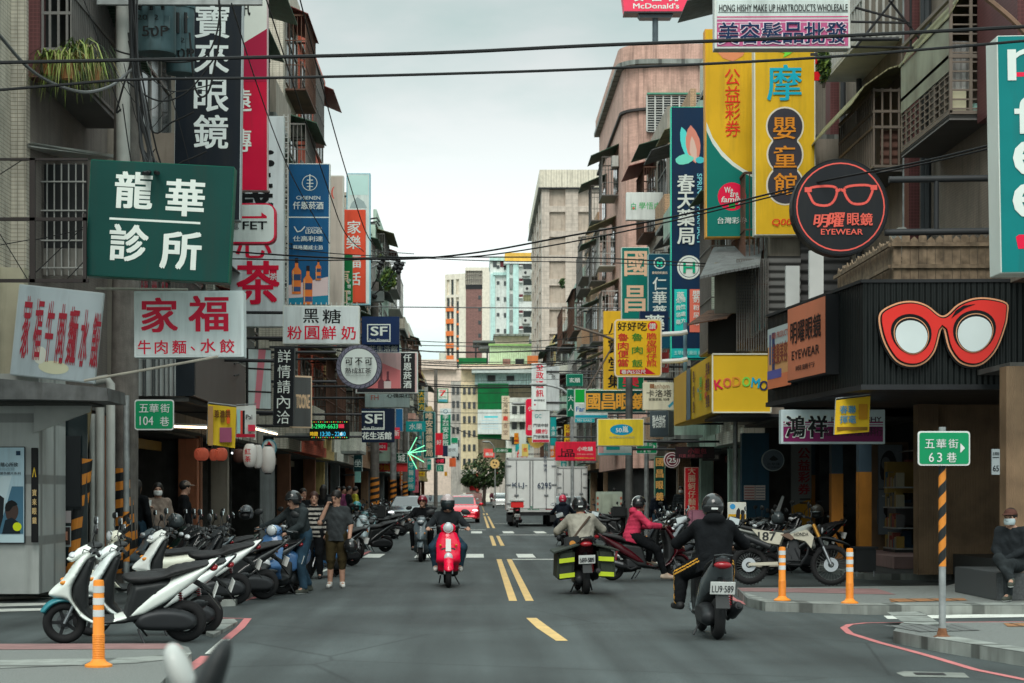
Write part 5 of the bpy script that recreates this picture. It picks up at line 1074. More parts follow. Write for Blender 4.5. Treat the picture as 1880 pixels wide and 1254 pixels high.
# the house behind the yellow roof box
shop_house(1, 41.5, 47, 6.5, 9.2, WALLS[1], 'dark tin fronted low house behind the yellow roof box, right', base=3.6, seed=77, upX=6.3, floors=1, pillars=False)
def tin_front():
    r = empty('lattice_screen', (6,42,4.5)); off = V((-6,-42,-4.5)); b = MB()
    for i in range(14): prect(b, 1352+i*4.4,475,1354+i*4.4,645,41.0,.04,mat('lattice_grey',(.14,.135,.125),.6,raw=True,var=.3))
    for i in range(20): prect(b, 1352,475+i*6,1412,477+i*6,41.05,.03,mat('lattice_grey',(.14,.135,.125)))
    b.v = [tuple(V(p)+off) for p in b.v]; b.build('lattice', r); b = MB(); prect(b, 1410,470,1470,660,41.1,.06,mat('slat_grey',(.11,.11,.105),.6,raw=True,kind='hrib',k1=.16)); b.v = [tuple(V(p)+off) for p in b.v]; b.build('louvre', r)
    b = MB(); prect(b, 1470,440,1560,640,41.3,.06,mat('slat_dark',(.07,.07,.07),.6,raw=True,kind='hrib',k1=.22)); b.v = [tuple(V(p)+off) for p in b.v]; b.build('louvre', r)
    tag(r, 'grey metal lattice and louvre screen above the yellow roof box', 'screen')
    o = empty('tin_canopy', (5.8,41,5)); off = V((-5.8,-41,-5)); b = MB(); b.slab([W(1285,512,40), W(1310,458,43.5), W(1400,452,43.5), W(1395,490,40), W(1330,502,40)], (0,0,1), .05, AWN[2]); b.v = [tuple(V(p)+off) for p in b.v]; b.build('roof_sheet', o)
    b = MB(); prect(b, 1312,482,1380,575,41.2,.06,mat('aged_board',(.25,.235,.19),.7,raw=True,grime=.4)); prect(b, 1300,575,1352,650,42,.06,BLACK); b.v = [tuple(V(p)+off) for p in b.v]; b.build('aged_board', o)
    b = MB(); b.slab([W(1262,598,40.6), W(1300,572,42.5), W(1352,570,42.5), W(1335,585,40.6)], (0,0,1), .03, mat('rust_sheet',(.13,.07,.045),.8,raw=True,var=.5,kind='rib',k1=.1)); b.v = [tuple(V(p)+off) for p in b.v]; b.build('rusty_canopy', o)
    tag(o, 'rusty tin canopies and aged board above the yellow roof box', 'canopy')
    for k, (x0,y0,x1,y1) in enumerate(((1443,488,1468,590),(1486,460,1512,570))):
        b = MB(); prect(b, x0,y0,x1,y1,37-k,.12,WHITE); o = b.build('blank_board'); tag(o, ['shorter','taller'][k]+' blank white upright board behind the chamfered end of the black fascia', 'board')
tin_front()
b = MB(); prect(b, 1362,795,1412,950,45,.3,mat('blue_wall',(.025,.085,.14),.6,raw=True,grime=.3)); o = b.build('blue_wall'); tag(o, 'dark blue painted wall end with two paper notices, right arcade', 'wall')
b = MB(); prect(b, 1366,891,1386,918,44.95,.02,cm((200,185,180))); prect(b, 1387,891,1405,918,44.94,.02,cm((196,184,178))); tag(b.build('paper_notice'), 'pair of pale printed notices taped to the blue wall', 'notice')
b = MB()
for i in range(5):
    prect(b, 1367,894+i*5,1385,895.6+i*5,44.93,.01,cm((150,90,90))); prect(b, 1388,894+i*5,1404,895.6+i*5,44.92,.01,cm((110,110,120)))
b.build('printed_lines', o)
# ------------------------------------------------------------------ poles
def hazard(b, x, y, z0, z1, r0, r1=None, bands=7, n=24, tw=.9):
    """wrapped orange and black bands"""
    r1 = r1 or r0; H = (z1-z0)/bands/2; n = 20
    for i in range(-2, bands*2+1):
        for j in range(n):
            q = []
            for jj, dz in ((j,0),(j+1,0),(j+1,1),(j,1)):
                a = 2*math.pi*jj/n; z = min(z1, max(z0, z0+H*(i+dz+2*jj/n))); r = r0+(r1-r0)*(z-z0)/(z1-z0); q.append((x+r*math.cos(a), y+r*math.sin(a), z))
            if max(p[2] for p in q)-min(p[2] for p in q) > 1e-6 and (q[3][2]-q[0][2] > 1e-6 or q[2][2]-q[1][2] > 1e-6): b.quad(q, BLACK if i % 2 else HAZ)
CONC = mat('pole_concrete', (.17,.155,.14), .85, raw=True, var=.3, scale=5, grime=.5, bump=.4)
def up_pole(name, label, px, Y, z1, r, m, haz=None, lean=0, group=None, cat='pole'):
    x = W(px, 905, Y).x; o = empty(name, (x, Y, 0)); b = MB(); b.tube([(0,0,0),(lean*.5,0,z1*.5),(lean,0,z1)], [r,r*.93,r*.86], m, 16); b.build('shaft', o, True)
    if haz: b = MB(); hazard(b, 0, 0, haz[0], haz[1], r*1.03, r*1.0, haz[2]); b.build('hazard_band', o)
    return tag(o, label, cat, group)
p1 = up_pole('utility_pole', 'stained concrete utility pole carrying the teal transformers, left', 226, 31.5, 12, .235, CONC, (.3,2.0,6), lean=.1)
p2 = up_pole('utility_pole', 'grey concrete utility pole with hazard bands behind the lower navy square sign', 688, 100, 12.5, .24, CONC, (.4,2.4,6)); up_pole('utility_pole', 'slimmer utility pole with hazard bands right of the grey one, left kerb', 722, 118, 9, .2, GALV, (.4,2.4,6)); up_pole('utility_pole', 'utility pole with hazard bands near the green fireworks light', 744, 138, 10, .2, CONC, (.4,2.4,6))
up_pole('utility_pole', 'far utility pole half hidden by the convenience sign', 800, 210, 15, .22, CONC)
up_pole('street_pole', 'tall weathered steel pole in front of the yellow drink shop sign', 1155, 62, 5.3, .13, mat('pole_steel',(.12,.12,.115),.6,.3,raw=True,var=.4,grime=.5))
up_pole('street_pole', 'plain grey tube pole carrying the small 71 lane sign', 1187, 66, 3.2, .09, GALV); up_pole('street_pole', 'thin grey drain pipe against the blue wall', 1350, 44, 4.0, .06, GALV)
# transformers
def transformer(px, py0, py1, rpx, Y, label):
    p = W(px, py1, Y); h = (py1-py0)*Y/FPX; rr = rpx*Y/FPX; o = empty('pole_transformer', tuple(p)); m = mat('transformer_teal', (.075,.135,.15), .5, raw=True, grime=.4, var=.25)
    b = MB(); b.lathe([(rr*.96,0),(rr,.04),(rr,h-.05),(rr*1.06,h-.05),(rr*1.06,h),(rr*.8,h+.06),(0,h+.08)], m, 24); b.build('tank', o, True)
    b = MB(); b.box((0,-rr*1.0,h*.55),(.1,.06,h*.5), m); b.box((rr*.7,-rr*.75,h*.4),(.08,.08,.2), m); b.build('lug', o)
    for i in range(3): b = MB(); b.tube([((i-1)*rr*.55,-rr*.8,h*.80),((i-1)*rr*.55,-rr*1.15,h*.78)], .03, GALV, 8); b.tube([((i-1)*rr*.55,-rr*1.15,h*.85),((i-1)*rr*.55,-rr*1.15,h*.55)], .028, BLACK, 8); b.build('bushing', o, True)
    b = MB(); put_text(b, '2072', 0, 0, .08, mat('stencil_yellow', (.5,.33,.08)), w=.34); put_text(b, '50P', .12, -.22, .17, mat('stencil_yellow', (.5,.33,.08), .6, raw=True), w=.42)
    t = b.build('stencil', o); t.location = (-.06,-rr*1.08,h*.45); t.rotation_euler = (R(90),0,0)
    return tag(o, label, 'transformer', 'transformers on the left pole')
transformer(285, -30, 100, 38, 31.0, 'left teal transformer with yellow stencilled numbers beside the black cable bundle'); transformer(331, 12, 136, 26, 32.0, 'right teal transformer, narrower, next to the black vertical sign')
b = MB(); p = W(345, 4, 30.6); b.box((0,0,0), (2.6,.1,.11), GALV); o = b.build('cross_arm'); o.location = W(330, 3, 30.5); tag(o, 'galvanised steel cross arm above the black vertical sign', 'cross arm')
# PVC pipes
for k, (x, y0, y1, r_, lb) in enumerate(((170,760,1060,6,'thin white drain pipe left of the thick pair, by the leaning hazard guard'),(184,735,1060,8.5,'white drain pipe in the middle of the three by the left corner'),(203,705,1050,8.5,'white drain pipe with an elbow at its top under the angled red lettered sign'),(226,-20,300,13,'fat white conduit on the utility pole above the green clinic sign'))):
    Y = 30.8 if k < 3 else 30.9; p, q = W(x,y1,Y), W(x,y0,Y); b = MB(); pts = [(p.x,Y,max(.1,p.z)), (q.x+(.0 if k < 3 else -.0),Y,q.z)]
    if k == 2: e = W(172, 700, Y); pts += [(q.x-.06,Y,q.z+.08), (e.x,Y,e.z)]
    b.tube(pts, r_*Y/FPX, mat('pvc_white',(.42,.43,.40),.5,raw=True,grime=.35), 12); tag(b.build('drain_pipe', None, True), lb, 'pipe', 'drain pipes on the left corner')
b = MB(); q, p = W(163,760,30.4), W(132,1062,30.4); o = empty('stay_guard', (p.x,30.4,.1)); hazard(b, 0, 0, 0, 2.05, .135, .13, 6); t = b.build('hazard_band', o); b = MB(); b.tube([(0,0,2.05),(0,0,3.0)], .04, mat('stay_rod',(.16,.13,.07),.7,raw=True), 8); b.build('stay_rod', o, True); o.rotation_euler = (0, math.atan2(q.x-p.x, q.z-.1), 0); tag(o, 'leaning orange and black banded stay guard in front of the left shop window', 'guard')
# ------------------------------------------------------------------ bollards, small street furniture
BOL = mat('bollard_orange', (.85,.27,.03), .45, raw=True, var=.1, grime=.12); REFL = mat('reflective_white', (.6,.62,.62), .4, raw=True)
def bollard(px, py, z, label, k=1.0):
    p = G(px, py, z); o = empty('bollard', tuple(p)); b = MB()
    pr = [(.12,0),(.12,.018),(.07,.045),(.055,.07)]; 
    for i in range(14): pr += [(.052,.075+i*.015),(.056,.0825+i*.015)]
    pr += [(.05,.29),(.047,.74),(.043,.76),(0,.765)]; b.lathe(pr, BOL, 20); b.build('post', o, True)
    for z_ in (.44,.545,.65): b = MB(); b.lathe([(.0505,z_),(.0505,z_+.06)], REFL, 20); b.build('reflective_band', o, True)
    o.scale = (k,)*3; return tag(o, label, 'bollard', 'orange bollards on the kerb')
bollard(181, 1224, .12, 'orange reflective bollard in front of the nearest white scooter, left', .97); bollard(1436, 1103, .12, 'orange bollard left of the pair beside the dirt bike', .97); bollard(1560, 1108, .12, 'orange bollard right of the pair beside the dirt bike', .97)
bollard(1098, 962, 0, 'small far orange bollard beside the pale green junction cabinet', 1.1)
def street_sign(px, Y, x0, y0, x1, y1, lines, arrow, label, pole=None, haz=None, base=0, lx=0):
    p = W(px, 905, Y); o = empty('street_sign', (p.x, Y, base)); zt = W(0, y0-8, Y).z-base
    if pole:
        b = MB(); b.tube([(0,0,0),(0,0,zt)], pole, GALV, 14); b.build('post', o, True)
        if haz: b = MB(); hazard(b, 0, 0, haz[0], haz[1], pole*1.06, pole*1.06, haz[2], tw=.5); b.build('hazard_band', o)
        if base: b = MB(); rnd = random.Random(2); b.lathe([(pole*2.6,0),(pole*1.6,.02),(pole*1.1,.09)], mat('rust',(.16,.07,.035),.9,raw=True,var=.5,scale=12), 9); b.build('rusty_base', o)
    q0, q1 = W(x0,y0,Y), W(x1,y1,Y); w_, h_ = q1.x-q0.x, q0.z-q1.z; cx, cz = (q0.x+q1.x)/2-p.x, (q0.z+q1.z)/2-base; r_ = h_*.09
    def rr(w, h, r): return [(sx*(w/2-r)+r*math.cos(a), sy*(h/2-r)+r*math.sin(a)) for sx, sy, A0 in ((1,1,0),(-1,1,90),(-1,-1,180),(1,-1,270)) for a in [R(A0+30*i) for i in range(4)]]
    yo = -(pole or .03)-.05; b = MB(); b.slab([(cx+x,yo,cz+z) for x, z in rr(w_,h_,r_)], (0,1,0), .03, WHITE); pl = b.build('sign_plate', o)
    b = MB(); b.slab([(cx+x,yo-.004,cz+z) for x, z in rr(w_*.95,h_*.91,r_*.8)], (0,1,0), .003, mat('sign_green',(.0,.26,.10),.45,raw=True,var=.04)); b.build('green_field', pl)
    b = MB(); m = WHITE; k = (q1.x-q0.x)/(x1-x0)
    for s, sx, sy, h, wd in lines: put_text(b, s, cx+(sx-(x0+x1)/2)*k, -(sy-(y0+y1)/2)*k, h*k, m, w=wd*k, bold=.012)
    if arrow: ax, ay, s = arrow; ax = cx+(ax-(x0+x1)/2)*k; ay = -(ay-(y0+y1)/2)*k; s *= k; b.add([(ax-s*.45,ay-s,0),(ax+s*.5,ay,0),(ax-s*.45,ay+s,0)], [(0,1,2)], m)
    t = b.build('lettering', pl); t.location = (0,yo-.009,cz); t.rotation_euler = (R(90),0,0); return tag(o, label, 'street sign')
street_sign(1730, 19.75, 1682,792,1777,855, [('五',1703,815,16,18),('華',1724,815,17,18),('街',1746,815,17,18),('6',1706,840,17,9),('3',1721,840,17,9),('巷',1743,840,18,18)], (1763,823,9), 'green lane 63 sign with right arrow on an orange and black banded post', pole=.036, haz=(.72,1.86,5), base=.13)
street_sign(232, 31, 249,734,321,790, [('五',266,750,15,17),('華',285,750,16,17),('街',305,750,16,17),('104',271,773,16,25),('巷',304,774,17,17)], None, 'green lane 104 sign on a pale blue post at the left corner', pole=.05, haz=(.5,1.3,4), base=0)
street_sign(1187, 64, 1168,808,1206,833, [('五',1176,816,7,7),('華',1185,816,7,7),('街',1194,816,7,7),('7',1177,827,7,4),('1',1183,827,7,3),('巷',1191,827,7,7)], (1201,820,4), 'small green lane 71 sign with right arrow, right side', pole=None)
b = MB(); p = W(1388,1020,38); o = empty('cabinet', (W(1118,905,75).x,75,0)); 
b = MB(); b.box((0,0,.85),(1.0,.5,1.6), mat('cabinet_green',(.42,.50,.42),.5,raw=True,grime=.4)); b.build('housing', o, bev=.02); b = MB(); b.box((-.02,-.255,.85),(.7,.01,1.4), mat('cabinet_door',(.40,.46,.37),.5,raw=True,grime=.5)); b.build('door', o)
b = MB()
for s in (-.45,.45):
    for i in range(6): b.box((s,-.26,.3+i*.22),(.07,.008,.10), mat('stripe_red',(.5,.12,.06),.5,raw=True))
b.build('hazard_stripe', o); tag(o, 'pale green roadside junction cabinet with red striped edges', 'cabinet')
b = MB(); p = G(1586,1058,.12); o = empty('bin', tuple(p)); b = MB(); b.slab([(-.19,-.15,.08),(.19,-.15,.08),(.19,.15,.08),(-.19,.15,.08)], (0,0,1), .42, BLACK); b.build('tub', o, bev=.02); b = MB(); b.box((0,0,.51),(.44,.36,.03), DARK); b.build('rim', o)
b = MB(); [b.tube([(s*.15,-.12,.10),(s*.15,-.12,0)], .012, STEEL, 6) for s in (-1,1)]; b.build('leg', o); tag(o, 'black square bin standing beside the right bollard', 'bin')

for (a, c, lb) in ((W(318,783,36.2),W(382,785,39.0),'warm tube lamp glowing under the dark brown optician fascia'),(W(468,787,42),W(508,797,47),'warm tube lamp glowing behind the white paper lanterns')):
    b = MB(); b.tube([a,c], .022, WARM, 8); o = b.build('tube_lamp'); tag(o, lb, 'lamp'); h = MB(); h.tube([a+V((0,.02,.03)),c+V((0,.02,.03))], .03, WHITE, 4); h.build('holder', o)

for y, z, lb in ((36.6,6.3,'air conditioner low on the beige corner house by the drain pipes, right'),(42.6,5.6,'air conditioner above the chamfered fascia end, right'),(45.4,7.6,'air conditioner at the far edge of the beige corner house')): ac_unit(8.05,y,z,1,lb)
ac_unit(-6.55,34.9,6.2,-1,'air conditioner on the cream corner house behind the utility pole')
# ------------------------------------------------------------------ shop signs
WH=(214,222,216); BLK=(22,26,28); CREAM=(236,208,176); FRM=(176,184,180); RD=(172,24,58); YL=(242,190,60); NAVY=(20,44,68)
def sign(label, x0, y0, x1, y1, Y, face, frame=FRM, th=.22, roll=0, yaw=0, T=(), Sh=(), arm=None, name='shop_sign', cat='sign', rad=0, disc=False, group=None, emit=0, fw=2.0, rough=.38):
    k = Y/FPX; cx, cy = (x0+x1)/2, (y0+y1)/2; p = W(cx, cy, Y); o = empty(name, tuple(p)); o.rotation_euler = (0, R(roll), R(yaw)); w_, h_ = (x1-x0)*k, (y1-y0)*k
    def outl(w, h, r):
        if disc: return [(w/2*math.cos(2*math.pi*i/40), h/2*math.sin(2*math.pi*i/40)) for i in range(40)]
        if not r: return [(-w/2,-h/2),(w/2,-h/2),(w/2,h/2),(-w/2,h/2)]
        return [(sx*(w/2-r)+r*math.cos(a), sy*(h/2-r)+r*math.sin(a)) for sx, sy, A0 in ((1,1,0),(-1,1,90),(-1,-1,180),(1,-1,270)) for a in [R(A0+22.5*i) for i in range(5)]]
    fm = cm(frame or face, .45); b = MB(); b.slab([(x,.0,z) for x, z in outl(w_, h_, rad*k)], (0,1,0), th, fm); b.build('cabinet', o, bev=.008 if not disc and not rad else 0)
    f = fw*k if frame else .4*k; b = MB(); b.slab([(x,-.006,z) for x, z in outl(w_-2*f, h_-2*f, max(0,rad-fw)*k)], (0,1,0), .004, cm(face, rough, grime=.28, var=.12)); fp = b.build('face_panel', o)
    if Sh:
        b = MB()
        for i, s in enumerate(Sh):
            m = cm(s[-1], .4, emit=emit); yo = -.007-.0015*(i+1)-k*.01*(i+1)*.2; U = lambda x, y: ((x-cx)*k, yo, (cy-y)*k)
            if s[0] == 'r': b.quad([U(s[1],s[4]),U(s[3],s[4]),U(s[3],s[2]),U(s[1],s[2])], m)
            elif s[0] == 'd': b.quad([U(s[1]+s[3]*math.cos(2*math.pi*j/32), s[2]+s[4]*math.sin(2*math.pi*j/32)) for j in range(32)][::-1], m)
            elif s[0] == 'o':
                a_ = [U(s[1]+s[3]*math.cos(2*math.pi*j/36), s[2]+s[3]*math.sin(2*math.pi*j/36)) for j in range(36)]; c_ = [U(s[1]+s[4]*math.cos(2*math.pi*j/36), s[2]+s[4]*math.sin(2*math.pi*j/36)) for j in range(36)]
                for j in range(36): b.quad([a_[j],a_[(j+1)%36],c_[(j+1)%36],c_[j]], m)
            elif s[0] == 'p': b.quad([U(x,y) for x, y in s[1]], m)
            elif s[0] == 'l':
                for (xa,ya),(xb,yb) in zip(s[1], s[1][1:]):
                    d = V((xb-xa, yb-ya)); n = V((-d.y, d.x)).normalized()*s[2]/2 if d.length else V((0,0)); b.quad([U(xa+n.x,ya+n.y),U(xb+n.x,yb+n.y),U(xb-n.x,yb-n.y),U(xa-n.x,ya-n.y)], m)
        g = b.build('printed_graphic', o); g['kind'] = 'stuff'
    if T:
        b = MB(); dz = .010+.0015*len(Sh)*2+k*.01*len(Sh)*.25
        for i, t in enumerate(T):
            s, tx, ty, h, col = t[:5]; w = t[5] if len(t) > 5 and t[5] else None; op = t[6] if len(t) > 6 else {}
            put_text(b, s, (tx-cx)*k, (cy-ty)*k, h*k, cm(col, .4, emit=emit), w=w*k if w else None, bold=op.get('b', .028), vert='p' in op, pitch=op.get('p', 0)*k, rot=op.get('rot', 0), z=.0006*i+k*.002*i, ital=op.get('i', 0))
        t = b.build('lettering', o); t.location = (0,-dz,0); t.rotation_euler = (R(90),0,0)
    if arm:
        b = MB(); xs = (-w_/2, (-6.35-p.x)) if arm == 'L' else (w_/2, 7.35-p.x)
        for z in ((h_*.33,-h_*.33) if h_ > .8 else (h_*.2,)): b.tube([(xs[0],th/2,z),(xs[1],th/2,z)], .035, DARK, 8)
        b.build('bracket', o)
    return tag(o, label, cat, group)
def clip(p0, p1, n): return [(p0[0]+(p1[0]-p0[0])*i/n, p0[1]+(p1[1]-p0[1])*i/n) for i in range(n+1)]
# --- left side, near to far
sign('dark green clinic sign with four big white characters around a white rule, left', 161,299,425,513,26.5, (0,62,58), (6,84,72), th=.30, roll=3.0, arm=None, fw=1.5,
     T=[('龍',243,352,68,WH,70,{'b':.06}),('華',338,361,68,WH,72,{'b':.06}),('診',239,449,68,WH,72,{'b':.06}),('所',335,458,70,WH,76,{'b':.06})], Sh=[('r',201,404,368,408,WH)])
sign('white light box with large red brush characters, beside the left utility pole', 246,534,447,656,27.5, (196,204,204), (186,194,194), th=.35, roll=-.3, fw=4, T=[('家',293,578,64,RD,68,{'b':.05}),('福',383,576,66,RD,74,{'b':.05}),('牛',265,637,26,RD,24),('肉',296,637,25,RD,24),('麵',329,637,25,RD,26),('、',354,640,8,RD),('水',382,635,26,RD,28),('餃',417,636,25,RD,27)])
sign('slanted pale board with tall faded red characters above the left canopy', 26,529,182,697,28.0, (146,157,162), (150,158,160), th=.12, roll=6, yaw=0, T=[(c,48+i*21.5,606+i*2,116-i*2,(132,48,60),15 if i != 4 else 18,{'b':.03}) for i, c in enumerate('家福牛肉麵水餃')], Sh=[('d',105,675,28,12,(176,176,150)),('d',78,655,12,16,(176,178,168))])
sign('tall black vertical optician sign with silver characters', 321,-40,443,404,35, (26,34,42), (150,158,160), th=.3, roll=.7, arm='L', fw=1.2, T=[(c,388,y,62,(196,204,202),64,{'b':.035}) for c, y in zip('寶來眼鏡',(39,105,174,242))]+[('POLAI OPTICAL',345,78,10,(180,188,188),136,{'rot':-90,'b':.01})])
sign('crimson and white vertical sign half hidden behind the black optician sign', 400,-30,491,350,39.5, (160,16,58), (168,150,150), th=.25, arm='L', fw=1, T=[('遠',441,184,42,WH),('傳',440,258,42,WH),('訊',447,16,26,BLK)], Sh=[('p',[(401,-28),(490,-28),(490,53),(446,80),(401,108)],(196,202,194)),('p',[(446,80),(490,53),(490,150),(401,150),(401,108)],(134,26,62))])
sign('rounded white light box with red border and bold black lettering, left', 385,373,506,447,37.5, (190,198,194), (178,30,66), th=.3, rad=16, arm='L', fw=3, T=[('電',431,414,15,(90,92,92)),('FET',468,414,15,BLK,45,{'b':.05})], Sh=[('r',444,397,490,401,RD),('p',[(480,397),(480,390),(490,397),(490,401)],RD)])
sign('tall grey white tea shop sign with a big red brush character', 422,213,521,600,45.5, (180,188,190), (160,168,168), th=.3, arm='L', fw=1, T=[('義',462,348,78,BLK,80,{'b':.05}),('心',466,452,44,RD,66),('茶',474,519,80,RD,80,{'b':.05}),('茶',502,508,13,(186,190,190))], Sh=[('r',495,494,508,516,RD),('d',495,280,8,4,BLK),('d',496,300,8,6,BLK)])
o = empty('sign_ladder', tuple(W(526,400,45.8))); b = MB(); k = 45.8/FPX
for x in (-4.5,3): b.box((x*k,0,0),(1.6*k,.05,380*k), GRILW)
for i in range(40): b.box((-.7*k,0,(-185+i*9.5)*k),(8*k,.04,1.6*k), GRILW)
b.build('ladder', o); b = MB(); b.tube([(-4*k,0,-150*k),(-1.4,0.2,-150*k)], .03, GALV); b.tube([(-4*k,0,150*k),(-1.4,.2,150*k)], .03, GALV); b.build('bracket', o); tag(o, 'white lattice ladder frame running up beside the tea shop sign', 'frame')
BOT=(196,112,62)
def bottle(x, y0, y1, w): h = y1-y0; return [('p',[(x-w*.16,y0),(x+w*.16,y0),(x+w*.18,y0+h*.25),(x+w*.5,y0+h*.36),(x+w*.48,y1),(x-w*.48,y1),(x-w*.5,y0+h*.36),(x-w*.18,y0+h*.25)],BOT),('p',[(x-w*.18,y0),(x+w*.18,y0),(x+w*.18,y0+h*.14),(x-w*.18,y0+h*.14)],(40,34,40)),('r',x-w*.46,y0+h*.45,x+w*.46,y0+h*.62,(52,70,96)),('r',x-w*.46,y0+h*.8,x+w*.46,y0+h*.93,(60,80,110)),('r',x-w*.4,y0+h*.36,x-w*.3,y0+h*.95,(236,190,130))]
sign('deep blue vertical liquor shop sign with three amber bottles', 527,300,605,560,52, (24,80,112), (190,196,190), th=.28, roll=.4, arm='L', fw=1.5, T=[('CHIENEN',566,364,6.5,WH,44),('仟恩菸酒',566,378,14,WH,56,{'b':.03}),('SCOTTISH',577,420,4.5,WH,28),('LEADER',577,426,7,WH,31,{'b':.04}),('仕高利達',566,439,10,WH,55),('蘇格蘭威士忌',566,455,8,WH,55)],
     Sh=[('r',528,398,604,400,WH),('p',[(529,540),(530,524),(560,518),(603,508),(603,546),(529,549)],(176,160,160)),('p',[(529,548),(603,542),(603,559),(529,559)],(34,110,130)),('o',568,336,13,14.2,WH),('r',563,330,574,331.5,WH),('r',562,336,575,337.5,WH),('r',563,342,574,343.5,WH),('r',567.2,320,569.2,350,WH),('l',[(540,416),(546,426),(553,424),(560,416)],2,WH)]+bottle(545,474,540,17)+bottle(566,488,559,17)+bottle(585,476,514,10))
sign('plain beige vertical sign edge beside the deep blue liquor sign', 603,322,631,562,56, (168,158,148), (176,176,168), th=.3, arm='L', T=[('(',611,354,22,(190,90,80),6)])
sign('narrow green vertical sign with cream characters under the wires', 622,468,647,563,57.5, (16,100,62), (20,110,70), th=.2, arm='L', fw=.8, T=[('原',629,510,24,CREAM),('町',629,545,24,CREAM),('中壢坡坂站',641,537,7,WH,None,{'p':11})])
sign('orange red vertical sign with two white characters, left', 628,385,671,556,60, (226,92,68), (220,96,76), th=.25, arm='L', fw=.8, T=[('家',650,417,24,WH,25),('樂',649,445,25,WH,27),('福',650,480,24,WH,25),('活',650,512,24,WH,25)])
sign('tall pale glass sign frame with a teal top panel, left skyline', 636,318,680,560,64, (200,214,210), (120,160,170), th=.3, arm='L', fw=2.2, Sh=[('r',640,322,676,358,(160,190,186)),('r',640,385,672,386,(120,140,140)),('p',[(642,382),(646,372),(656,362),(668,370),(674,382)],(130,146,146))])
b = MB()
for y in (402,409): a = W(680,y,64); b.tube([a, W(692,y-2,64), W(697,y+6,64)], .03, DARK, 6)
tag(b.build('spotlight_arm'), 'small bent spotlight arm on the right edge of the tall glass sign frame', 'spotlight')
sign('white milk drink sign with black and red brush characters', 519,561,660,632,43, (190,200,200), (206,212,206), th=.32, roll=.2, arm='L', fw=2, T=[('黑',571,580,26,BLK,29),('糖',609,581,26,BLK,34)]+[(c,x,611,25,RD,27) for c, x in zip('粉圓鮮奶',(541,573,604,640))])
b = MB(); k = 43/FPX
for i in range(15): b.box(((-66+i*9.4)*k,0,0),(1.4*k,.05,5*k), GRILW)
o = b.build('sign_spikes'); o.location = tuple(W(590,558,43.1)); tag(o, 'row of short white spikes along the top of the milk drink sign', 'spikes')
SFT = lambda cx, cy, s: [('SF',cx,cy,17*s,WH,31*s,{'b':.06}),('Sun Flower',cx,cy+16*s,4.6*s,WH,36*s,{'b':.03})]
sign('upper navy square sign with a framed white letter logo', 664,581,733,633,59, (22,46,78), (26,50,80), th=.25, arm='L', fw=.6, T=SFT(696,608,1), Sh=[('r',674,595,717,597,WH),('r',674,625.5,717,627.5,WH),('r',674,597,676,625,WH),('r',715,597,717,625,WH)])
sign('pale strip sign with navy characters right under the upper navy square sign', 665,633,733,646,59.2, (36,60,92), None, th=.15, T=[('花生活館',704,640,11,WH,52)], arm='L')
sign('round white tea shop sign with a patterned grey rim', 617,632,701,714,47.5, (104,104,116), (66,68,76), th=.25, disc=True, arm='L', fw=1, T=[('可',641,664,14,BLK,14,{'b':.04}),('不',659,664,14,BLK,14,{'b':.04}),('可',677,664,14,BLK,14,{'b':.04}),('熟成紅茶',658,681,10.5,(50,50,52),48),('KEBUKE TEA COMPANY',658,689.5,2.2,(130,134,132),44,{'b':.01})], Sh=[('d',659,673,34,33.5,(196,206,202)),('o',659,673,33,34.5,(60,62,70))]+[('l',[(659+35.5*math.cos(a),673+35.5*math.sin(a)),(659+40*math.cos(a+.12),673+40*math.sin(a+.12))],1.0,(58,60,68)) for a in [2*math.pi*i/26 for i in range(26)]])
sign('billboard with pink bottle picture and a black vertical name strip', 653,646,767,722,60, (206,170,168), (214,220,216), th=.3, arm='L', fw=2, T=[(c,748,657+i*16.3,14,WH,15,{'b':.05}) for i, c in enumerate('仟恩菸酒')], Sh=[('p',[(656,700),(656,672),(690,662),(735,680),(735,716),(656,716)],(206,120,122)),('r',736,648,762,720,(40,42,44)),('r',656,713,762,720,(40,42,46))]+[('p',[(x-2,682),(x+2,682),(x+2,696),(x+6,701),(x+6,714),(x-6,714),(x-6,701),(x-2,696)],(110,70,76)) for x in (700,712)]+[('r',705,700,718,713,(196,180,178))])
sign('blank looking white sign panel under the pink bottle billboard', 670,723,752,748,61, (184,196,194), (150,160,158), th=.2, arm='L', fw=.8, T=[('心嶺菜社',732,726,9,(60,60,60),44),('FH',688,730,9,(190,110,100),14)])
sign('lower navy square sign with letter logo and white characters', 664,750,724,812,56, (18,34,54), (26,44,64), th=.3, arm='L', fw=.8, T=SFT(686,769,1.02)+[('花生活館',692,800,14,WH,54,{'b':.05})], Sh=[('r',664,755,706,757,WH),('r',664,787,706,789,WH),('r',704,757,706,787,WH)])
sign('slim black vertical sign with five white outline characters', 502,638,540,782,40, (26,28,32), (70,74,76), th=.18, roll=1, fw=1, arm='L', T=[('詳情請內洽',521,710,24,WH,24,{'p':28,'b':.0})])
sign('grey board in a pale wooden frame, facing across the street', 534,690,576,786,41.5, (84,86,86), (180,160,136), th=.12, yaw=35, fw=3, T=[('TOONE',556,737,26,(196,168,136),30,{'b':.05})])
sign('black LED board with green phone digits and blue hours', 568,771,641,806,46.5, (12,14,14), (30,32,32), th=.2, emit=.5, arm='L', fw=1, T=[('2-2989-6633',596,783,8,(50,190,110),50),('時間',577,797,8,(230,190,60),14),('13:30 - 22:30',612,797,8,(70,170,210),46)], Sh=[('r',x,y,x+1.6,y+1.6,c) for i, x in enumerate(range(572,638,4)) for y, c in ((774,((80,200,120),(220,190,70),(210,80,60))[i % 3]),(802.5,((220,190,70),(80,200,120),(200,90,70))[i % 3]))]+[('r',622,779,632,786,(170,50,70)),('d',627,797,3,3,(200,200,190))])
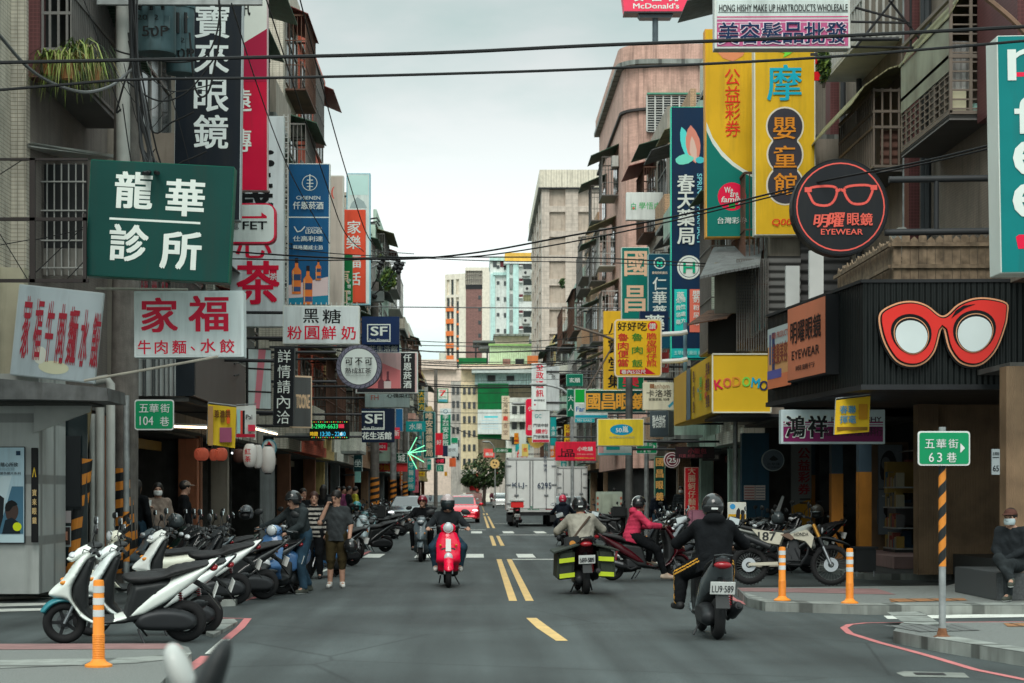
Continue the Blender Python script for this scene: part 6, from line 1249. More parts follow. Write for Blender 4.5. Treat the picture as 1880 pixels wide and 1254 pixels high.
def banner(label, pts, Y, col, T=(), Sh=(), wave=.04):
    cx, cy = sum(p[0] for p in pts)/4, sum(p[1] for p in pts)/4; c = W(cx, cy, Y); k = Y/FPX; o = empty('cloth_banner', tuple(c)); b = MB(); n = 14
    P = [V(((x-cx)*k, 0, (cy-y)*k)) for x, y in pts]; vs = []; fs = []
    for j in range(n+1):
        for i in range(n+1): q = P[0].lerp(P[1], i/n).lerp(P[3].lerp(P[2], i/n), j/n); q.y = wave*math.sin(i/n*9+j/n*2)*(.3+j/n); vs.append(tuple(q))
    fs = [(j*(n+1)+i, j*(n+1)+i+1, (j+1)*(n+1)+i+1, (j+1)*(n+1)+i) for j in range(n) for i in range(n)]; b.add(vs, fs, cm(col, .8)); b.build('cloth', o, True)
    b = MB(); e = wave*1.3+.006
    for i, s in enumerate(Sh): b.quad([((x-cx)*k, -e-.001*i, (cy-y)*k) for x, y in ((s[0],s[3]),(s[2],s[3]),(s[2],s[1]),(s[0],s[1]))], cm(s[4],.8))
    if Sh: b.build('printed_graphic', o)['kind'] = 'stuff'
    if T:
        b = MB()
        for t in T: put_text(b, t[0], (t[1]-cx)*k, (cy-t[2])*k, t[3]*k, cm(t[4],.8), w=t[5]*k, bold=.04)
        t = b.build('lettering', o); t.location = (0,-e-.001*len(Sh)-.004,0); t.rotation_euler = (R(90),0,0)
    b = MB(); b.tube([P[0]+V((0,.02,.03)), P[1]+V((0,.02,.03))], .012, GALV, 6); b.tube([P[0]+V((0,.02,.03)), P[3]+V((-.005,.02,0))], .010, GALV, 6); b.build('rod', o); return tag(o, label, 'banner')
banner('yellow and purple cloth banner hanging under the dark brown fascia, left', [(382,742),(434,748),(432,823),(380,815)], 36, (206,176,60), T=[('蔥油餅',409,760,14,(96,70,40),30)], Sh=[(383,746,392,818,(150,120,90)),(404,785,426,812,(130,80,100)),(406,754,413,776,(110,90,40)),(417,752,423,778,(190,90,50))])
banner('white red and teal cloth banner next to the yellow banner, left', [(434,746),(470,744),(470,808),(432,798)], 38, (196,200,196), T=[('Pai',458,766,9,(60,60,60),12)], Sh=[(436,752,442,796,(140,180,180)),(442,754,446,798,(196,80,70)),(446,754,450,800,(40,42,46)),(456,780,469,792,(190,60,80)),(434,797,469,803,(150,40,60))])
LANR = mat('lantern_red', (.45,.09,.05), .6, raw=True, emit=.25, kind='rib', k1=.03); LANW = mat('lantern_white', (.62,.60,.56), .6, raw=True, emit=.06)
def lantern(px, py, rx, ry, Y, m, label, txt=None):
    o = empty('paper_lantern', tuple(W(px,py,Y))); k = Y/FPX; b = MB(); b.lathe([(rx*k*math.sin(math.pi*(i+.7)/13.4)**.6, ry*k*math.cos(math.pi*(i+.7)/13.4)) for i in range(13)][::-1], m, 22); b.build('shade', o, True)
    b = MB(); b.lathe([(rx*k*.45,ry*k*.98),(rx*k*.45,ry*k*1.08)], BLACK, 14); b.lathe([(rx*k*.45,-ry*k*1.08),(rx*k*.45,-ry*k*.98)], BLACK, 14); b.tube([(0,0,ry*k),(0,0,ry*k+.35)], .006, BLACK, 5); b.build('cap_ring', o)
    if txt: b = MB(); put_text(b, txt, 0, 0, ry*k*.5, cm((160,30,40)), vert=True, pitch=ry*k*.62, bold=.03); t = b.build('lettering', o); t.location = (-rx*k*.2,-rx*k*1.02,0); t.rotation_euler = (R(90),0,0)
    return tag(o, label, 'lantern', 'paper lanterns under the left arcade')
lantern(370,834,14,12,38.5,LANR,'leftmost red paper lantern of the row under the left arcade'); lantern(392,835,8,11,39.2,LANR,'small middle red lantern in the row under the left arcade'); lantern(406,834,12,12,38.8,LANR,'third red paper lantern, by the yellow banner'); lantern(438,837,11,13,41,mat('lantern_dim',(.14,.06,.045),.7,raw=True),'dim brown lantern left of the white lanterns')
lantern(459,836,13,22,38,LANW,'front white paper lantern with red characters', '紅茶'); lantern(473,838,10,22,38.8,LANW,'white paper lantern squeezed between the two others'); lantern(492,844,14,25,39.5,LANW,'rear white paper lantern in front of the round blue plaque')
sign('round pale blue plaque with a small red roof behind the white lanterns', 480,806,508,838,41, (150,190,196), (90,130,140), disc=True, th=.08, Sh=[('d',494,822,11,13,(206,208,202)),('p',[(487,820),(494,810),(501,820)],(170,30,40))])
sign('oblique pale window board with red ribbon print beside the slim black sign', 450,640,503,752,46, (176,188,188), (60,62,62), th=.08, yaw=40, Sh=[('p',[(464,750),(474,642),(490,642),(476,750)],(196,120,130)),('r',450,676,503,679,(50,52,52)),('r',450,718,503,721,(50,52,52))])
# left, small ones further off
far = [(649,834,665,866,96,(20,60,62),'dark green sign with one white character on the left pavement',[('坐',657,850,14,WH,13)]),(690,832,748,850,120,(16,70,56),'green betel shop sign with two white characters behind the poles',[('檳',700,841,14,WH,14),('城',737,841,14,WH,14)]),(690,850,748,866,120.2,(176,60,62),'red food sign with yellow print under the green betel shop sign',[('炒飯',704,858,11,YL,24)]),(692,813,711,827,110,(170,24,58),'small crimson sign above the green betel shop sign',[('801',701,820,6,WH,12)]),
 (726,750,740,792,104,(40,96,130),'narrow blue vertical sign with an orange top, beside the lower navy sign',[]),(722,785,734,806,102,(206,70,84),'tiny red framed sign with one white character',[('新',728,795,11,WH,10)]),(768,716,780,754,150,(20,84,72),'narrow green sign with yellow characters behind the wires, far left',[('大四方',774,735,10,YL,10,{'p':12})]),
 (784,843,792,863,155,(24,130,116),'little teal sign hanging under the long pharmacy sign',[('藥',788,850,6,WH,6)]),(799,795,813,836,165,(190,44,60),'red far sign with a round white motif, left',[('好',806,812,9,WH,9)]),(812,818,822,838,172,(60,72,96),'slate blue far sign under the clinic column sign',[]),(820,815,841,838,176,(176,186,186),'pale grey far sign with small print, left of the cream corner',[('診所',830,826,7,(90,96,96),14)]),(828,803,841,814,178,(20,120,90),'small bright green far sign above the pale grey one',[]),(798,840,818,852,182,(46,26,32),'dark maroon far sign with red print',[('小館',808,846,7,(170,50,70),14)]),(825,841,837,857,190,(228,110,70),'orange far sign with a white triangle',[]),(801,853,815,866,186,(24,110,90),'small dark green far sign over the crowd of scooters',[('店',808,860,8,(150,200,180),8)]),(816,866,821,874,200,(228,160,50),'small amber far sign above the left kerb',[]),
 (651,866,662,886,92,(140,190,180),'pale hand shaped notice on the left pavement',[])]
for x0,y0,x1,y1,Y,c,lb,t in far: sign(lb,x0,y0,x1,y1,Y,c,FRM if c[0] < 60 else None,th=.15,T=t,fw=.6,arm='L' if x1 < 800 else None)
sign('long dark teal pharmacy sign with six cream characters, far left', 777,756,799,841,150, (14,78,78), (150,190,186), th=.3, fw=.7, arm='L', T=[('唯安連鎖藥局',788,798,12.5,CREAM,13,{'p':13.6,'b':.04})])
sign('green clinic column sign with a white logo top, far left', 808,750,828,818,170, (12,110,86), (190,206,200), th=.3, fw=.7, arm='L', T=[('李烈安診所',818,789,10.5,WH,11,{'p':12})], Sh=[('r',808,750,828,761,(196,208,206)),('o',818,755.5,3,4,(20,90,110))])
sign('square convenience store sign with a red and green numeral, far', 803,713,823,740,215, (224,226,216), (20,100,70), th=.4, fw=1.6, T=[('7',813,722,11,(206,50,50),12,{'b':.08}),('ELEVEn',813,729,3.5,(20,110,70),14)], Sh=[('r',805,733,821,738,(70,130,140))])
b = MB(); k = 140/FPX; LEDG = mat('led_green', (.25,.9,.5), .4, raw=True, emit=1.2)
for a in (8,62,25,-30,-62): b.tube([(0,0,0),(33*k*math.cos(R(a)),-.2,33*k*math.sin(R(a)))], .03, LEDG, 6)
for a in (118,150,205,240): b.tube([(0,0,0),(8*k*math.cos(R(a)),-.2,8*k*math.sin(R(a)))], .03, LEDG, 6)
o = b.build('firework_light'); o.location = tuple(W(750,832,140)); tag(o, 'glowing green fireworks shaped light on the left kerb pole', 'light')
# --- right side
sign('large teal sign cut by the right edge with white rounded letters', 1834,64,2010,500,25, (0,104,104), (206,212,206), th=.55, roll=-1, fw=1.5, arm='R', T=[('n',1884,118,58,WH,64,{'b':.02}),('f',1886,210,70,WH,46,{'b':.04}),('e',1892,290,66,WH,66,{'b':.04}),('e',1890,368,66,WH,66,{'b':.04})], Sh=[('r',1864,132,1890,140,(206,40,74)),('p',[(1866,456),(1862,434),(1868,430),(1920,430),(1920,456)],(206,30,70))])
sign('wide make up wholesale sign with navy characters on mauve', 1312,-30,1561,89,33.5, (182,192,190), (206,210,206), th=.3, roll=-.2, fw=3.5, arm='R', T=[('HONG HISHY MAKE UP HARTRODUCTS WHOLESALE',1438,15,13,(40,44,44),236,{'b':.02})]+[(c,1337+i*39.5,61,43,(196,180,192),41,{'b':.075}) for i, c in enumerate('美容髮品批發')]+[(c,1337+i*39.5,61,39,(20,48,78),37,{'b':.03}) for i, c in enumerate('美容髮品批發')], Sh=[('r',1316,36,1557,85,(156,84,116)),('r',1316,34,1557,36,(176,150,162)),('r',1316,30,1557,32,(176,70,110)),('r',1316,40,1557,42,(186,160,172)),('r',1318,22,1557,23,(90,94,94))])
RS = sign('round black spectacle shop sign with a coral ring and glasses', 1454,291,1632,470,29.5, (36,38,42), (22,24,26), th=.28, disc=True, fw=3, T=[('明',1507,406,24,(226,104,92),27,{'b':.05,'i':.15}),('曜',1535,404,27,(226,104,92),29,{'b':.05,'i':.15}),('眼',1566,403,23,(226,104,92),23,{'b':.04}),('鏡',1590,403,23,(226,104,92),23,{'b':.04}),('EYEWEAR',1545,426,10.5,(226,104,92),77,{'b':.03})],
     Sh=[('o',1543,380,79,81.5,(226,100,92)),('l',clean_curve([(1484,347),(1510,342),(1535,345),(1533,365),(1520,377),(1497,375),(1488,362)],3)+[(1484,347)],4.5,(226,100,92)),('l',clean_curve([(1551,345),(1578,340),(1601,343),(1598,360),(1588,373),(1566,374),(1554,362)],3)+[(1551,345)],4.5,(226,100,92)),('l',[(1534,352),(1543,348),(1552,352)],5,(226,100,92)),('r',1477,344,1490,353,(226,100,92)),('r',1598,340,1610,349,(226,100,92))])
for k_, (y, lb) in enumerate(((330,'upper thick black pipe arm of the round spectacle sign'),(427,'lower thick black pipe arm of the round spectacle sign'))):
    b = MB(); b.tube([W(1632-k_*8,y,29.7), W(1830,y-3,29.7)], .052, mat('arm_black',(.03,.032,.035),.45,raw=True,grime=.2), 12)
    if k_ == 0: b.tube([W(1719,332,29.7), W(1719,424,29.7)], .04, mat('arm_black',(.03,.032,.035)), 10)
    o = b.build('pipe_arm', None, True); bpy.context.view_layer.update(); o.parent = RS; o.matrix_parent_inverse = RS.matrix_world.inverted()
sign('yellow and green lottery sign with red characters, right', 1295,53,1386,436,42.5, (252,198,52), (232,170,80), th=.35, roll=-.3, fw=1.5, T=[('公益彩券',1345,189,30,(190,50,40),28,{'p':31.5,'b':.0}),('We',1337,349,11,WH,16),('are',1347,358,8,WH,15),('family',1343,368,14,WH,40,{'i':.2}),('台灣彩券',1343,405,12,WH,54,{'b':.02})],
     Sh=[('p',[(1297,224),(1308,252),(1325,277),(1345,297),(1365,311),(1384,320),(1384,434),(1297,434)],(206,214,204)),('p',[(1297,240),(1308,264),(1325,287),(1345,305),(1365,318),(1384,327),(1384,434),(1297,434)],(0,100,92)),('d',1343,361,26,26,(206,30,74)),('r',1337,373,1349,383,(20,120,60)),('p',[(1314,92),(1370,92),(1364,103),(1346,113),(1328,107)],(236,150,110))])
sign('bright yellow baby shop sign with a dark bubble of orange characters', 1385,36,1497,432,41, (252,202,56), (206,206,190), th=.35, roll=-.2, fw=2, arm='R', T=[('摩',1440,152,66,(24,140,160),64,{'b':.03}),('嬰',1440,236,40,(240,152,60),42,{'b':.022}),('童',1441,288,40,(240,152,60),42,{'b':.03}),('館',1441,338,40,(240,152,60),42,{'b':.03}),('Q00',1434,409,14,(196,60,40),36,{'b':.02,'i':.15})],
     Sh=[('d',1441,232,35,36,(196,190,176)),('d',1441,284,34,36,(196,190,176)),('d',1441,340,35,37,(196,190,176)),('d',1441,232,32,33,(62,60,66)),('r',1419,240,1463,345,(62,60,66)),('d',1441,284,31,33,(62,60,66)),('d',1441,340,32,34,(62,60,66)),('p',[(1421,92),(1460,92),(1450,100),(1438,106),(1441,98)],(110,190,70))])
sign('tall navy pharmacy sign with a leaf emblem and white characters', 1232,196,1298,660,50.5, (22,50,74), (60,190,160), th=.3, fw=1, arm='R', T=[(c,1259,y,31,WH,32,{'b':.05}) for c, y in zip('春天藥局',(336,368,400,434))]+[('SPRING PHARMACY',1284,384,9,(110,180,190),130,{'rot':-90}),('H',1265,491,20,(10,140,110),22,{'b':.09}),('藥',1249,543,14,WH,14),('慢性處方',1254,570,9,WH,9,{'p':13}),('免費領藥',1245,572,9,WH,9,{'p':13}),('嬰',1278,541,14,WH,14),('奶粉尿布',1278,572,10,WH,11,{'p':14}),('五華春天藥局 藥師',1266,648,8,(150,210,206),58)],
     Sh=[('p',clean_curve([(1251,233),(1266,252),(1276,281),(1268,297),(1256,280),(1249,258)],2),(90,200,196)),('p',clean_curve([(1268,230),(1284,255),(1285,280),(1277,300),(1262,280),(1259,252)],2),(236,150,130)),('p',clean_curve([(1270,250),(1279,275),(1277,298),(1266,278)],2),(240,206,190)),('p',clean_curve([(1240,292),(1256,283),(1274,290),(1264,300),(1246,302)],2),(110,200,180)),('d',1285,294,8,6,(70,160,170)),('d',1265,491,22,22,WH),('o',1265,491,17.5,18.5,(20,50,76)),('r',1238,531,1261,608,(40,160,154)),('r',1266,531,1289,610,(228,120,104)),('r',1233,640,1296,657,(36,150,150))])
sign('small white square sign with thin green characters against the pink block', 1150,353,1217,404,71, (226,232,228), (206,212,208), th=.3, fw=.8, arm='R', T=[('學悟處',1193,378,13,(60,150,90),40,{'b':.0}),('白',1163,379,13,(70,150,110),9)], Sh=[('d',1163,383,3,2.4,(220,90,90))])
sign('emerald vertical optician sign with two huge cream characters', 1141,454,1192,586,63, (0,100,92), (200,210,200), th=.3, fw=1, arm='R', T=[('國',1167,484,46,(248,204,170),42,{'b':.045}),('昌',1166,549,50,(248,204,170),38,{'b':.05})])
sign('dark blue green narrow vertical pharmacy sign between emerald and navy signs', 1190,466,1231,640,59, (22,72,88), (130,160,160), th=.3, fw=.8, arm='R', T=[('仁華藥局',1211,560,24,WH,26,{'p':26,'b':.03}),('健保特約藥局',1211,501,5,(206,190,170),28)], Sh=[('o',1211,483,9,11,WH),('r',1206,478,1209,489,(60,190,150)),('r',1213,478,1216,489,(60,190,150)),('r',1209,482,1213,485,(60,190,150))])
sign('navy box sign with one cropped white character above the snack sign', 1175,571,1227,612,56, (24,44,70), (40,60,84), th=.3, fw=.8, arm='R', T=[('藥',1202,592,28,WH,36,{'b':.05})])
sign('yellow snack sign with rounded white border and red characters', 1128,586,1215,692,48.5, (238,190,48), (222,206,180), th=.2, rad=7, fw=2.6, T=[('好',1142,599,16,BLK,17,{'b':.03}),('好',1160,599,16,BLK,17,{'b':.03}),('吃',1179,599,16,BLK,17,{'b':.03}),('讚',1198,599,11,WH,12)]+[(c,1144,y,14,(160,40,50),20,{'b':.03}) for c, y in zip('魯肉便當',(619,635,650,666))]+[(c,1170,y,14,(50,110,50),20,{'b':.03}) for c, y in zip('魯肉飯',(619,643,667))]+[(c,1196,y,12,(170,50,50),19,{'b':.03}) for c, y in zip('脆皮蚵仔煎',(617,630,642,655,667))]+[('巷內5公尺',1163,683,8,WH,45)], Sh=[('p',[(1138,678.5),(1184,678.5),(1184,674),(1204,687),(1138,687)],(150,30,50)),('d',1198,599,9,9,(176,40,50))])
for y, lb in ((614,'upper white bracket of the yellow snack sign'),(664,'lower white bracket of the yellow snack sign')):
    b = MB(); b.tube([W(1214,y,48.6),W(1250,y-2,48.6),W(1262,y-5,48.6)], .06, WHITE, 8); b.tube([W(1258,y-22,48.9),W(1258,y+30,48.9)], .05, mat('frame_skyblue',(.16,.28,.36),.5,raw=True), 8); tag(b.build('sign_bracket', None, True), lb, 'bracket', 'white brackets of the snack sign')
sign('tall yellow sign with black brush characters behind the snack sign', 1108,571,1142,722,66, (250,196,60), (230,190,90), th=.25, fw=.8, arm='R', T=[('八',1127,603,20,BLK,20,{'b':.05}),('寶',1128,636,26,BLK,24,{'b':.05}),('堂',1129,668,26,BLK,24,{'b':.05}),('集',1128,700,24,BLK,24,{'b':.05})])
sign('red pink vertical strip sign beside the yellow brush sign', 1212,618,1228,684,60, (222,96,96), (226,120,120), th=.2, fw=.6, arm='R', T=[('粉',1220,640,14,WH,12),('奶',1220,668,14,WH,12)])
sign('dark green horizontal optician sign with four orange characters', 1074,716,1186,757,64, (10,66,62), (190,196,186), th=.3, fw=1.2, arm='R', T=[(c,x,737,30,(248,176,78),26,{'b':.055}) for c, x in zip('國昌眼鏡',(1089,1117,1144,1173))])
sign('green sign with one red brush character above the optician sign', 1134,686,1182,714,65, (8,100,70), (190,200,190), th=.25, fw=.8, arm='R', T=[('樂',1158,700,22,(206,40,70),30,{'b':.05})])
sign('green white and blue convenience store sign, partly covered', 1055,714,1116,768,69, (206,216,210), (200,206,202), th=.3, fw=.6, arm='R', T=[('Fan',1066,751,9,(30,90,140),17,{'b':.03})], Sh=[('r',1056,715,1115,739,(16,130,60)),('r',1056,762,1115,767,(30,130,150)),('r',1056,739,1115,742,(220,228,222))])
sign('thin teal strip sign hung under the convenience store sign', 1055,768,1092,776,69, (40,140,150), (190,200,196), th=.2, fw=.5, T=[('702 GARD',1073,772,4,WH,28)])
sign('bright yellow drink shop sign with a teal oval', 1097,769,1182,819,57, (252,222,70), (206,206,186), th=.35, fw=1.2, arm='R', T=[('50',1136,790,8,WH,11,{'b':.05}),('嵐',1148,788,12,WH,11,{'b':.05}),('綠茶專賣複合飲品',1142,803,4,(150,150,110),46)], Sh=[('d',1141,789,21,10,(20,120,150))])
sign('white and teal striped sign panel below the bright yellow drink sign', 1098,820,1160,836,58, (186,196,194), None, th=.2, arm='R', Sh=[('r',1113,820,1138,826,(40,130,130)),('r',1099,832,1159,835,(90,170,180)),('r',1099,820,1108,832,(216,160,160))])
sign('beige curtain shop sign with thin dark characters', 1181,702,1237,753,52.5, (206,200,176), (190,186,166), th=.3, fw=.8, arm='R', T=[('Kanhom',1212,709,9,(130,104,84),34,{'b':.0}),('卡洛塔',1210,722,13,(40,40,40),46,{'b':.005}),('窗簾壁紙 地磚',1210,733,5,(90,90,80),38)], Sh=[('r',1193,705,1201,713,(120,90,66)),('p',[(1226,745),(1236,736),(1236,742),(1229,749)],(70,130,150))])
sign('dark sign box with pale vertical lettering, angled at the arcade edge', 1192,754,1228,802,54, (70,78,82), (120,126,126), th=.5, yaw=-25, fw=.6, T=[('聯合診所',1210,774,24,(186,190,186),26)])
sign('white telecom sign with four red characters over grey, right', 976,667,1003,753,95, (206,212,210), (190,196,194), th=.3, fw=.6, arm='R', T=[(c,991,y,13,RD,14,{'b':.04}) for c, y in zip('全政通訊',(674,689,706,722))]+[('中華電信',992,735,4,(80,84,84),16)], Sh=[('d',982,735,1.6,1.6,(40,60,90)),('d',982,743,1.6,1.6,(150,50,60))])
sign('grey faded sign panel attached to the right of the telecom sign', 1003,672,1027,754,95.2, (158,164,164), (176,180,178), th=.3, fw=.6, arm='R', T=[('上',1012,683,10,(60,62,62),9),('悠',1016,692,7,(60,62,62),8)])
sign('small white phone contract sign with red and black print', 977,755,1009,812,93, (204,208,206), (190,196,194), th=.3, fw=.6, arm='R', T=[('GC',988,764,7,(50,130,130),12),('門號申辦',993,781,6.5,(60,62,64),27),('續約',994,792,9,RD,22),('門號攜碼',993,802,6.5,(60,62,64),27)], Sh=[('r',978,807,1008,812,(150,50,70))])
sign('crimson rounded sign peeping out left of the phone contract sign', 965,732,980,800,99, (206,34,70), (206,130,140), th=.3, rad=5, fw=.7, T=[('小',973,750,9,WH,8),('品',973,785,9,WH,8)])
sign('red snack bar sign with brush lettering over a dark shop, right', 1020,811,1094,846,74, (206,42,70), (186,60,80), th=.3, fw=.8, arm='R', T=[('上',1032,831,15,BLK,16,{'b':.06}),('品',1046,832,14,BLK,18,{'b':.06}),('小吃舖',1074,824,8,WH,28),('現煮滷味 咖哩飯',1074,834,3,(236,160,150),30),('外送專線2989-6688',1073,841,3,(240,190,80),36)])
sign('cream vertical sign with pale red characters, centre right distance', 921,727,936,808,200, (216,200,172), (170,170,160), th=.3, fw=.6, T=[('北海道',928,744,9,(90,80,66),9,{'p':11}),('廳',928,768,9,(206,70,60),9,{'b':.06}),('食堂',928,788,9,(120,100,90),9,{'p':12})])
sign('small green sign with pale character left of the convenience store sign', 1040,687,1070,709,82, (8,96,80), (120,180,160), th=.25, fw=.6, arm='R', T=[('玄順',1055,698,9,WH,20)])
sign('green vertical sign edge behind the curved street lamp', 1041,715,1054,765,84, (8,96,76), (120,180,160), th=.25, fw=.5, arm='R', T=[('大人',1048,740,11,WH,10,{'p':18})])
sign('orange square billboard on the far roof edge', 968,653,988,668,120, (250,148,96), (240,160,110), th=.2, fw=.5)
farr = [(944,795,952,815,150,(240,160,50),'amber vertical far sign with red print left of the lorry',[('火鍋',948,805,6,(200,60,40),6,{'p':8})]),(958,815,970,838,140,(236,210,120),'pale yellow far sign with red character over the lorry',[('煮',964,826,8,(200,80,60),8)]),(953,790,966,838,145,(206,214,206),'pale far sign with dark stripes above the lorry',[]),(888,824,908,840,215,(220,96,90),'coral far sign in front of the street tree',[('藥局',898,834,6,WH,14)]),(905,823,940,831,205,(16,100,66),'small green far road sign board over the street',[('五華街',922,827,5,WH,22)]),(877,752,921,797,255.5,(220,228,226),'white poster with teal heading on the green netting',[])]
for x0,y0,x1,y1,Y,c,lb,t in farr: sign(lb,x0,y0,x1,y1,Y,c,None,th=.15,T=t, Sh=[('r',889,764,914,767,(60,170,180))]+[('r',884,771+i*5,915,773+i*5,(170,190,196)) for i in range(4)] if 'poster' in lb else ())
sign('round cream face shaped sign with dark spots beside the street tree', 900,843,917,860,190, (240,200,130), None, disc=True, th=.1, Sh=[('d',906,849,1.6,1.6,BLK),('d',911,850,1.6,1.6,BLK),('d',908,855,2,1.2,BLK)])
o = empty('rice_bowl_sign', tuple(W(985,806,94))); b = MB(); k = 94/FPX; b.lathe([(4*k,-17*k),(13*k,-11*k),(17*k,0),(17.5*k,2*k),(15*k,2*k),(0,0)], mat('bowl_gold',(.60,.36,.06),.35,raw=True), 24); b.build('bowl', o, True); b = MB(); b.tube([(0,0,0),(0,0,.5)], .03, GALV); b.build('hanger', o); tag(o, 'golden bowl shaped sign hanging under the phone contract sign', 'sign')
sign('magenta and white vertical box sign with outlined black characters under the black fascia', 1434,752,1625,815,34, (176,190,192), (172,184,186), th=.25, fw=3, T=[(c,1460+i*41,783,44,WH,40,{'b':.09}) for i, c in enumerate('鴻祥')]+[(c,1460+i*41,783,40,BLK,36,{'b':.05}) for i, c in enumerate('鴻祥')]+[('HONG HISHY',1572,770,9,(60,50,62),92),('化妝美容美髮材料行',1566,792,17,(70,40,60),108)], Sh=[('r',1438,783,1621,811,(110,36,84)),('r',1438,774,1621,777,(120,60,90)),('r',1438,779,1621,781,(130,80,104))])
banner('yellow cloth banner with blue print hanging from the black fascia', [(1535,735),(1598,727),(1595,793),(1532,798)], 31, (196,160,50), T=[('春聯',1556,752,15,(70,110,130),30),('揮毫',1556,770,15,(70,110,130),30)], Sh=[(1576,742,1592,770,(150,110,40)),(1536,784,1592,790,(110,86,40))], wave=.015)
sign('red vertical noodle sign with pale characters, right arcade', 1257,858,1283,946,50, (196,46,56), (190,150,140), th=.12, fw=1.2, T=[('大腸蚵仔麵線',1270,900,13,(240,206,176),14,{'p':14.2,'b':.03})])
sign('dark green low vertical sign with gold characters by the pale 71 pole', 1202,838,1221,910,58, (14,62,52), (110,140,120), th=.2, fw=.8, T=[('國昌眼鏡',1211,880,15,(214,160,96),14,{'p':21,'b':.05})])
sign('round maroon and white number disc under the dark arcade canopy', 1219,830,1248,859,52, (96,36,50), (200,190,190), disc=True, th=.1, fw=1.5, T=[('25',1234,845,9,WH,14,{'b':.05})], Sh=[('o',1234,845,9,10.5,(210,200,200))])
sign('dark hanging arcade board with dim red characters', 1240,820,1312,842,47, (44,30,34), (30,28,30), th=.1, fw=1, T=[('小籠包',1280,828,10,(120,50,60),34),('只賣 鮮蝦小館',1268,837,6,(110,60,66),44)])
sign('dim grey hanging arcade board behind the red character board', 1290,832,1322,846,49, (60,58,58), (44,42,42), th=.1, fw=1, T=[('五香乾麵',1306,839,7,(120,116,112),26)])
sign('round grey signboard fixed beside the blue wall', 1399,825,1440,865,43.5, (74,82,88), (120,126,126), disc=True, th=.1, fw=1.5, T=[('古早味',1420,852,5,(34,38,40),24),('手作飲品',1420,858,3.5,(40,44,46),22)], Sh=[('p',[(1412,843),(1420,836),(1429,843),(1424,846),(1416,846)],(26,30,32))])
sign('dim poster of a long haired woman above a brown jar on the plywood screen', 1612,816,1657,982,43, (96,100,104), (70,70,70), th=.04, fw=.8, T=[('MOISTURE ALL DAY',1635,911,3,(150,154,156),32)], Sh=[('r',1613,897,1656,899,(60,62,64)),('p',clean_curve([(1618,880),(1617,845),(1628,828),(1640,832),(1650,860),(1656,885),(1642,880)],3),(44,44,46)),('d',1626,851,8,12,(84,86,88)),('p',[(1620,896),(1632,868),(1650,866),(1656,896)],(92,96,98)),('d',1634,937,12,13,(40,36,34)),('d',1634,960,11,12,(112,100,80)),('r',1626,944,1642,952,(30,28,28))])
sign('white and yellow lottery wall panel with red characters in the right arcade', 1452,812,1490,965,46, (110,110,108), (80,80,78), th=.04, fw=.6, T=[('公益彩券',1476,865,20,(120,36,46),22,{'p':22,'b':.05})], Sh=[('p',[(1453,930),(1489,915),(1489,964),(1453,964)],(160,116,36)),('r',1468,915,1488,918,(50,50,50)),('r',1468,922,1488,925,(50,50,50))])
sign('yellow and white advertising board standing behind the parked scooters, right', 1336,922,1370,962,41, (196,200,190), (200,200,190), th=.05, fw=.5, Sh=[('r',1337,944,1369,961,(214,166,50)),('d',1345,930,5,5,(70,140,190)),('p',[(1350,955),(1352,937),(1356,932),(1359,937),(1358,955)],(50,50,54)),('p',[(1361,955),(1362,941),(1365,936),(1367,941),(1367,955)],(50,50,54))])
sign('white metal house number plate 65 on the wooden corner pillar', 1820,824,1836,872,27.7, (130,136,138), (90,96,98), th=.02, fw=.6, T=[('65',1828,860,11,(34,38,44),11),('五華街',1828,833,6,(50,56,60),12)], Sh=[('r',1822,839,1834,841,(60,64,66))])
sign('tall optician poster of two men on the white tiled corner, left edge', -30,820,46,998,28.28, (150,172,182), (24,26,28), th=.03, fw=1.5, T=[('外隨心所欲',14,853,8,(40,44,48),40),('隨你改變',12,861,6,(120,140,150),32),('變色鏡片系列',20,869,5,(50,54,58),38)], Sh=[('p',[(-28,996),(-28,873),(22,873),(2,950),(-8,985)],(176,192,198)),('p',[(2,962),(22,893),(43,893),(43,980),(-4,980)],(70,100,116)),('p',[(-28,980),(-28,920),(-5,905),(8,915),(6,950),(-2,980)],(34,38,42)),('p',clean_curve([(12,950),(10,930),(20,922),(32,928),(34,942),(28,955),(18,955)],2),(70,58,54)),('p',clean_curve([(10,938),(11,925),(22,918),(33,926),(24,930),(18,938)],2),(20,22,24)),('p',[(4,980),(10,955),(22,950),(34,958),(38,980)],(28,40,48)),('d',32,967,8,8,(190,200,40)),('r',30,828,38,836,(30,56,76)),('r',-28,982,44,996,(166,186,192))])
sign('slim black vertical wall sign with gold characters on the white tiled corner', 57,822,70,996,28.22, (22,22,24), (40,40,42), th=.03, fw=.5, T=[('寶來眼鏡',63.5,930,12,(176,150,110),8,{'p':17,'b':.03})], Sh=[('l',[(60,876),(63,858),(66,876)],1.5,(180,150,60))])
# roof sign on the pink block
o = empty('roof_sign', tuple(W(1203,132,98))); k = 98/FPX; b = MB(); b.tube([(0,0,-.8),(0,0,102*k)], .15, mat('mast_blue',(.06,.085,.10),.5,raw=True), 14); b.tube([(-.1,0,30*k),(-44*k,.5,-10*k)], .09, mat('mast_blue',(.06,.085,.10)), 8); b.build('mast', o, True)
b = MB(); b.slab([(x*k,-.3,z*k) for x, z in ((-32,103),(32,103),(28,97),(-28,97))], (0,1,0), .7, mat('mast_blue',(.06,.085,.10))); b.build('base_tray', o)
b = MB(); b.slab([(x*k,-.45,z*k) for x, z in ((-58,107),(58,107),(66,170),(-66,170))], (0,1,0), .9, cm((232,78,104))); b.slab([(x*k,-.5,z*k) for x, z in ((-58.5,104),(58.5,104),(58.2,107),(-58.2,107))], (0,1,0), 1.0, DARK); p_ = b.build('panel', o)
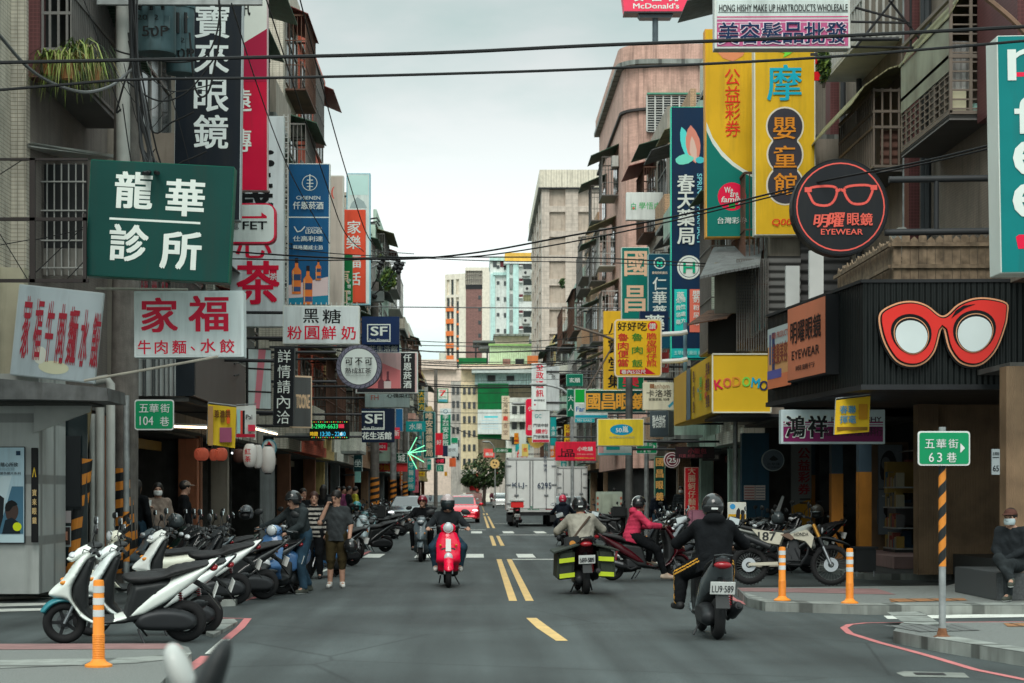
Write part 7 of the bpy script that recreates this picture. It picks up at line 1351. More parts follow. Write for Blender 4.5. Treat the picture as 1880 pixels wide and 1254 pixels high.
b = MB(); put_text(b, "McDonald's", 0, 117*k, 10*k, cm(WH), w=84*k, bold=.035)
for c, x in zip('麥當勞', (-31,1,33)): put_text(b, c, x*k, 136*k, 21*k, cm(WH), w=20*k, bold=.04)
t = b.build('lettering', p_); t.location = (0,-.47,0); t.rotation_euler = (R(90),0,0); b = MB(); [b.box((x*k,-.456,138*k),(.06,.01,62*k), cm((200,60,84))) for x in (-21,23)]; b.build('seam', p_); tag(o, 'red roof sign on a dark steel mast above the pink block, top edge', 'sign')
# giant spectacles on the black fascia
def spectacles():
    Y = 29.93; o = empty('spectacles_sign', tuple(W(1728,610,Y))); k = Y/FPX
    out = clean_curve([(1611,580),(1622,567),(1648,556),(1675,554),(1700,562),(1722,579),(1735,578),(1755,560),(1782,549),(1812,548),(1845,557),(1847,578),(1843,600),(1828,640),(1806,666),(1783,674),(1757,666),(1738,640),(1727,603),(1714,645),(1694,668),(1668,674),(1642,664),(1622,635),(1612,603)], 4)
    cx_, cy_ = 1728, 610
    def sh(s, pts): 
        c1 = [(p[0], p[1]) for p in pts]; n = len(c1); r_ = []
        for i in range(n):
            a, b_ = V(c1[i-1]), V(c1[(i+1) % n]); t = (b_-a).normalized(); r_.append((c1[i][0]+t.y*s, c1[i][1]-t.x*s))
        return r_
    def layer(pts, z, t, col, nm): b = MB(); b.slab([((x-cx_)*k, -z, (cy_-y)*k) for x, y in pts], (0,-1,0), t, cm(col,.35)); return b.build(nm, o)
    ar = sum(out[i][0]*out[(i+1) % len(out)][1]-out[(i+1) % len(out)][0]*out[i][1] for i in range(len(out))); sg = -1 if ar > 0 else 1
    layer([(x-2, y+3) for x, y in out], 0, .09, (20,22,24), 'backing'); layer(out, .092, .02, (206,150,116), 'tan_outline'); layer(sh(sg*3, out), .115, .006, (20,22,24), 'black_outline'); layer(sh(sg*5.5, out), .124, .03, (226,68,62), 'red_frame')
    for cx, cy, rx, ry, lean in ((1669,616,35,35,.08),(1784,611,37,37,-.08)):
        el = lambda a, b_, dy=0: [(cx+a*math.cos(t)*(1.0-.10*math.sin(t))+lean*b_*math.sin(t), cy+dy+b_*math.sin(t)) for t in [2*math.pi*i/32 for i in range(32)]]
        layer(el(rx+2,ry+2,-1), .157, .004, (22,22,24), 'lens_black_ring'); layer(el(rx-3,ry-1,2), .164, .004, (206,150,116), 'lens_rim'); layer(el(rx-4.5,ry-2.5,2), .170, .004, (24,24,26), 'lens_line'); layer(el(rx-6,ry-5,4), .177, .006, (196,206,206), 'lens')  # black and tan rings in the sign's own colours around a white lens
    layer([(1742,586),(1750,572),(1764,563),(1786,560),(1766,568),(1754,577)], .157, .004, (24,24,26), 'black_accent_line')  # black line drawn on the red frame
    tag(o, 'giant red cat eye spectacles with white lenses mounted on the black fascia', 'sign')
spectacles()
# boards on the chamfered end of the black fascia: plane from (6,30) to (5.42,36)
def cham(label, t0, t1, z0, z1, col, T, th=.14, Sh=()):
    A_ = V((6,30,0)); B_ = V((5.42,36,0)); u = (A_-B_).normalized(); c = A_.lerp(B_, (t0+t1)/2)+V((0,0,(z0+z1)/2)); n = V((u.y,-u.x,0)); n = n if n.x < 0 else -n
    o = empty('shop_sign', tuple(c)); o.rotation_euler = (0, 0, math.atan2(u.y, u.x)+math.pi); o.rotation_euler[2] = math.atan2(-n.x, n.y)+math.pi; w = (t1-t0)*6.03; h = z1-z0
    b = MB(); b.box((0,-th/2,0),(w,th,h), cm((30,32,34))); b.build('cabinet', o); b = MB(); b.box((0,-th-.004,0),(w-.06,.006,h-.06), cm(col)); b.build('face_panel', o)
    b = MB()
    for i, s in enumerate(Sh): b.quad([(x*w, -th-.009-.001*i, z*h) for x, z in ((s[0],s[1]),(s[2],s[1]),(s[2],s[3]),(s[0],s[3]))], cm(s[4]))
    if Sh: b.build('printed_graphic', o)['kind'] = 'stuff'
    b = MB()
    for s, x, z, hh, ww, cl in T: put_text(b, s, x*w, z*h, hh*h, cm(cl), w=ww*w, bold=.03)
    t = b.build('lettering', o); t.location = (0,-th-.018,0); t.rotation_euler = (R(90),0,0); return tag(o, label, 'sign')
cham('terracotta board with dark brush characters at the chamfered end of the black fascia', .22,.62,3.52,4.82,(176,110,88), [('明曜眼鏡',0,.14,.30,.80,(40,32,32)),('EYEWEAR',0,-.16,.12,.72,(50,40,40)),('眼鏡行',0,-.34,.07,.5,(60,46,44))], th=.22)
cham('faded orange and blue hair product board left of the terracotta board', .65,.93,3.5,4.6,(190,140,100), [('美髮美容',.05,.06,.34,.62,(120,70,60)),('HAIR PRODUCTS',.05,.36,.10,.7,(150,90,80))], th=.1, Sh=[(-.5,.2,.5,.5,(150,160,160)),(-.5,-.5,.5,-.28,(206,120,90)),(-.42,-.1,-.34,.4,(80,86,110)),(-.3,-.2,-.18,.42,(60,70,100)),(-.5,-.34,.1,-.2,(90,90,140))])
# yellow roof box
def kodomo():
    o = empty('sign_box', tuple(W(1308,704,41))); Y = 41; k = Y/FPX; z0, z1 = -53*k, 54*k; w = 107*k; b = MB(); yl = cm((250,204,62),.4); off = W(1308,704,41)
    far = W(1238,735,49.5); fx, fy = far.x-off.x, far.y-off.y
    b.slab([(0,0,z0),(w,0,z0),(w,2.5,z0),(fx+.2,fy,z0),(fx,fy,z0)], (0,0,1), z1-z0, yl); b.build('cabinet', o, bev=.01)
    b = MB(); [b.box(q, s, cm((206,206,190))) for q, s in (((w/2,-.01,z1),(w,.03,.03)),((w/2,-.01,z0),(w,.03,.03)),((0,-.01,(z0+z1)/2),(.03,.03,z1-z0)),((w,-.01,(z0+z1)/2),(.03,.03,z1-z0)))]; b.build('frame', o)
    b = MB()
    for c, x, y, col, r_ in (('K',1319,706,(214,50,84),8),('O',1335,703,(240,120,90),4),('D',1352,701,(240,160,70),0),('O',1370,701,(110,180,80),-4),('M',1387,703,(30,140,170),-8),('O',1402,708,(50,56,84),-12)): put_text(b, c, (x-1308)*k, (704-y)*k, 18*k, cm(col), w=15.5*k, bold=.09, rot=r_)
    t = b.build('lettering', o); t.location = (0,-.02,0); t.rotation_euler = (R(90),0,0)
    b = MB(); u = V((fx,fy,0)); Ls = u.length; 
    for s, x, h_, col in (('卡多摩',.12,.5,(206,60,80)),('嬰童',.24,.7,(60,160,90)),('童',.30,.3,(40,130,160))): put_text(b, s, -(x*Ls), 0, h_*.32, cm(col), vert=True, pitch=h_*.4, bold=.04, w=.5)
    for x in (.055,.10,.42): 
        for zz in (-.35,0,.35): put_text(b, '嬰', -(x*Ls), zz, .26, cm((90,60,70)), w=.34, bold=.05)
    b.quad([(-Ls*.98,z0+.02,-.003),(-Ls*.62,z0+.02,-.003),(-Ls*.62,z1-.02,-.003),(-Ls*.98,z1-.02,-.003)], cm((226,180,90))); b.quad([(-Ls*.61,z0+.02,-.003),(-Ls*.50,z0+.02,-.003),(-Ls*.50,z1-.02,-.003),(-Ls*.61,z1-.02,-.003)], cm((92,104,110)))
    t = b.build('side_lettering', o); a = math.atan2(-fy, -fx); t.rotation_euler = (R(90),0,a); nn = V((fy,-fx,0)).normalized(); nn = nn if nn.x < 0 else -nn; t.location = tuple(nn*.03)
    b = MB(); b.box((w/2+.2,1.6,z0-.06),(w,3,.06), DARK); b.build('underside', o); tag(o, 'big yellow box sign with rainbow letters wrapping the arcade corner', 'sign')
kodomo()
# ------------------------------------------------------------------ overhead cables
def wire(label, pts, r=.012, m=None, sag=0, group='cables strung across the street', name='cable', n=10):
    P = [W(*p) for p in pts]; path = []
    for a, c in zip(P, P[1:]):
        for i in range(n): t = i/n; q = a.lerp(c, t); q.z -= 4*sag*t*(1-t); path.append(q)
    path.append(P[-1]); b = MB(); b.tube(path, r, m or WIRE, 6); return tag(b.build(name, None, True), label, 'cable', group)
def cat(pts, Y0, Y1):     # smooth through pixel points while depth runs from Y0 to Y1
    n = len(pts); out = []
    for i in range(n-1):
        p0, p1, p2, p3 = [np.array(pts[min(max(i+j-1, 0), n-1)], float) for j in range(4)]
        for k in range(6): t = k/6; out.append(.5*((2*p1)+(p2-p0)*t+(2*p0-5*p1+4*p2-p3)*t*t+(3*p1-p0-3*p2+p3)*t**3))
    out.append(np.array(pts[-1], float)); m = len(out)-1
    return [(q[0], q[1], Y0+(Y1-Y0)*i/m) for i, q in enumerate(out)]
def cwire(label, pts, Y0, Y1=None, r=.012, m=None, group='cables strung across the street'): return wire(label, cat(pts, Y0, Y1 or Y0), r, m, group=group, n=1)
GREYW = mat('cable_grey', (.12,.125,.125), .5, raw=True)
cwire('thick upper black cable crossing the whole sky, highest one', [(-60,116),(400,107),(800,97),(1100,83),(1500,68),(1940,46)], 22, r=.021)
cwire('twisted second black cable just below the highest one', [(-60,170),(100,157),(250,146),(500,143),(800,136),(1100,126),(1500,106),(1940,70)], 23, r=.017)
cwire('thick grey sagging cable looping from the left edge to the utility pole', [(-40,20),(0,66),(45,118),(85,147),(130,165),(165,169),(205,157),(235,133),(250,122)], 24, 30, r=.024, m=GREYW)
for i, (p, lb) in enumerate((([(425,6),(470,150),(530,310),(605,447)],'left one of three steep black wires falling to the far transformers'),([(483,-20),(540,160),(600,340),(632,425),(668,462)],'middle one of three steep black wires falling to the far transformers'),([(546,-20),(600,190),(640,330),(677,437),(722,478)],'right one of three steep black wires falling to the far transformers'))): cwire(lb, p, 28, 50, r=.011)
cwire('double black cable rising to the right across the street centre, upper strand', [(426,462),(580,472),(735,476),(880,463),(1040,434),(1250,395),(1500,335),(1700,295),(1940,236)], 40, 26, r=.016)
cwire('double black cable rising to the right across the street centre, lower strand', [(640,474),(760,472),(880,470),(1050,444),(1250,402),(1500,341),(1700,300),(1940,243)], 42, 26.4, r=.013)
cwire('level black cable from the tea shop sign towards the snack sign', [(424,475),(600,478),(750,473),(900,472),(1100,474),(1330,486)], 44, 44, r=.015)
cwire('thin level black cable a hand below the level one', [(524,455),(620,466),(760,473),(900,479),(1100,482),(1300,489)], 46, 44, r=.011)
cwire('short drooping wire from the blue liquor sign to the transformer arm', [(526,447),(640,457),(700,462),(760,466)], 50, 97, r=.02)
cwire('faint grey straight wire across the pale towers, upper', [(655,563),(900,565),(1150,566)], 95, r=.028, m=GREYW); cwire('faint grey straight wire across the pale towers, lower', [(760,634),(950,637),(1170,640)], 97, r=.022, m=GREYW)
for i, (y0, y1, r_) in enumerate(((643,641,.018),(658,664,.02),(662,668,.026),(666,656,.018),(700,708,.034),(704,711,.05),(716,719,.02),(733,738,.018),(752,756,.018),(768,780,.02))): cwire('%s of the low horizontal cables bundled over the far street' % ['first','second','third','fourth','fifth','sixth, thick one','seventh','eighth','ninth','tenth'][i], [(690+i*6,y0),(850,(y0+y1)/2+4),(1000,(y0+y1)/2+3),(1145,y1)], 100+i*6, r=r_)
cwire('slanting far cable over the street tree', [(826,782),(870,800),(930,808),(1000,812)], 150, r=.03)
cwire('loose cable hanging between the transformer and the cross arm', [(210,90),(230,98),(300,112),(345,113),(380,100),(398,60),(405,10)], 30.2, r=.014)
cwire('black cable loop drooping over the black optician sign', [(402,0),(404,60),(394,120),(384,165),(370,178),(358,160),(352,110),(348,60)], 30.4, r=.016)
cwire('thin wire crossing the lower left corner of the black optician sign', [(305,145),(330,230),(350,310)], 30.6, r=.006)
cwire('stay wire from the left balcony to the utility pole', [(150,-10),(180,70),(200,140),(222,205)], 30.0, r=.008); cwire('black cable hanging by the left conduit head', [(236,60),(240,110),(226,160),(214,205),(222,200)], 30.2, r=.016)
b = MB(); rnd = random.Random(5)
for i in range(9): pts = [W(*q) for q in cat([(243+rnd.uniform(-10,12),-20),(246+rnd.uniform(-6,10),100),(256+rnd.uniform(-7,9),190),(266+rnd.uniform(-8,12),270),(276+rnd.uniform(-10,20),308),(270+rnd.uniform(-8,22),318)], 30.0+i*.03, 26.2)]; b.tube(pts, rnd.choice([.014,.018,.026]), WIRE, 6)
o = b.build('cable_bundle', None, True); o['kind'] = 'stuff'; tag(o, 'bundle of black cables running down the left utility pole', 'cables')
for k_, (p, lb) in enumerate((([(1790,-20),(1830,12),(1862,40),(1900,80)],'rusty pipe crossing the top right corner'),)): cwire(lb, p, 27, r=.045, m=mat('pipe_rust',(.20,.12,.08),.7,raw=True,var=.4), group=None)['category'] = 'pipe'
rnd = random.Random(12)
for i in range(5): y = 622+i*19+rnd.uniform(-8,8); cwire('thin sagging wire spanning the mid street, %s from the top' % ['first','second','third','fourth','fifth'][i], [(560+i*24,y-rnd.uniform(2,34)),(760,y+4),(980,y+5),(1230-i*12,y-rnd.uniform(2,30))], 62+i*7, r=rnd.choice([.012,.016,.022]))
for i in range(4): cwire('%s slack wire along the left house fronts' % ['lowest','lower','higher','highest'][i], [(430,690-i*22),(520,668-i*14),(600,690-i*12),(700,700-i*10),(770,740-i*10)], 40+i, 120, r=.014)
for i in range(7): x0 = 205+rnd.uniform(-5,60); x1 = 300+rnd.uniform(-20,130); y0, y1 = rnd.uniform(60,240), rnd.uniform(90,280); cwire('%s of the loose cables drooping around the left transformers' % ['first','second','third','fourth','fifth','sixth','seventh'][i], [(x0,y0),((2*x0+x1)/3,max(y0,y1)+rnd.uniform(10,40)),((x0+2*x1)/3,max(y0,y1)+rnd.uniform(0,40)),(x1,y1)], 30.0-i*.1, r=rnd.choice([.006,.009,.013]))
b = MB(); g = mat('steel_frame_black',(.025,.025,.028),.5,raw=True)
for a, c in (((1562,40),(1670,42)),((1562,86),(1700,88)),((1570,88),(1640,0)),((1632,0),(1700,86)),((1672,-10),(1672,86)),((1570,14),(1660,38))): b.tube([W(*a,33.8), W(*c,33.8)], .022, g, 6)
o = b.build('steel_frame'); tag(o, 'black angle iron frame holding the wide make up sign to the house', 'frame')
b = MB(); fr = mat('frame_brown_steel',(.035,.028,.027),.6,raw=True)
for x0,y0,x1,y1 in ((-20,399,158,405),(-20,512,162,518),(-20,290,160,294),(54,290,64,518),(152,392,158,518)): prect(b, x0,y0,x1,y1,26.35,.06,fr)
for a, c in (((0,320),(44,292)),((66,500),(160,410)),((66,440),(160,420)),((0,450),(56,440)),((0,430),(50,512)),((118,518),(162,472))): b.tube([W(*a,26.4), W(*c,26.4)], .007, WIRE, 5)
o = b.build('steel_frame'); tag(o, 'dark brown steel frame carrying the green clinic sign from the left house', 'frame')
b = MB(); b.tube([W(155,699,27.6), W(400,655,27.4)], .02, mat('rod_pale',(.40,.38,.32),.6,raw=True,grime=.3), 8); tag(b.build('brace_rod'), 'long pale brace rod slanting up to the white beef noodle sign', 'rod')
b = MB(); b.tube([W(176,530,27.0), W(345,532,27.4)], .018, mat('rod_pale',(.40,.38,.32)), 8); tag(b.build('brace_rod'), 'level pale rod along the top of the white beef noodle sign', 'rod')
# far left pole hardware
o = empty('switch_box', tuple(W(680,545,99))); k = 99/FPX; b = MB(); b.box((0,0,0),(50*k,.5,20*k), mat('box_greygreen',(.17,.20,.19),.5,raw=True)); b.build('housing', o, bev=.03)
for i in range(3): b = MB(); b.lathe([(.12,-.3),(.16,-.1),(.1,0),(.14,.1),(.06,.3)], BLACK, 10, Matrix.Translation(((-16+i*12)*k,-.32,0)) @ Matrix.Rotation(R(90),4,'X')); b.build('insulator', o, True)
tag(o, 'grey green three way switch box on the far left utility pole', 'switch box')
b = MB(); b.tube([W(628,524,99), W(706,478,99)], .05, GALV, 8); b.tube([W(626,537,99), W(668,533,99)], .08, GALV, 8); b.tube([W(668,478,99), W(745,482,99)], .05, GALV, 8); tag(b.build('cross_arm'), 'galvanised arms on top of the far left utility pole', 'cross arm')
for i, (x, y) in enumerate(((676,486),(700,484),(728,485),(735,492))):
    b = MB(); M = Matrix.Translation(W(x,y,98.6)) @ Matrix.Rotation(R(25),4,'Y'); b.lathe([(.08,-.35),(.16,-.2),(.1,-.1),(.17,0),(.1,.12),(.15,.2),(.05,.35)], BLACK, 10, M); o = b.build('insulator', None, True); tag(o, 'black insulator on the far left pole arms, %s from the left' % ['first','second','third','fourth'][i], 'insulator')
for i, (p) in enumerate(([(676,490),(668,520),(664,540)],[(700,488),(690,515),(676,540)],[(728,490),(710,520),(688,540)])): cwire('lead wire from the switch box to the %s insulator' % ['first','second','third'][i], p, 98.5, r=.03)
def lamp(label, pts, Y, px0, r=.06):
    o = empty('street_lamp', (W(px0,905,Y).x, Y, 0)); off = o.location; b = MB(); P = [W(x,y,Y)-off for x, y in pts]; b.tube([(0,0,0)]+P[:1], r*1.2, GALV, 10); b.build('post', o, True)
    b = MB(); b.tube(P, r, GALV, 8); b.build('arm', o, True); b = MB(); e = P[-1]; b.ball((e.x-.3,0,e.z), (.45,.18,.10), mat('lamp_head',(.3,.31,.3),.5,raw=True), 12, 6); b.build('lamp_head', o, True); return tag(o, label, 'street lamp')
lamp('tall curved street lamp rising behind the second lorry', [(1050,760),(1050,738),(1045,725),(1032,714),(1015,709),(1000,706)], 92, 1051); lamp('shorter curved street lamp beside the phone contract sign', [(1008,790),(1007,766),(1002,754),(990,748),(978,745),(962,741)], 112, 1009)
lamp('small far street lamp over the street tree', [(909,835),(908,824),(904,816),(898,811)], 200, 909)
b = MB(); b.tube([W(1052,598,66), W(1108,616,66), W(1130,625,66)], .045, mat('arm_rusty',(.14,.11,.09),.6,raw=True), 8); b.tube([W(1130,625,66), W(1160,570,66)], .03, GALV, 6); b.tube([W(1078,716,66), W(1128,630,66)], .03, mat('arm_rusty',(.14,.11,.09)), 6); tag(b.build('lamp_arm'), 'slanting lamp arm reaching left from behind the yellow snack sign', 'lamp arm')
# plants
GRASS = [mat('grass_a', (.17,.25,.05), .6, raw=True), mat('grass_b', (.26,.31,.08), .6, raw=True), mat('grass_c', (.05,.09,.025), .6, raw=True), mat('grass_d', (.25,.22,.09), .7, raw=True)]
def grass_pot(c, n, ln, label, pot=True, spread=.3):
    o = empty('potted_plant', tuple(c)); rnd = random.Random(int(c[0]*99)); b = MB()
    for i in range(n):
        a = rnd.uniform(0, 6.28); l_ = ln*rnd.uniform(.35,1.3); spread = rnd.uniform(.15,.75); x0 = V((rnd.uniform(-.12,.12),rnd.uniform(-.2,.2),.1)); d = V((math.cos(a),math.sin(a),0)); p = [x0+d*(spread*l_*t)+V((0,0,l_*(1.0*t-1.5*t*t))) for t in (0,.3,.6,.85,1.0)]; s = V((-d.y,d.x,0))*rnd.uniform(.006,.014)
        m = rnd.choice(GRASS)
        for q, q2, w0, w1 in zip(p, p[1:], (1,1,.9,.6), (1,.9,.6,.1)): b.quad([q-s*w0, q+s*w0, q2+s*w1, q2-s*w1], m)
    b.build('leaves', o)['kind'] = 'stuff'
    if pot: b = MB(); b.lathe([(.09,-.14),(.13,.1),(.11,.1),(0,.06)], cm((150,110,80)), 14); b.build('pot', o, True)
    return tag(o, label, 'plant')
for i, (px, py, Y, n, l, lb) in enumerate(((92,120,29.2,70,.7,'grassy potted plant in the front corner of the left balcony cage'),(124,128,29.1,110,.9,'yellow green grass plant spilling out of the middle of the left balcony cage'),(150,112,29.4,130,1.0,'tallest arching grass plant in the left balcony cage'),(172,135,30.4,80,.75,'drooping grass plant at the far end of the left balcony cage'))): grass_pot(W(px,py,Y), n, l, lb, spread=.55)
def shrub(px, py, Y, rx, rz, n, size, label): c = W(px,py,Y); rnd = random.Random(px); o = empty('rooftop_shrub', tuple(c)); b = MB(); k = Y/FPX; foliage(b, (0,0,0), (rx*k, rx*k*.8, rz*k), n, LEAF+GRASS[:1], size, rnd, .1); b.build('foliage', o); b = MB(); b.tube([(0,0,-rz*k*1.2),(.05,0,0),(0,0,rz*k*.5)], .03, mat('bark',(.06,.05,.04))); b.build('stem', o); return tag(o, label, 'shrub')
shrub(714,512,118,14,22,420,.35,'green shrub on the roof garden beside the far left pole'); shrub(700,480,120,10,12,200,.3,'smaller brown green shrub above the roof garden, left'); shrub(1512,120,38,12,34,500,.13,'dark leafy plant hanging beside the bright yellow baby sign'); shrub(1500,-4,38.4,14,14,200,.14,'leafy plant at the top frame edge beside the make up sign')
shrub(1062,600,150,8,14,200,.35,'little balcony shrub on the far right house'); shrub(1032,520,160,5,9,120,.35,'tiny balcony shrub further along the right houses'); shrub(760,700,170,8,16,260,.4,'dark shrub on a far left balcony beside the wine billboard')
b = MB(); k = 38/FPX
for x, y, w_, h_, c in ((1502,112,10,12,(160,30,40)),(1512,118,9,16,(190,190,190)),(1503,140,16,16,(170,30,40)),(1500,100,24,5,(60,60,64))): b.box(((x-1510)*k,0,(120-y)*k),(w_*k,.04,h_*k), cm(c,.8))
o = b.build('laundry'); o.location = tuple(W(1510,120,38)); tag(o, 'red and grey laundry hanging beside the bright yellow baby sign', 'laundry')
# ------------------------------------------------------------------ traffic and people
C_BLK=cloth((.014,.016,.019)); C_GRY=cloth((.06,.075,.08)); C_JEAN=cloth((.03,.065,.10)); C_KHK=cloth((.085,.065,.03)); C_TAN=cloth((.34,.32,.27)); C_PNK=cloth((.62,.05,.11)); C_NAV=cloth((.018,.025,.04)); C_BEI=cloth((.28,.22,.18)); C_CHR=cloth((.035,.042,.048)); C_WHT=cloth((.5,.5,.48)); C_STR=cloth((.42,.40,.36))
HB=mat('helmet_black',(.014,.015,.016),.18,raw=True,coat=.7); HR=mat('helmet_red',(.20,.02,.035),.2,raw=True,coat=.7); HW=mat('helmet_white',(.5,.42,.42),.25,raw=True,coat=.5); HRED=mat('helmet_bright_red',(.5,.03,.07),.25,raw=True,coat=.5); HG=mat('helmet_grey',(.06,.075,.08),.25,raw=True,coat=.5); HT=mat('helmet_teal',(.02,.22,.24),.25,raw=True,coat=.5)
SH_W=mat('shoe_white',(.55,.55,.52),.6,raw=True); SH_B=mat('shoe_black',(.015,.015,.016),.6,raw=True); SH_D=mat('shoe_olive',(.05,.055,.045),.7,raw=True); YST=mat('stripe_yellow',(.75,.36,.04),.6,raw=True)
# 1 near rider, seen from behind
s1 = put_scooter('dark grey scooter ridden away from the camera by the rider in black, right foreground', 'sport', 1302, 1166, 91, (92,96,98), lean=-1, scale=1.03); plate_text(s1, 'LU9·589'); 
p = person('person in black hooded jacket and yellow striped track trousers riding away, black helmet', pose('ride', hip=0, ell=(.0,.37,1.0), elr=(.0,-.37,1.0), wrl=(.20,.33,.97), wrr=(.20,-.33,.97), knl=(.12,.30,.66), anl=(.02,.33,.36), tol=(.17,.37,.31)), C_BLK, C_BLK, shoe=SH_B, helmet=HB, hood=True, stripe=YST, fat=1.12, h=.012); seat_on(p, s1)
# 2 red retro scooter towards the camera
s2 = put_scooter('crimson retro scooter with a white front stripe ridden towards the camera', 'retro', 822, 1076, -88, (206,20,66), lean=0, scale=1.02)
b = MB(); b.slab([(.487,-.042,.80),(.487,.042,.80),(.545,.045,.60),(.545,-.045,.60)], (1,0,.25), .012, WHITE); b.build('front_stripe', s2); b = MB(); b.ball((.60,0,.50),(.05,.075,.085), LAMP, 14, 8); b.build('headlight', s2, True)
p = person('person in dark jacket and pale helmet with black visor riding the crimson scooter', pose('ride', wrl=(.21,.33,.98), wrr=(.21,-.33,.98), knl=(.18,.25,.66), knr=(.18,-.25,.66)), C_CHR, C_JEAN, shoe=SH_W, helmet=HW, visor=GLASS, hood=True, h=.013); seat_on(p, s2)
# 3 dark scooter with red-helmeted rider
s3 = put_scooter('dark grey scooter ridden towards the camera beside the crimson one', 'sport', 775, 1030, -92, (74,82,86), lean=0)
p = person('person in black jacket and dark red open helmet riding beside the crimson scooter', pose('ride', hy=-.1), C_BLK, C_BLK, shoe=SH_B, helmet=HR, h=.013, fat=1.1); seat_on(p, s3)
# 4 delivery rider
s4 = put_scooter('scooter with dark green saddle bags and yellow reflective bands ridden away', 'sport', 1068, 1087, 93, (60,34,38), lean=2); plate_text(s4, 'NRP-5811')
p = person('person in pale tan jacket with a shoulder bag strap riding the scooter with saddle bags', pose('ride', ell=(-.05,.36,1.0), elr=(-.05,-.36,1.0)), C_TAN, C_CHR, shoe=SH_B, helmet=HB, fat=1.2, h=.013); seat_on(p, s4)
b = MB(); b.tube([(-.335,-.14,1.22),(-.36,.0,1.06),(-.38,.14,.88)], .02, mat('strap_brown',(.08,.055,.04),.7,raw=True), 6); b.build('bag_strap', p, True)
b = MB(); b.box((-.43,.17,.80),(.10,.26,.22), BLACK); sb = b.build('shoulder_bag', p, bev=.02); b = MB(); M = Matrix.Translation((-.483,.17,.80)) @ Matrix.Rotation(R(-90),4,'Y'); b.lathe([(.03,0),(.05,0),(.05,.004),(.03,.004)], mat('badge_orange',(.6,.25,.05),.5,raw=True), 16, M); b.lathe([(.0,.0),(.028,0)], mat('badge_teal',(.05,.3,.25),.5,raw=True), 12, M); b.build('round_badge', sb)
BAG = mat('bag_green', (.035,.045,.035), .7, raw=True, bump=.4, bscale=12, var=.3); RFY = mat('reflect_yellow', (.55,.68,.04), .4, raw=True)
for q, s in ((1,'left'),(-1,'right')):
    b = MB(); b.slab([(-.88,q*.17,.72),(-.10,q*.17,.74),(-.10,q*.20,.28),(-.80,q*.2,.26)], (0,q,-.08), .27, BAG); o = b.build('saddle_bag', None, bev=.04); b = MB(); b.slab([(-.93,q*.10,.78),(-.06,q*.10,.78),(-.06,q*.50,.68),(-.95,q*.52,.66)], (0,0,1), .03, BAG); b.build('flap', o, bev=.01); b = MB()
    for z in (.60,.36): b.slab([(-.905+(.66-z)*.2,q*.19,z),(-.905+(.66-z)*.2,q*.43,z-.02),(-.895+(.66-z)*.2,q*.43,z-.09),(-.895+(.66-z)*.2,q*.19,z-.07)], (-1,0,0), .01, RFY)
    b.build('reflective_band', o); o.parent = s4; o['label'] = s+' saddle bag with two yellow bands'
# 5 pink jacket rider
s5 = put_scooter('maroon scooter turning right under the rider in the pink puffer jacket', 'sport', 1186, 1065, 12, (64,12,24), lean=2); plate_text(s5, '0G-3954')
p = person('person in bright pink puffer jacket and black helmet turning right on the maroon scooter', pose('ride', anr=(.28,-.24,.12), tor=(.44,-.25,.05), knr=(.14,-.24,.56), anl=(.10,.16,.34)), C_PNK, C_BLK, shoe=mat('sandal_beige',(.45,.36,.28),.7,raw=True), helmet=HB, band=WHITE, puffy=.02, hood=True, h=.012, female=True); seat_on(p, s5)
# 6 small rider with red helmet, 7 box scooter behind the lorry
s6 = put_scooter('black scooter ridden away by the person in the bright red helmet', 'sport', 1033, 1002, 88, (40,42,46), lean=0); p6 = person('person in dark navy hooded jacket and bright red helmet riding away near the second lorry', pose('ride'), C_NAV, C_NAV, shoe=SH_B, helmet=HRED, hood=True, h=.016); seat_on(p6, s6)
s7 = put_scooter('scooter with a red and white delivery box behind the big white lorry', 'sport', 949, 968, 90, (50,40,42), lean=0)
b = MB(); b.box((-.62,0,1.06),(.62,.58,.30), cm((206,60,60))); o = b.build('delivery_box', s7, bev=.02); b = MB(); b.box((-.62,0,1.27),(.76,.74,.14), WHITE); b.build('box_lid', o, bev=.04)
# 8 man pushing the blue round scooter, 9 man on the phone, 10 woman in stripes
s8 = put_scooter('blue and black electric scooter with an oval lamp, wheeled out of the left row', 'retro', 510, 1092, -105, (64,92,122), lean=4, scale=1.03)
recolor(s8, {'front_fender': BLACK}); b = MB(); b.ball((.60,0,.60),(.03,.12,.055), LAMP, 14, 6); b.lathe([(.10,0),(.125,.01),(.10,.02)], GALV, 18, Matrix.Translation((.585,0,.60)) @ Matrix.Rotation(R(90),4,'Y') @ Matrix.Scale(.5,4,(1,0,0))); b.build('oval_lamp', s8, True)
p = person('person in dark grey hooded padded coat and jeans pushing the blue electric scooter, black helmet', pose('stand', nek=(.10,0,1.36), hed=(.16,0,1.475), che=(.07,0,1.18), shl=(.09,.18,1.30), shr=(.09,-.18,1.30), elr=(.24,-.34,1.14), wrr=(.40,-.52,1.05), ell=(.20,.24,1.08), wrl=(.36,.14,.98), hp=.35, hy=-.2, knl=(.10,.10,.5), anl=(.02,.1,.09), tol=(.17,.12,.035), knr=(-.02,-.11,.49), anr=(-.24,-.12,.14), tor=(-.10,-.13,.05)), C_GRY, C_JEAN, shoe=SH_D, shoe2=WHITE, helmet=HB, hood=True, fat=1.12, h=.012); g = G(553,1090); p.location = g; p.rotation_euler = (0,0,R(-138))
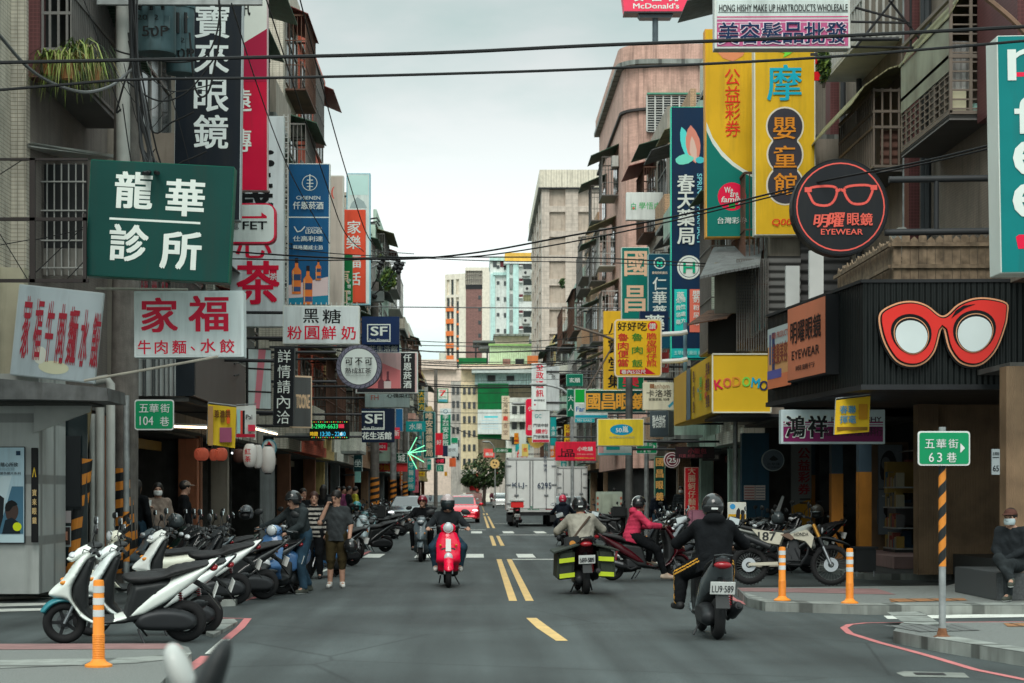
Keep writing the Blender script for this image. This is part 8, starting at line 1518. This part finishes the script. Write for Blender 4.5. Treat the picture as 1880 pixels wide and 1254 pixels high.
p = person('man in grey T-shirt and olive shorts talking on a phone, helmet in his left hand', pose('stand', elr=(.13,-.28,1.14), wrr=(.13,-.16,1.42), ell=(.0,.25,1.10), wrl=(.12,.24,.88), hy=-.5, hp=.3, anl=(0,.10,.08), anr=(-.02,-.12,.08)), cloth((.075,.085,.09)), C_KHK, shoe=SH_W, hair=HAIR, short_sleeve=True, shorts='long', h=.011, grip=.7); g = G(618,1079); p.location = g; p.rotation_euler = (0,0,R(-92)); p.scale = (.96,)*3
b = MB(); b.box((.075,-.115,1.53),(.012,.07,.14), BLACK, Matrix.Rotation(0,4,'Z')); o = b.build('mobile_phone', bev=.004); o.parent = None; o.matrix_world = p.matrix_basis; tag(o, 'black mobile phone held to the ear of the man in the grey T-shirt', 'phone')
hm_ = [c for c in s8.children][0]
def loose_helmet(loc, rot, m, label, sc=1.0):
    o = empty('helmet', tuple(loc)); f = lambda P: np.maximum(np.maximum(ell(P,(0,0,0),(.14,.12,.135)), -(P[:,2]+.085)), -np.maximum(np.maximum(np.abs(P[:,2]+.045)-.06, .05-P[:,0]), np.abs(P[:,1])-.1)); mobj('shell', fast(f,(-.16,-.14,-.1),(.16,.14,.15),.012,'shell',[m]), o)
    b = MB(); b.ball((.02,0,-.04),(.10,.09,.07), BLACK, 12, 6); b.build('lining', o, True); v = MB(); v.tube([(.09,-.09,.03),(.135,0,.04),(.09,.09,.03)], .014, GLASS, 6); v.build('visor', o, True); o.rotation_euler = rot; o.scale = (sc,)*3; return tag(o, label, 'helmet', 'loose helmets')
loose_helmet(g+V((.24,-.14,.70)), (0,1.2,-1.2), HB, 'black helmet hanging from the hand of the man in the grey T-shirt')
p = person('woman in a striped sweater and dark scarf standing behind the man with the padded coat', pose('stand', hy=.2), [C_STR, C_BLK], C_BLK, shoe=SH_B, hair=mat('hair_auburn',(.05,.02,.015),.6,raw=True), female=True, h=.014); p.location = G(577,1063); p.rotation_euler = (0,0,R(-95)); p.scale = (.95,)*3
# standing people left arcade
def stand(label, px, py, rz, top, legs, sc=1, z=.12, **k):
    J = pose('stand', **k.pop('J', {})); p = person(label, J, top, legs, h=k.pop('h', .015), **k); p.location = G(px, py, z); p.rotation_euler = (0,0,R(rz)); p.scale = (sc,)*3; return p
p = stand('woman with long dark hair, white mask and beige coat holding a paper cup, left arcade', 290, 1062, -80, C_BEI, C_BLK, hair=HAIR, hairlong=True, mask=WHITE, female=True, J=dict(elr=(.02,-.25,1.12), wrr=(.22,-.16,1.24)), shoe=SH_W, sc=.97)
b = MB(); b.lathe([(.03,0),(.04,.13),(.043,.13),(.043,.14),(0,.14)], WHITE, 14); o = b.build('paper_cup', None, True); o.location = p.location+V((-.10,-.30,1.22)); tag(o, 'white paper cup in the hand of the masked woman', 'cup')
stand('person in black coat and pale cap facing the shop, left arcade', 338, 1052, 20, C_BLK, C_BLK, hair=HAIR, cap=C_BEI, J=dict(hy=.3)); stand('person in dark clothes half hidden by the striped post, left arcade', 250, 1066, 70, C_BLK, C_JEAN, hair=HAIR, hairlong=True, female=True)
stand('person in a black hoodie standing behind the scooter row, left', 556, 1030, -60, C_BLK, C_BLK, hair=HAIR, z=.0); stand('woman with long hair in black walking away on the left pavement', 594, 1004, 80, C_BLK, C_BLK, hair=HAIR, hairlong=True, female=True, z=.12)
for i, (px, py, m, lb) in enumerate(((621,985,cloth((.20,.05,.12)),'person in a plum jacket in the far left pavement group'),(630,980,cloth((.30,.03,.09)),'person in a magenta coat in the far left pavement group'),(640,984,C_BLK,'person in black in the far left pavement group'),(652,980,cloth((.45,.42,.05)),'person in a yellow top at the end of the far left pavement group'))): stand(lb, px, py, -70+i*30, m, C_BLK, hair=HAIR, h=.02, nface=False)
# right side people
stand('person in a navy jacket and black helmet standing among the parked scooters, right', 1209, 1002, 95, C_NAV, C_JEAN, helmet=HB, z=.0); stand('woman in a dark checked shirt and mask under the right arcade', 1250, 985, -95, [C_CHR, C_GRY], C_BLK, hair=HAIR, mask=WHITE, female=True)
stand('person in black beside the yellow flag, right', 1128, 960, 100, C_BLK, C_JEAN, hair=HAIR, h=.018)
stand('pedestrian in a maroon top walking in the middle of the far street', 902, 924, 90, cloth((.16,.04,.06)), C_NAV, hair=HAIR, h=.022, z=0, nface=False)
p = person('seated person in dark leather jacket, brown cap and face mask at the right edge', pose('sit', knr=(.42,-.02,.58), anr=(.50,.20,.30), tor=(.64,.24,.24), wrl=(.30,.02,.56), wrr=(.31,-.04,.60)), C_CHR, cloth((.05,.06,.065)), shoe=SH_D, shoe2=WHITE, hair=HAIR, cap=cloth((.10,.045,.035)), mask=mat('mask_blue',(.42,.50,.52),.7,raw=True), h=.011); g = G(1876,1104,.12); p.location = (g.x-.05, g.y+.3, .12); p.rotation_euler = (0,0,R(-128))
b = MB(); b.slab([(-.07,.055,.95),(.10,.03,.95),(.12,.03,.62),(.02,.05,.60)], (0,0,0), .0, C_WHT) if False else None
b = MB(); gx = p.location; b.bb((gx.x-.25,gx.y-.12,.121),(gx.x+3,gx.y+2.2,.50), mat('granite_step',(.07,.075,.078))); tag(b.build('granite_ledge', bev=.01), 'dark granite ledge the masked person sits on, right edge', 'ledge')
# ------------------------------------------------------------------ parked scooters
LP, RP = 'scooters parked along the left kerb', 'scooters parked along the right kerb'
put_scooter('nearest white scooter with a grey leg shield, parked facing left', 'sport', 226, 1180, 191, (206,212,206), LP, 1.02, lean=8)
recolor([o for o in bpy.data.objects if o.get('label','').startswith('nearest white')][0], {'front_fender': mat('fender_teal',(.03,.20,.24),.3,raw=True,coat=.5)})
L_ = [('second white scooter tucked right behind the nearest one, red tail lamp','sport',268,1166,194,(176,182,180),1),('cream retro scooter with a brown stripe, front to the road, behind the nearest white one','retro',250,1108,-150,(206,206,190),1),('white sport scooter with angular lamps parked behind the cream retro one','sport',345,1112,198,(206,210,206),1.05),
 ('grey scooter behind the angular white one, dark helmet on its mirror','sport',318,1085,200,(90,98,102),1),('black scooter in the middle of the left row, seat up','sport',390,1088,200,(30,32,36),1.02),('black scooter with red trim in the left row','sport',420,1080,195,(36,30,32),1),('dark scooter half covered by the blue one','sport',440,1068,205,(44,48,52),1),
 ('dark blue scooter between the padded coat man and the phone man','sport',590,1060,-110,(52,84,112),1),('black scooter behind the padded coat man','sport',540,1050,-120,(26,28,30),1),('silver fronted scooter right of the phone man','sport',652,1024,-75,(120,130,134),1.02),('black scooter left of the silver fronted one','sport',628,1012,-80,(34,36,40),1),
 ('black scooter with a big rear case, far left row','sport',690,990,-160,(28,30,32),1),('dark scooter next to the rear case one','sport',706,984,-165,(40,42,46),1),('grey scooter at the end of the near left row','sport',722,976,-160,(70,76,80),1),('teal trimmed dark scooter deep in the left row','sport',668,1000,-100,(40,80,84),1)]
L_ += [('black scooter squeezed in front of the red lantern shop, left row','sport',405,1102,202,(24,26,28),1.03),('charcoal scooter beside it with a chrome mirror, left row','sport',442,1092,197,(56,58,60),1),('dark green scooter behind the white angular one','sport',372,1074,204,(30,44,40),1),('black scooter next to the striped sweater woman','sport',602,1040,-140,(28,28,30),1),('black scooter close to the kerb by the silver fronted one','sport',668,1014,-150,(26,28,30),1)]
for lb, k, px, py, rz, c, sc in L_: put_scooter(lb, k, px, py, rz, c, LP, sc, lean=7)
R_ = [('dark scooter at the head of the right row, red tail lamp','sport',1120,996,-20,(60,30,34),1),('black scooter second in the right row','sport',1138,992,-15,(30,32,34),1),('grey scooter third in the right row','sport',1150,988,-18,(90,94,96),1),('red trimmed scooter fourth in the right row','sport',1166,986,-12,(150,40,44),1),
 ('pale silver retro scooter facing the road beside the navy jacket person','retro',1226,1008,-110,(176,186,184),1.02),('dark grey scooter with round mirrors behind the pink jacket rider','sport',1240,1040,165,(64,68,72),1),('black scooter carrying the pink bag, right row','sport',1270,1030,160,(34,36,38),1),('silver striped scooter half hidden by the near rider','sport',1288,1048,170,(120,126,130),1.02),
 ('black scooter behind the near rider, right','sport',1340,1040,168,(26,28,30),1),('dark blue scooter between the blue wall and the dirt bike','sport',1372,1030,160,(40,54,66),1),('black scooter with a tall clear windscreen','sport',1412,1034,-160,(28,30,32),1),('grey scooter with a helmet on its mirror behind the dirt bike','sport',1450,1040,-165,(70,74,78),1.02),('black scooter in the shade of the right arcade','sport',1480,1030,-150,(24,26,28),1),
 ('black scooter parked inside the arcade near the granite step','sport',1800,1040,-100,(30,30,34),1.0),('dark scooter against the lottery panel','sport',1515,1020,-100,(30,32,34),1)]
R_ += [('black scooter nearest the near rider in the right row','sport',1352,1056,172,(24,26,28),1.02),('charcoal scooter by the yellow advertising board','sport',1392,1048,165,(52,56,58),1),('black scooter right behind the dirt bike seat','sport',1428,1052,-168,(26,27,29),1.02),('dark teal scooter deep in the right row','sport',1400,1020,170,(30,56,60),1),('black scooter at the yellow board foot','sport',1330,1018,165,(22,24,26),1),('wine coloured scooter by the noodle sign','sport',1300,1012,165,(70,24,30),1),('black scooter below the noodle sign','sport',1258,1012,150,(30,30,32),1)]
for lb, k, px, py, rz, c, sc in R_: put_scooter(lb, k, px, py, rz, c, RP, sc, lean=7, z=.12 if px > 1450 else 0)
b = MB(); b.slab([W(1412,965,43.6),W(1424,965,43.6),W(1440,912,43.8),W(1436,910,43.8)], (0,1,0), .01, mat('screen_clear',(.4,.43,.43),.15,raw=True)); tag(b.build('windscreen'), 'tall clear windscreen of a black scooter in the right row', 'windscreen')
loose_helmet(W(322,958,33.2), (0,0,2.6), HG, 'dark grey helmet resting on a mirror in the left row', 1.1); loose_helmet(W(452,942,36), (0,0,-1.8), mat('helmet_mixed',(.10,.11,.12),.3,raw=True,var=.9,scale=22), 'patterned black white and red helmet on a scooter, left row', 1.15); loose_helmet(W(655,930,52), (0,0,-1.8), HT, 'teal helmet on a scooter further down the left row', 1.1); loose_helmet(W(1500,940,38), (0,.3,-2), mat('helmet_olive',(.06,.05,.04),.3,raw=True), 'olive helmet on a scooter under the right arcade', 1.1); loose_helmet(W(1428,952,41), (0,0,2), HG, 'grey visored helmet on the scooter with the windscreen', 1.15)
b = MB(); o = empty('insulated_bag', tuple(W(1280,960,46.5))); b.box((0,0,0),(.42,.4,.62), mat('bag_pink_foil',(.50,.22,.30),.35,raw=True,bump=.8,bscale=14,var=.3)); b.build('bag_body', o, bev=.04); b = MB(); b.tube([(-.15,-.21,-.2),(-.15,-.22,.3),(.15,-.22,.3),(.15,-.21,-.2)], .015, mat('strap_pink',(.3,.12,.18),.6,raw=True), 6); b.build('strap', o); tag(o, 'pink foil insulated bag on a scooter seat in the right row', 'bag')
b = MB(); b.box((0,0,0),(.45,.42,.42), BLACK); o = b.build('rear_case', bev=.04); o.location = tuple(W(695,940,62)); tag(o, 'black quilted rear case on a scooter, far left row', 'case'); b = MB(); b.box((0,0,0),(.5,.45,.36), BLACK); o = b.build('rear_case', bev=.05); o.location = tuple(W(1136,940,62)); tag(o, 'black rear case on a scooter at the head of the right row', 'case')
# far crowd of scooters coming up the street, waiting behind the cars
FL = 'riders waiting behind the red car'
fars = [(776,926,cloth((.30,.20,.20)),HR,'rider in a dusty pink top'),(764,922,C_BLK,HW,'rider in black with a pale helmet'),(790,920,C_GRY,HB,'rider in grey'),(822,917,C_BLK,HB,'rider in black, middle'),(834,917,cloth((.4,.45,.2)),HB,'rider in a lime vest'),(846,916,C_WHT,HW,'rider in white'),(856,915,C_BLK,HT,'rider with a teal helmet'),(802,914,C_NAV,HRED,'rider with a red helmet'),(868,914,C_GRY,HB,'last rider on the right')]
proto = None
for i, (px, py, t, hl, lb) in enumerate(fars):
    sc = put_scooter('far scooter carrying the '+lb, 'sport', px, py, -90+random.uniform(-8,8), ((40,42,46),(120,126,130),(30,40,60))[i % 3], 'scooters queuing far down the street', lean=0)
    if proto is None: proto = p = person('far '+lb, pose('ride'), t, C_BLK, shoe=SH_B, helmet=hl, h=.024, nface=False)
    else: p = copy_tree(proto); recolor(p, {'jacket': t, 'helmet': hl})
    seat_on(p, sc); tag(p, 'far '+lb+' waiting behind the red car', 'person', FL)
for i in range(16):      # rows of parked scooters further down both kerbs
    left = i < 8; y = (70+i*9) if left else (72+(i-8)*8); x = -5.3 if left else 5.4
    put_scooter('parked scooter %s in the far %s row' % (['first','second','third','fourth','fifth','sixth','seventh','eighth'][i % 8], 'left' if left else 'right'), 'sport', 0, 0, 200 if left else -20, [(34,36,40),(150,156,156),(60,20,26),(44,56,70)][i % 4], LP if left else RP, lean=7, X=x+random.uniform(-.2,.2), Y=y)
# many small signs far down the street
FC = [('red',(196,40,56)),('green',(24,110,80)),('yellow',(240,196,60)),('blue',(40,84,130)),('white',(206,212,206)),('orange',(230,120,60)),('teal',(30,130,130)),('pink',(220,120,130))]
rnd = random.Random(21); cnt = {}
for i in range(56):
    left = i % 2 == 0; Y = 136+i*2.1; X = (-rnd.uniform(3.9,6.2)) if left else rnd.uniform(4.6,7.0); nm, c = FC[rnd.randrange(8)]; px = CX+X*FPX/Y; py = CY-(rnd.uniform(2.4,8.5)-CH)*FPX/Y; w_ = rnd.choice([.45,.55,1.1,1.4])*FPX/Y; h_ = (rnd.uniform(1.2,2.2) if w_*Y/FPX < .8 else rnd.uniform(.4,.8))*FPX/Y
    col = WH if nm not in ('yellow','white','pink') else (120,40,50); tall = h_ > w_; kk = (nm, left, tall)
    if 772 < px < 832 and py > 735 or 965 < px < 1012 and py > 660: continue
    cnt[kk] = cnt.get(kk, 0)+1; t = rnd.choice(['牙醫診所','小吃','茶','美髮','當舖','便當','藥局','水果'])
    sign('%s of the %s %s far signs on the %s side' % (['nearest','second','third','fourth','fifth','sixth','seventh','eighth'][cnt[kk]-1], 'upright' if tall else 'wide', nm, 'left' if left else 'right'), px-w_/2, py-h_/2, px+w_/2, py+h_/2, Y, c, None, th=.18, arm='L' if left else 'R', T=[(t, px, py, (w_*.7 if tall else h_*.6), col, None if not tall else w_*.7, dict(p=w_*.9) if tall else {})])
# ------------------------------------------------------------------ dirt bike
def dirt_bike():
    r = empty('dirt_bike', tuple(G(1448,1074,.06))); r.rotation_euler = (R(-8),0,R(-14)); iv = mat('plastic_ivory',(.50,.47,.38),.4,raw=True,var=.1); gr = mat('plastic_grey',(.26,.27,.25),.45,raw=True); br = mat('plastic_brown',(.14,.085,.06),.5,raw=True); bl = BLACK
    for nm, x, R_w, rr in (('front_wheel',.70,.34,.045),('rear_wheel',-.66,.325,.055)):
        t, rim = wheel_mesh(R_w, rr, 0, wire=True); q = mobj(nm, t, r); q.location = (x,0,R_w); mobj('rim', rim, q); b = MB(); b.lathe([(.05,0),(.12,0),(.12,.006),(.05,.006),(.05,0)], STEEL, 16, Matrix.Translation((0,-.06,0)) @ Matrix.Rotation(R(90),4,'X')); b.build('brake_disc', q)
    b = MB(); [b.tube([(.70,s*.10,.34),(.56,s*.10,.66)], .026, STEEL, 10) for s in (1,-1)]; [b.tube([(.57,s*.10,.64),(.40,s*.10,1.02)], .030, DARK, 10) for s in (1,-1)]; [b.tube([(.50,s*.10,.80),(.405,s*.10,1.01)], .033, mat('fork_gold',(.6,.30,.06),.3,.6,raw=True), 10) for s in (1,-1)]; b.build('fork', r, True)
    mobj('fuel_tank', fast(lambda P: puff(P, clean_curve([(.34,.90),(.42,.98),(.30,1.02),(.02,.90),(-.02,.82),(.2,.78),(.36,.62),(.44,.66)],3), .13, .08), (-.1,-.15,.55),(.5,.15,1.08), .015, 'fuel_tank', [gr]), r)
    mobj('seat', fast(lambda P: puff(P, clean_curve([(.12,.96),(-.2,.88),(-.55,.95),(-.80,1.0),(-.78,.93),(-.5,.87),(-.2,.80),(.1,.86)],3), .10, .06), (-.9,-.12,.75),(.2,.12,1.05), .015, 'seat', [SEATM]), r)
    mobj('rear_fender', fast(lambda P: puff(P, [(-.50,.88),(-.80,.94),(-1.05,.97),(-1.08,.94),(-.8,.88),(-.5,.80)], .09, .04), (-1.15,-.12,.75),(-.4,.12,1.02), .014, 'rear_fender', [gr]), r)
    mobj('front_fender', fast(lambda P: puff(P, clean_curve([(.32,.80),(.62,.82),(.90,.74),(1.02,.66),(.88,.70),(.62,.76),(.40,.76)],3), .085, .04), (.2,-.11,.6),(1.1,.11,.9), .014, 'front_fender', [bl]), r)
    for s in (1,-1):
        b = MB(); b.slab([(.02,s*.12,.84),(.30,s*.15,.92),(.42,s*.15,.80),(.38,s*.15,.60),(.28,s*.15,.72),(.10,s*.13,.76)], (0,s,0), .012, iv); sh = b.build('tank_shroud', r, bev=.004)
        b = MB(); b.slab([(-.08,s*.12,.86),(-.42,s*.13,.90),(-.62,s*.13,.93),(-.42,s*.13,.70),(-.15,s*.13,.66)], (0,s,0), .012, iv); sp_ = b.build('side_panel', r, bev=.004)
        b = MB(); b.slab([(.0,s*.127,.86),(-.14,s*.127,.83),(.05,s*.127,.74),(.1,s*.127,.78)], (0,s,0), .012, br); b.build('brown_trim', r)
        if s < 0:
            b = MB(); put_text(b, '187', -.36, .80, .15, BLACK, w=.30, bold=.05); t = b.build('race_number', sp_); t.location = (0,-.146,0); t.rotation_euler = (R(90),0,0)
            b = MB(); put_text(b, 'HONDA', .21, .835, .06, BLACK, w=.24, bold=.03); t = b.build('tank_lettering', sh); t.location = (0,-.167,0); t.rotation_euler = (R(90),0,0)
    b = MB(); b.box((.02,0,.48),(.34,.24,.26), DARK); b.box((.08,0,.66),(.16,.16,.2), DARK, Matrix.Rotation(R(0),4,'Y')); b.lathe([(.09,-.15),(.10,-.13),(.10,.13),(.09,.15)], DARK, 16, Matrix.Translation((-.02,0,.44)) @ Matrix.Rotation(R(90),4,'X')); b.build('engine', r, bev=.02)
    b = MB()
    for s in (1,-1): b.tube([(.40,s*.03,.95),(.30,s*.09,.5),(.18,s*.10,.33),(-.16,s*.10,.34),(-.2,s*.09,.8)], .016, DARK, 8)
    b.tube([(.38,0,.95),(-.1,0,.84),(-.75,0,.93)], .02, DARK, 8); b.build('frame', r, True)
    b = MB(); b.slab([(-.14,-.08,.38),(-.66,-.09,.355),(-.66,-.09,.30),(-.14,-.08,.32)], (0,-1,0), .03, iv); b.build('swing_arm', r, bev=.006); b = MB(); b.slab([(-.14,.08,.38),(-.66,.09,.355),(-.66,.09,.30),(-.14,.08,.32)], (0,1,0), .03, iv); b.build('swing_arm', r, bev=.006)
    b = MB(); b.tube([(.38,0,1.04),(.36,-.2,1.10),(.28,-.40,1.10)], .014, DARK, 8); b.tube([(.38,0,1.04),(.36,.2,1.10),(.28,.40,1.10)], .014, DARK, 8); [b.tube([(.31,s*.30,1.10),(.27,s*.42,1.10)], .02, BLACK, 8) for s in (1,-1)]; b.build('handlebar', r, True)
    for s in (1,-1): b = MB(); b.tube([(.33,s*.26,1.1),(.34,s*.34,1.28)], .007, BLACK, 6); b.ball((.34,s*.36,1.32),(.015,.06,.045), BLACK, 12, 6); b.build('mirror', r, True)
    b = MB(); b.ball((.50,0,.93),(.05,.09,.10), BLACK, 12, 8); b.ball((.535,0,.92),(.03,.06,.06), LAMP, 12, 6); b.build('headlight', r, True)
    b = MB(); b.tube([(.1,-.1,.6),(.2,-.14,.4),(-.1,-.15,.4)], .022, DARK, 8); b.tube([(-.3,-.14,.62),(-.75,-.15,.80)], [.05,.055], DARK, 12); b.build('exhaust', r, True)
    tag(r, 'ivory and black dirt bike with spoked wheels and race number 187, right pavement', 'motorcycle')
dirt_bike()
# ------------------------------------------------------------------ cars and lorries
def place_car(c, X, Y, rz): c.location = (X, Y, 0); c.rotation_euler = (0,0,R(rz)); return c
place_car(car('black saloon with a chrome slatted grille waiting at the left kerb', (44,52,54), False, 'BNK-1178', lit=True), (746-875)/60*1.6-.05, 96.5, -91)
place_car(car('bright red hatchback with a lit headlamp coming up the street', (206,24,54), True, 'BDX-3792', lit=True, grille='x'), (846-875)/55*1.6+.1, 105.5, -89)
place_car(car('white car driving away far down the street beside the lorry', (210,212,210), True), 2.6, 208, 90); place_car(car('small silver car far down the oncoming lane', (150,160,162), True), -.9, 190, -90); place_car(car('silver car parked between the two lorries', (150,156,158), False, lit=False), (1060-875)/70*1.6+.3, 99, -84)
LOR = mat('lorry_white',(.70,.72,.70),.4,raw=True,grime=.06,var=.05); LORG = mat('lorry_seam',(.48,.49,.48),.5,raw=True)
def lorry(label, x0, x1, yt, yb, Y, ln, txt):
    k = Y/FPX; X = ((x0+x1)/2-CX)*k; r = empty('box_lorry', (X, Y, 0)); w = (x1-x0)*k; zt = CH+(CY-yt)*k; zb = CH+(CY-yb)*k
    b = MB(); b.box((0,ln/2,(zt+zb)/2),(w,ln,zt-zb), LOR); b.build('cargo_box', r, bev=.03); b = MB()
    for s in (-1,1): b.box((s*(w/2-.04),-.02,(zt+zb)/2),(.09,.06,zt-zb+.04), LORG)
    b.box((0,-.02,zt),(w+.04,.06,.1), LORG); b.box((0,-.02,zb),(w,.06,.1), LORG); b.build('door_frame', r)
    for s in (-1,1):
        b = MB(); b.box((s*w*.245,-.025,(zt+zb)/2),(w*.45,.04,zt-zb-.22), LOR); d = b.build('door', r, bev=.01)
        b = MB(); b.tube([(s*.07,-.07,zb+.1),(s*.07,-.07,zt-.1)], .02, STEEL, 8); b.tube([(s*w*.30,-.07,zb+.1),(s*w*.30,-.07,zt-.1)], .018, STEEL, 8); b.box((s*w*.30,-.08,zb+.75),(.2,.04,.06), STEEL); b.build('lock_bar', d)
        b = MB()
        for z in (zb+.35,(zt+zb)/2,zt-.35): b.box((s*(w/2-.1),-.06,z),(.24,.05,.06), STEEL)
        b.build('hinge', d)
    b = MB()
    for s, px, py, h, ww in txt: put_text(b, s, px, py, h, mat('ink_blue',(.03,.05,.10),.5,raw=True), w=ww, bold=.02, vert=len(s) == 4 and ord(s[0]) > 999, pitch=h*1.25)
    t = b.build('lettering', r); t.location = (0,-.10,0); t.rotation_euler = (R(90),0,0)
    b = MB(); b.box((0,ln/2,zb-.14),(w*.5,ln,.18), DARK); b.box((0,.1,.62),(w*.95,.12,.14), DARK); b.box((0,.3,.9),(w*.9,.1,.3), DARK); b.build('chassis', r)
    for s in (-1,1):
        for y in (1.2, ln+.6):
            b = MB(); b.lathe([(.2,-.14),(.40,-.14),(.42,0),(.40,.14),(.2,.14)], RUB, 22, Matrix.Translation((s*w*.38,y,.42)) @ Matrix.Rotation(R(90),4,'Y')); b.lathe([(0,-.1),(.2,-.1),(.2,.1),(0,.1)], STEEL, 16, Matrix.Translation((s*w*.38,y,.42)) @ Matrix.Rotation(R(90),4,'Y')); b.build('wheel', r, True)
        b = MB(); b.box((s*w*.36,.02,.86),(.34,.06,.12), RED); b.build('tail_light', r); b = MB(); b.box((s*w*.44,.05,.45),(.3,.02,.45), BLACK); b.build('mud_flap', r)
    b = MB(); b.box((.1,.0,.86),(.55,.03,.22), mat('plate_green',(.12,.32,.22),.5,raw=True)); pl = b.build('number_plate', r); b = MB(); put_text(b, 'KLJ-6295', .1, .86, .12, WHITE, w=.46, bold=.02); t = b.build('plate_number', pl); t.location = (0,-.02,0); t.rotation_euler = (R(90),0,0)
    b = MB(); b.slab([(-w*.44,ln+.3,.6),(w*.44,ln+.3,.6),(w*.44,ln+.3,2.35),(-w*.44,ln+.3,2.35)], (0,1,0), 1.6, LOR); b.build('cab', r, bev=.1); return tag(r, label, 'lorry')
lorry('big white box lorry with blue registration letters on its rear doors', 930, 1021, 842, 938, 92, 5.2, [('KLJ-',-.55,1.95,.28,.72),('6295',.62,1.95,.28,.66),('新竹物流',.66,3.0,.16,None)])
lorry('smaller white box lorry parked right of the big one', 1023, 1078, 858, 932, 104, 4.5, [('0-8969',-.5,1.5,.14,.5)])
# the scooter whose mirrors poke into the bottom of the frame
m_ = put_scooter('scooter just below the frame whose two mirrors poke in at the bottom left', 'sport', 0, 0, 0, (190,196,194), None, lean=0, X=-.96, Y=4.3)
for c in list(m_.children):
    if c.name.startswith('mirror'): bpy.data.objects.remove(c)
bpy.context.view_layer.update(); mw = m_.matrix_world.inverted()
for (px, py, Y), dark in (((327,1226,4.62),0),((388,1240,3.95),1)):
    c = W(px,py,Y); a = .32 if not dark else -.42; ca, sa = math.cos(a), math.sin(a); Rm = np.array([[ca,0,sa],[0,1,0],[-sa,0,ca]]); rr = (.030,.05,.062) if not dark else (.026,.05,.085)
    o = mobj('mirror', fast(lambda P: smin(ell(P @ Rm.T, (0,0,0), rr), ell(P @ Rm.T, (.004,0,-.03), (rr[0]*.8,.04,.04)), .02), (-.09,-.07,-.11), (.09,.07,.11), .005, 'mirror', [BLACK if dark else mat('mirror_white',(.42,.43,.41),.3,raw=True,coat=.4)]))
    b = MB(); b.tube([(c.x+.01,Y,c.z-.05),(c.x+.05,Y+(.05 if dark else -.05),c.z-.18),(-.68,4.3+(-.15 if dark else .15),1.0)], .008, BLACK, 8); st = b.build('mirror_stem', None, True)
    o.parent = m_; o.matrix_local = mw @ Matrix.Translation(c); st.parent = m_; st.matrix_local = mw
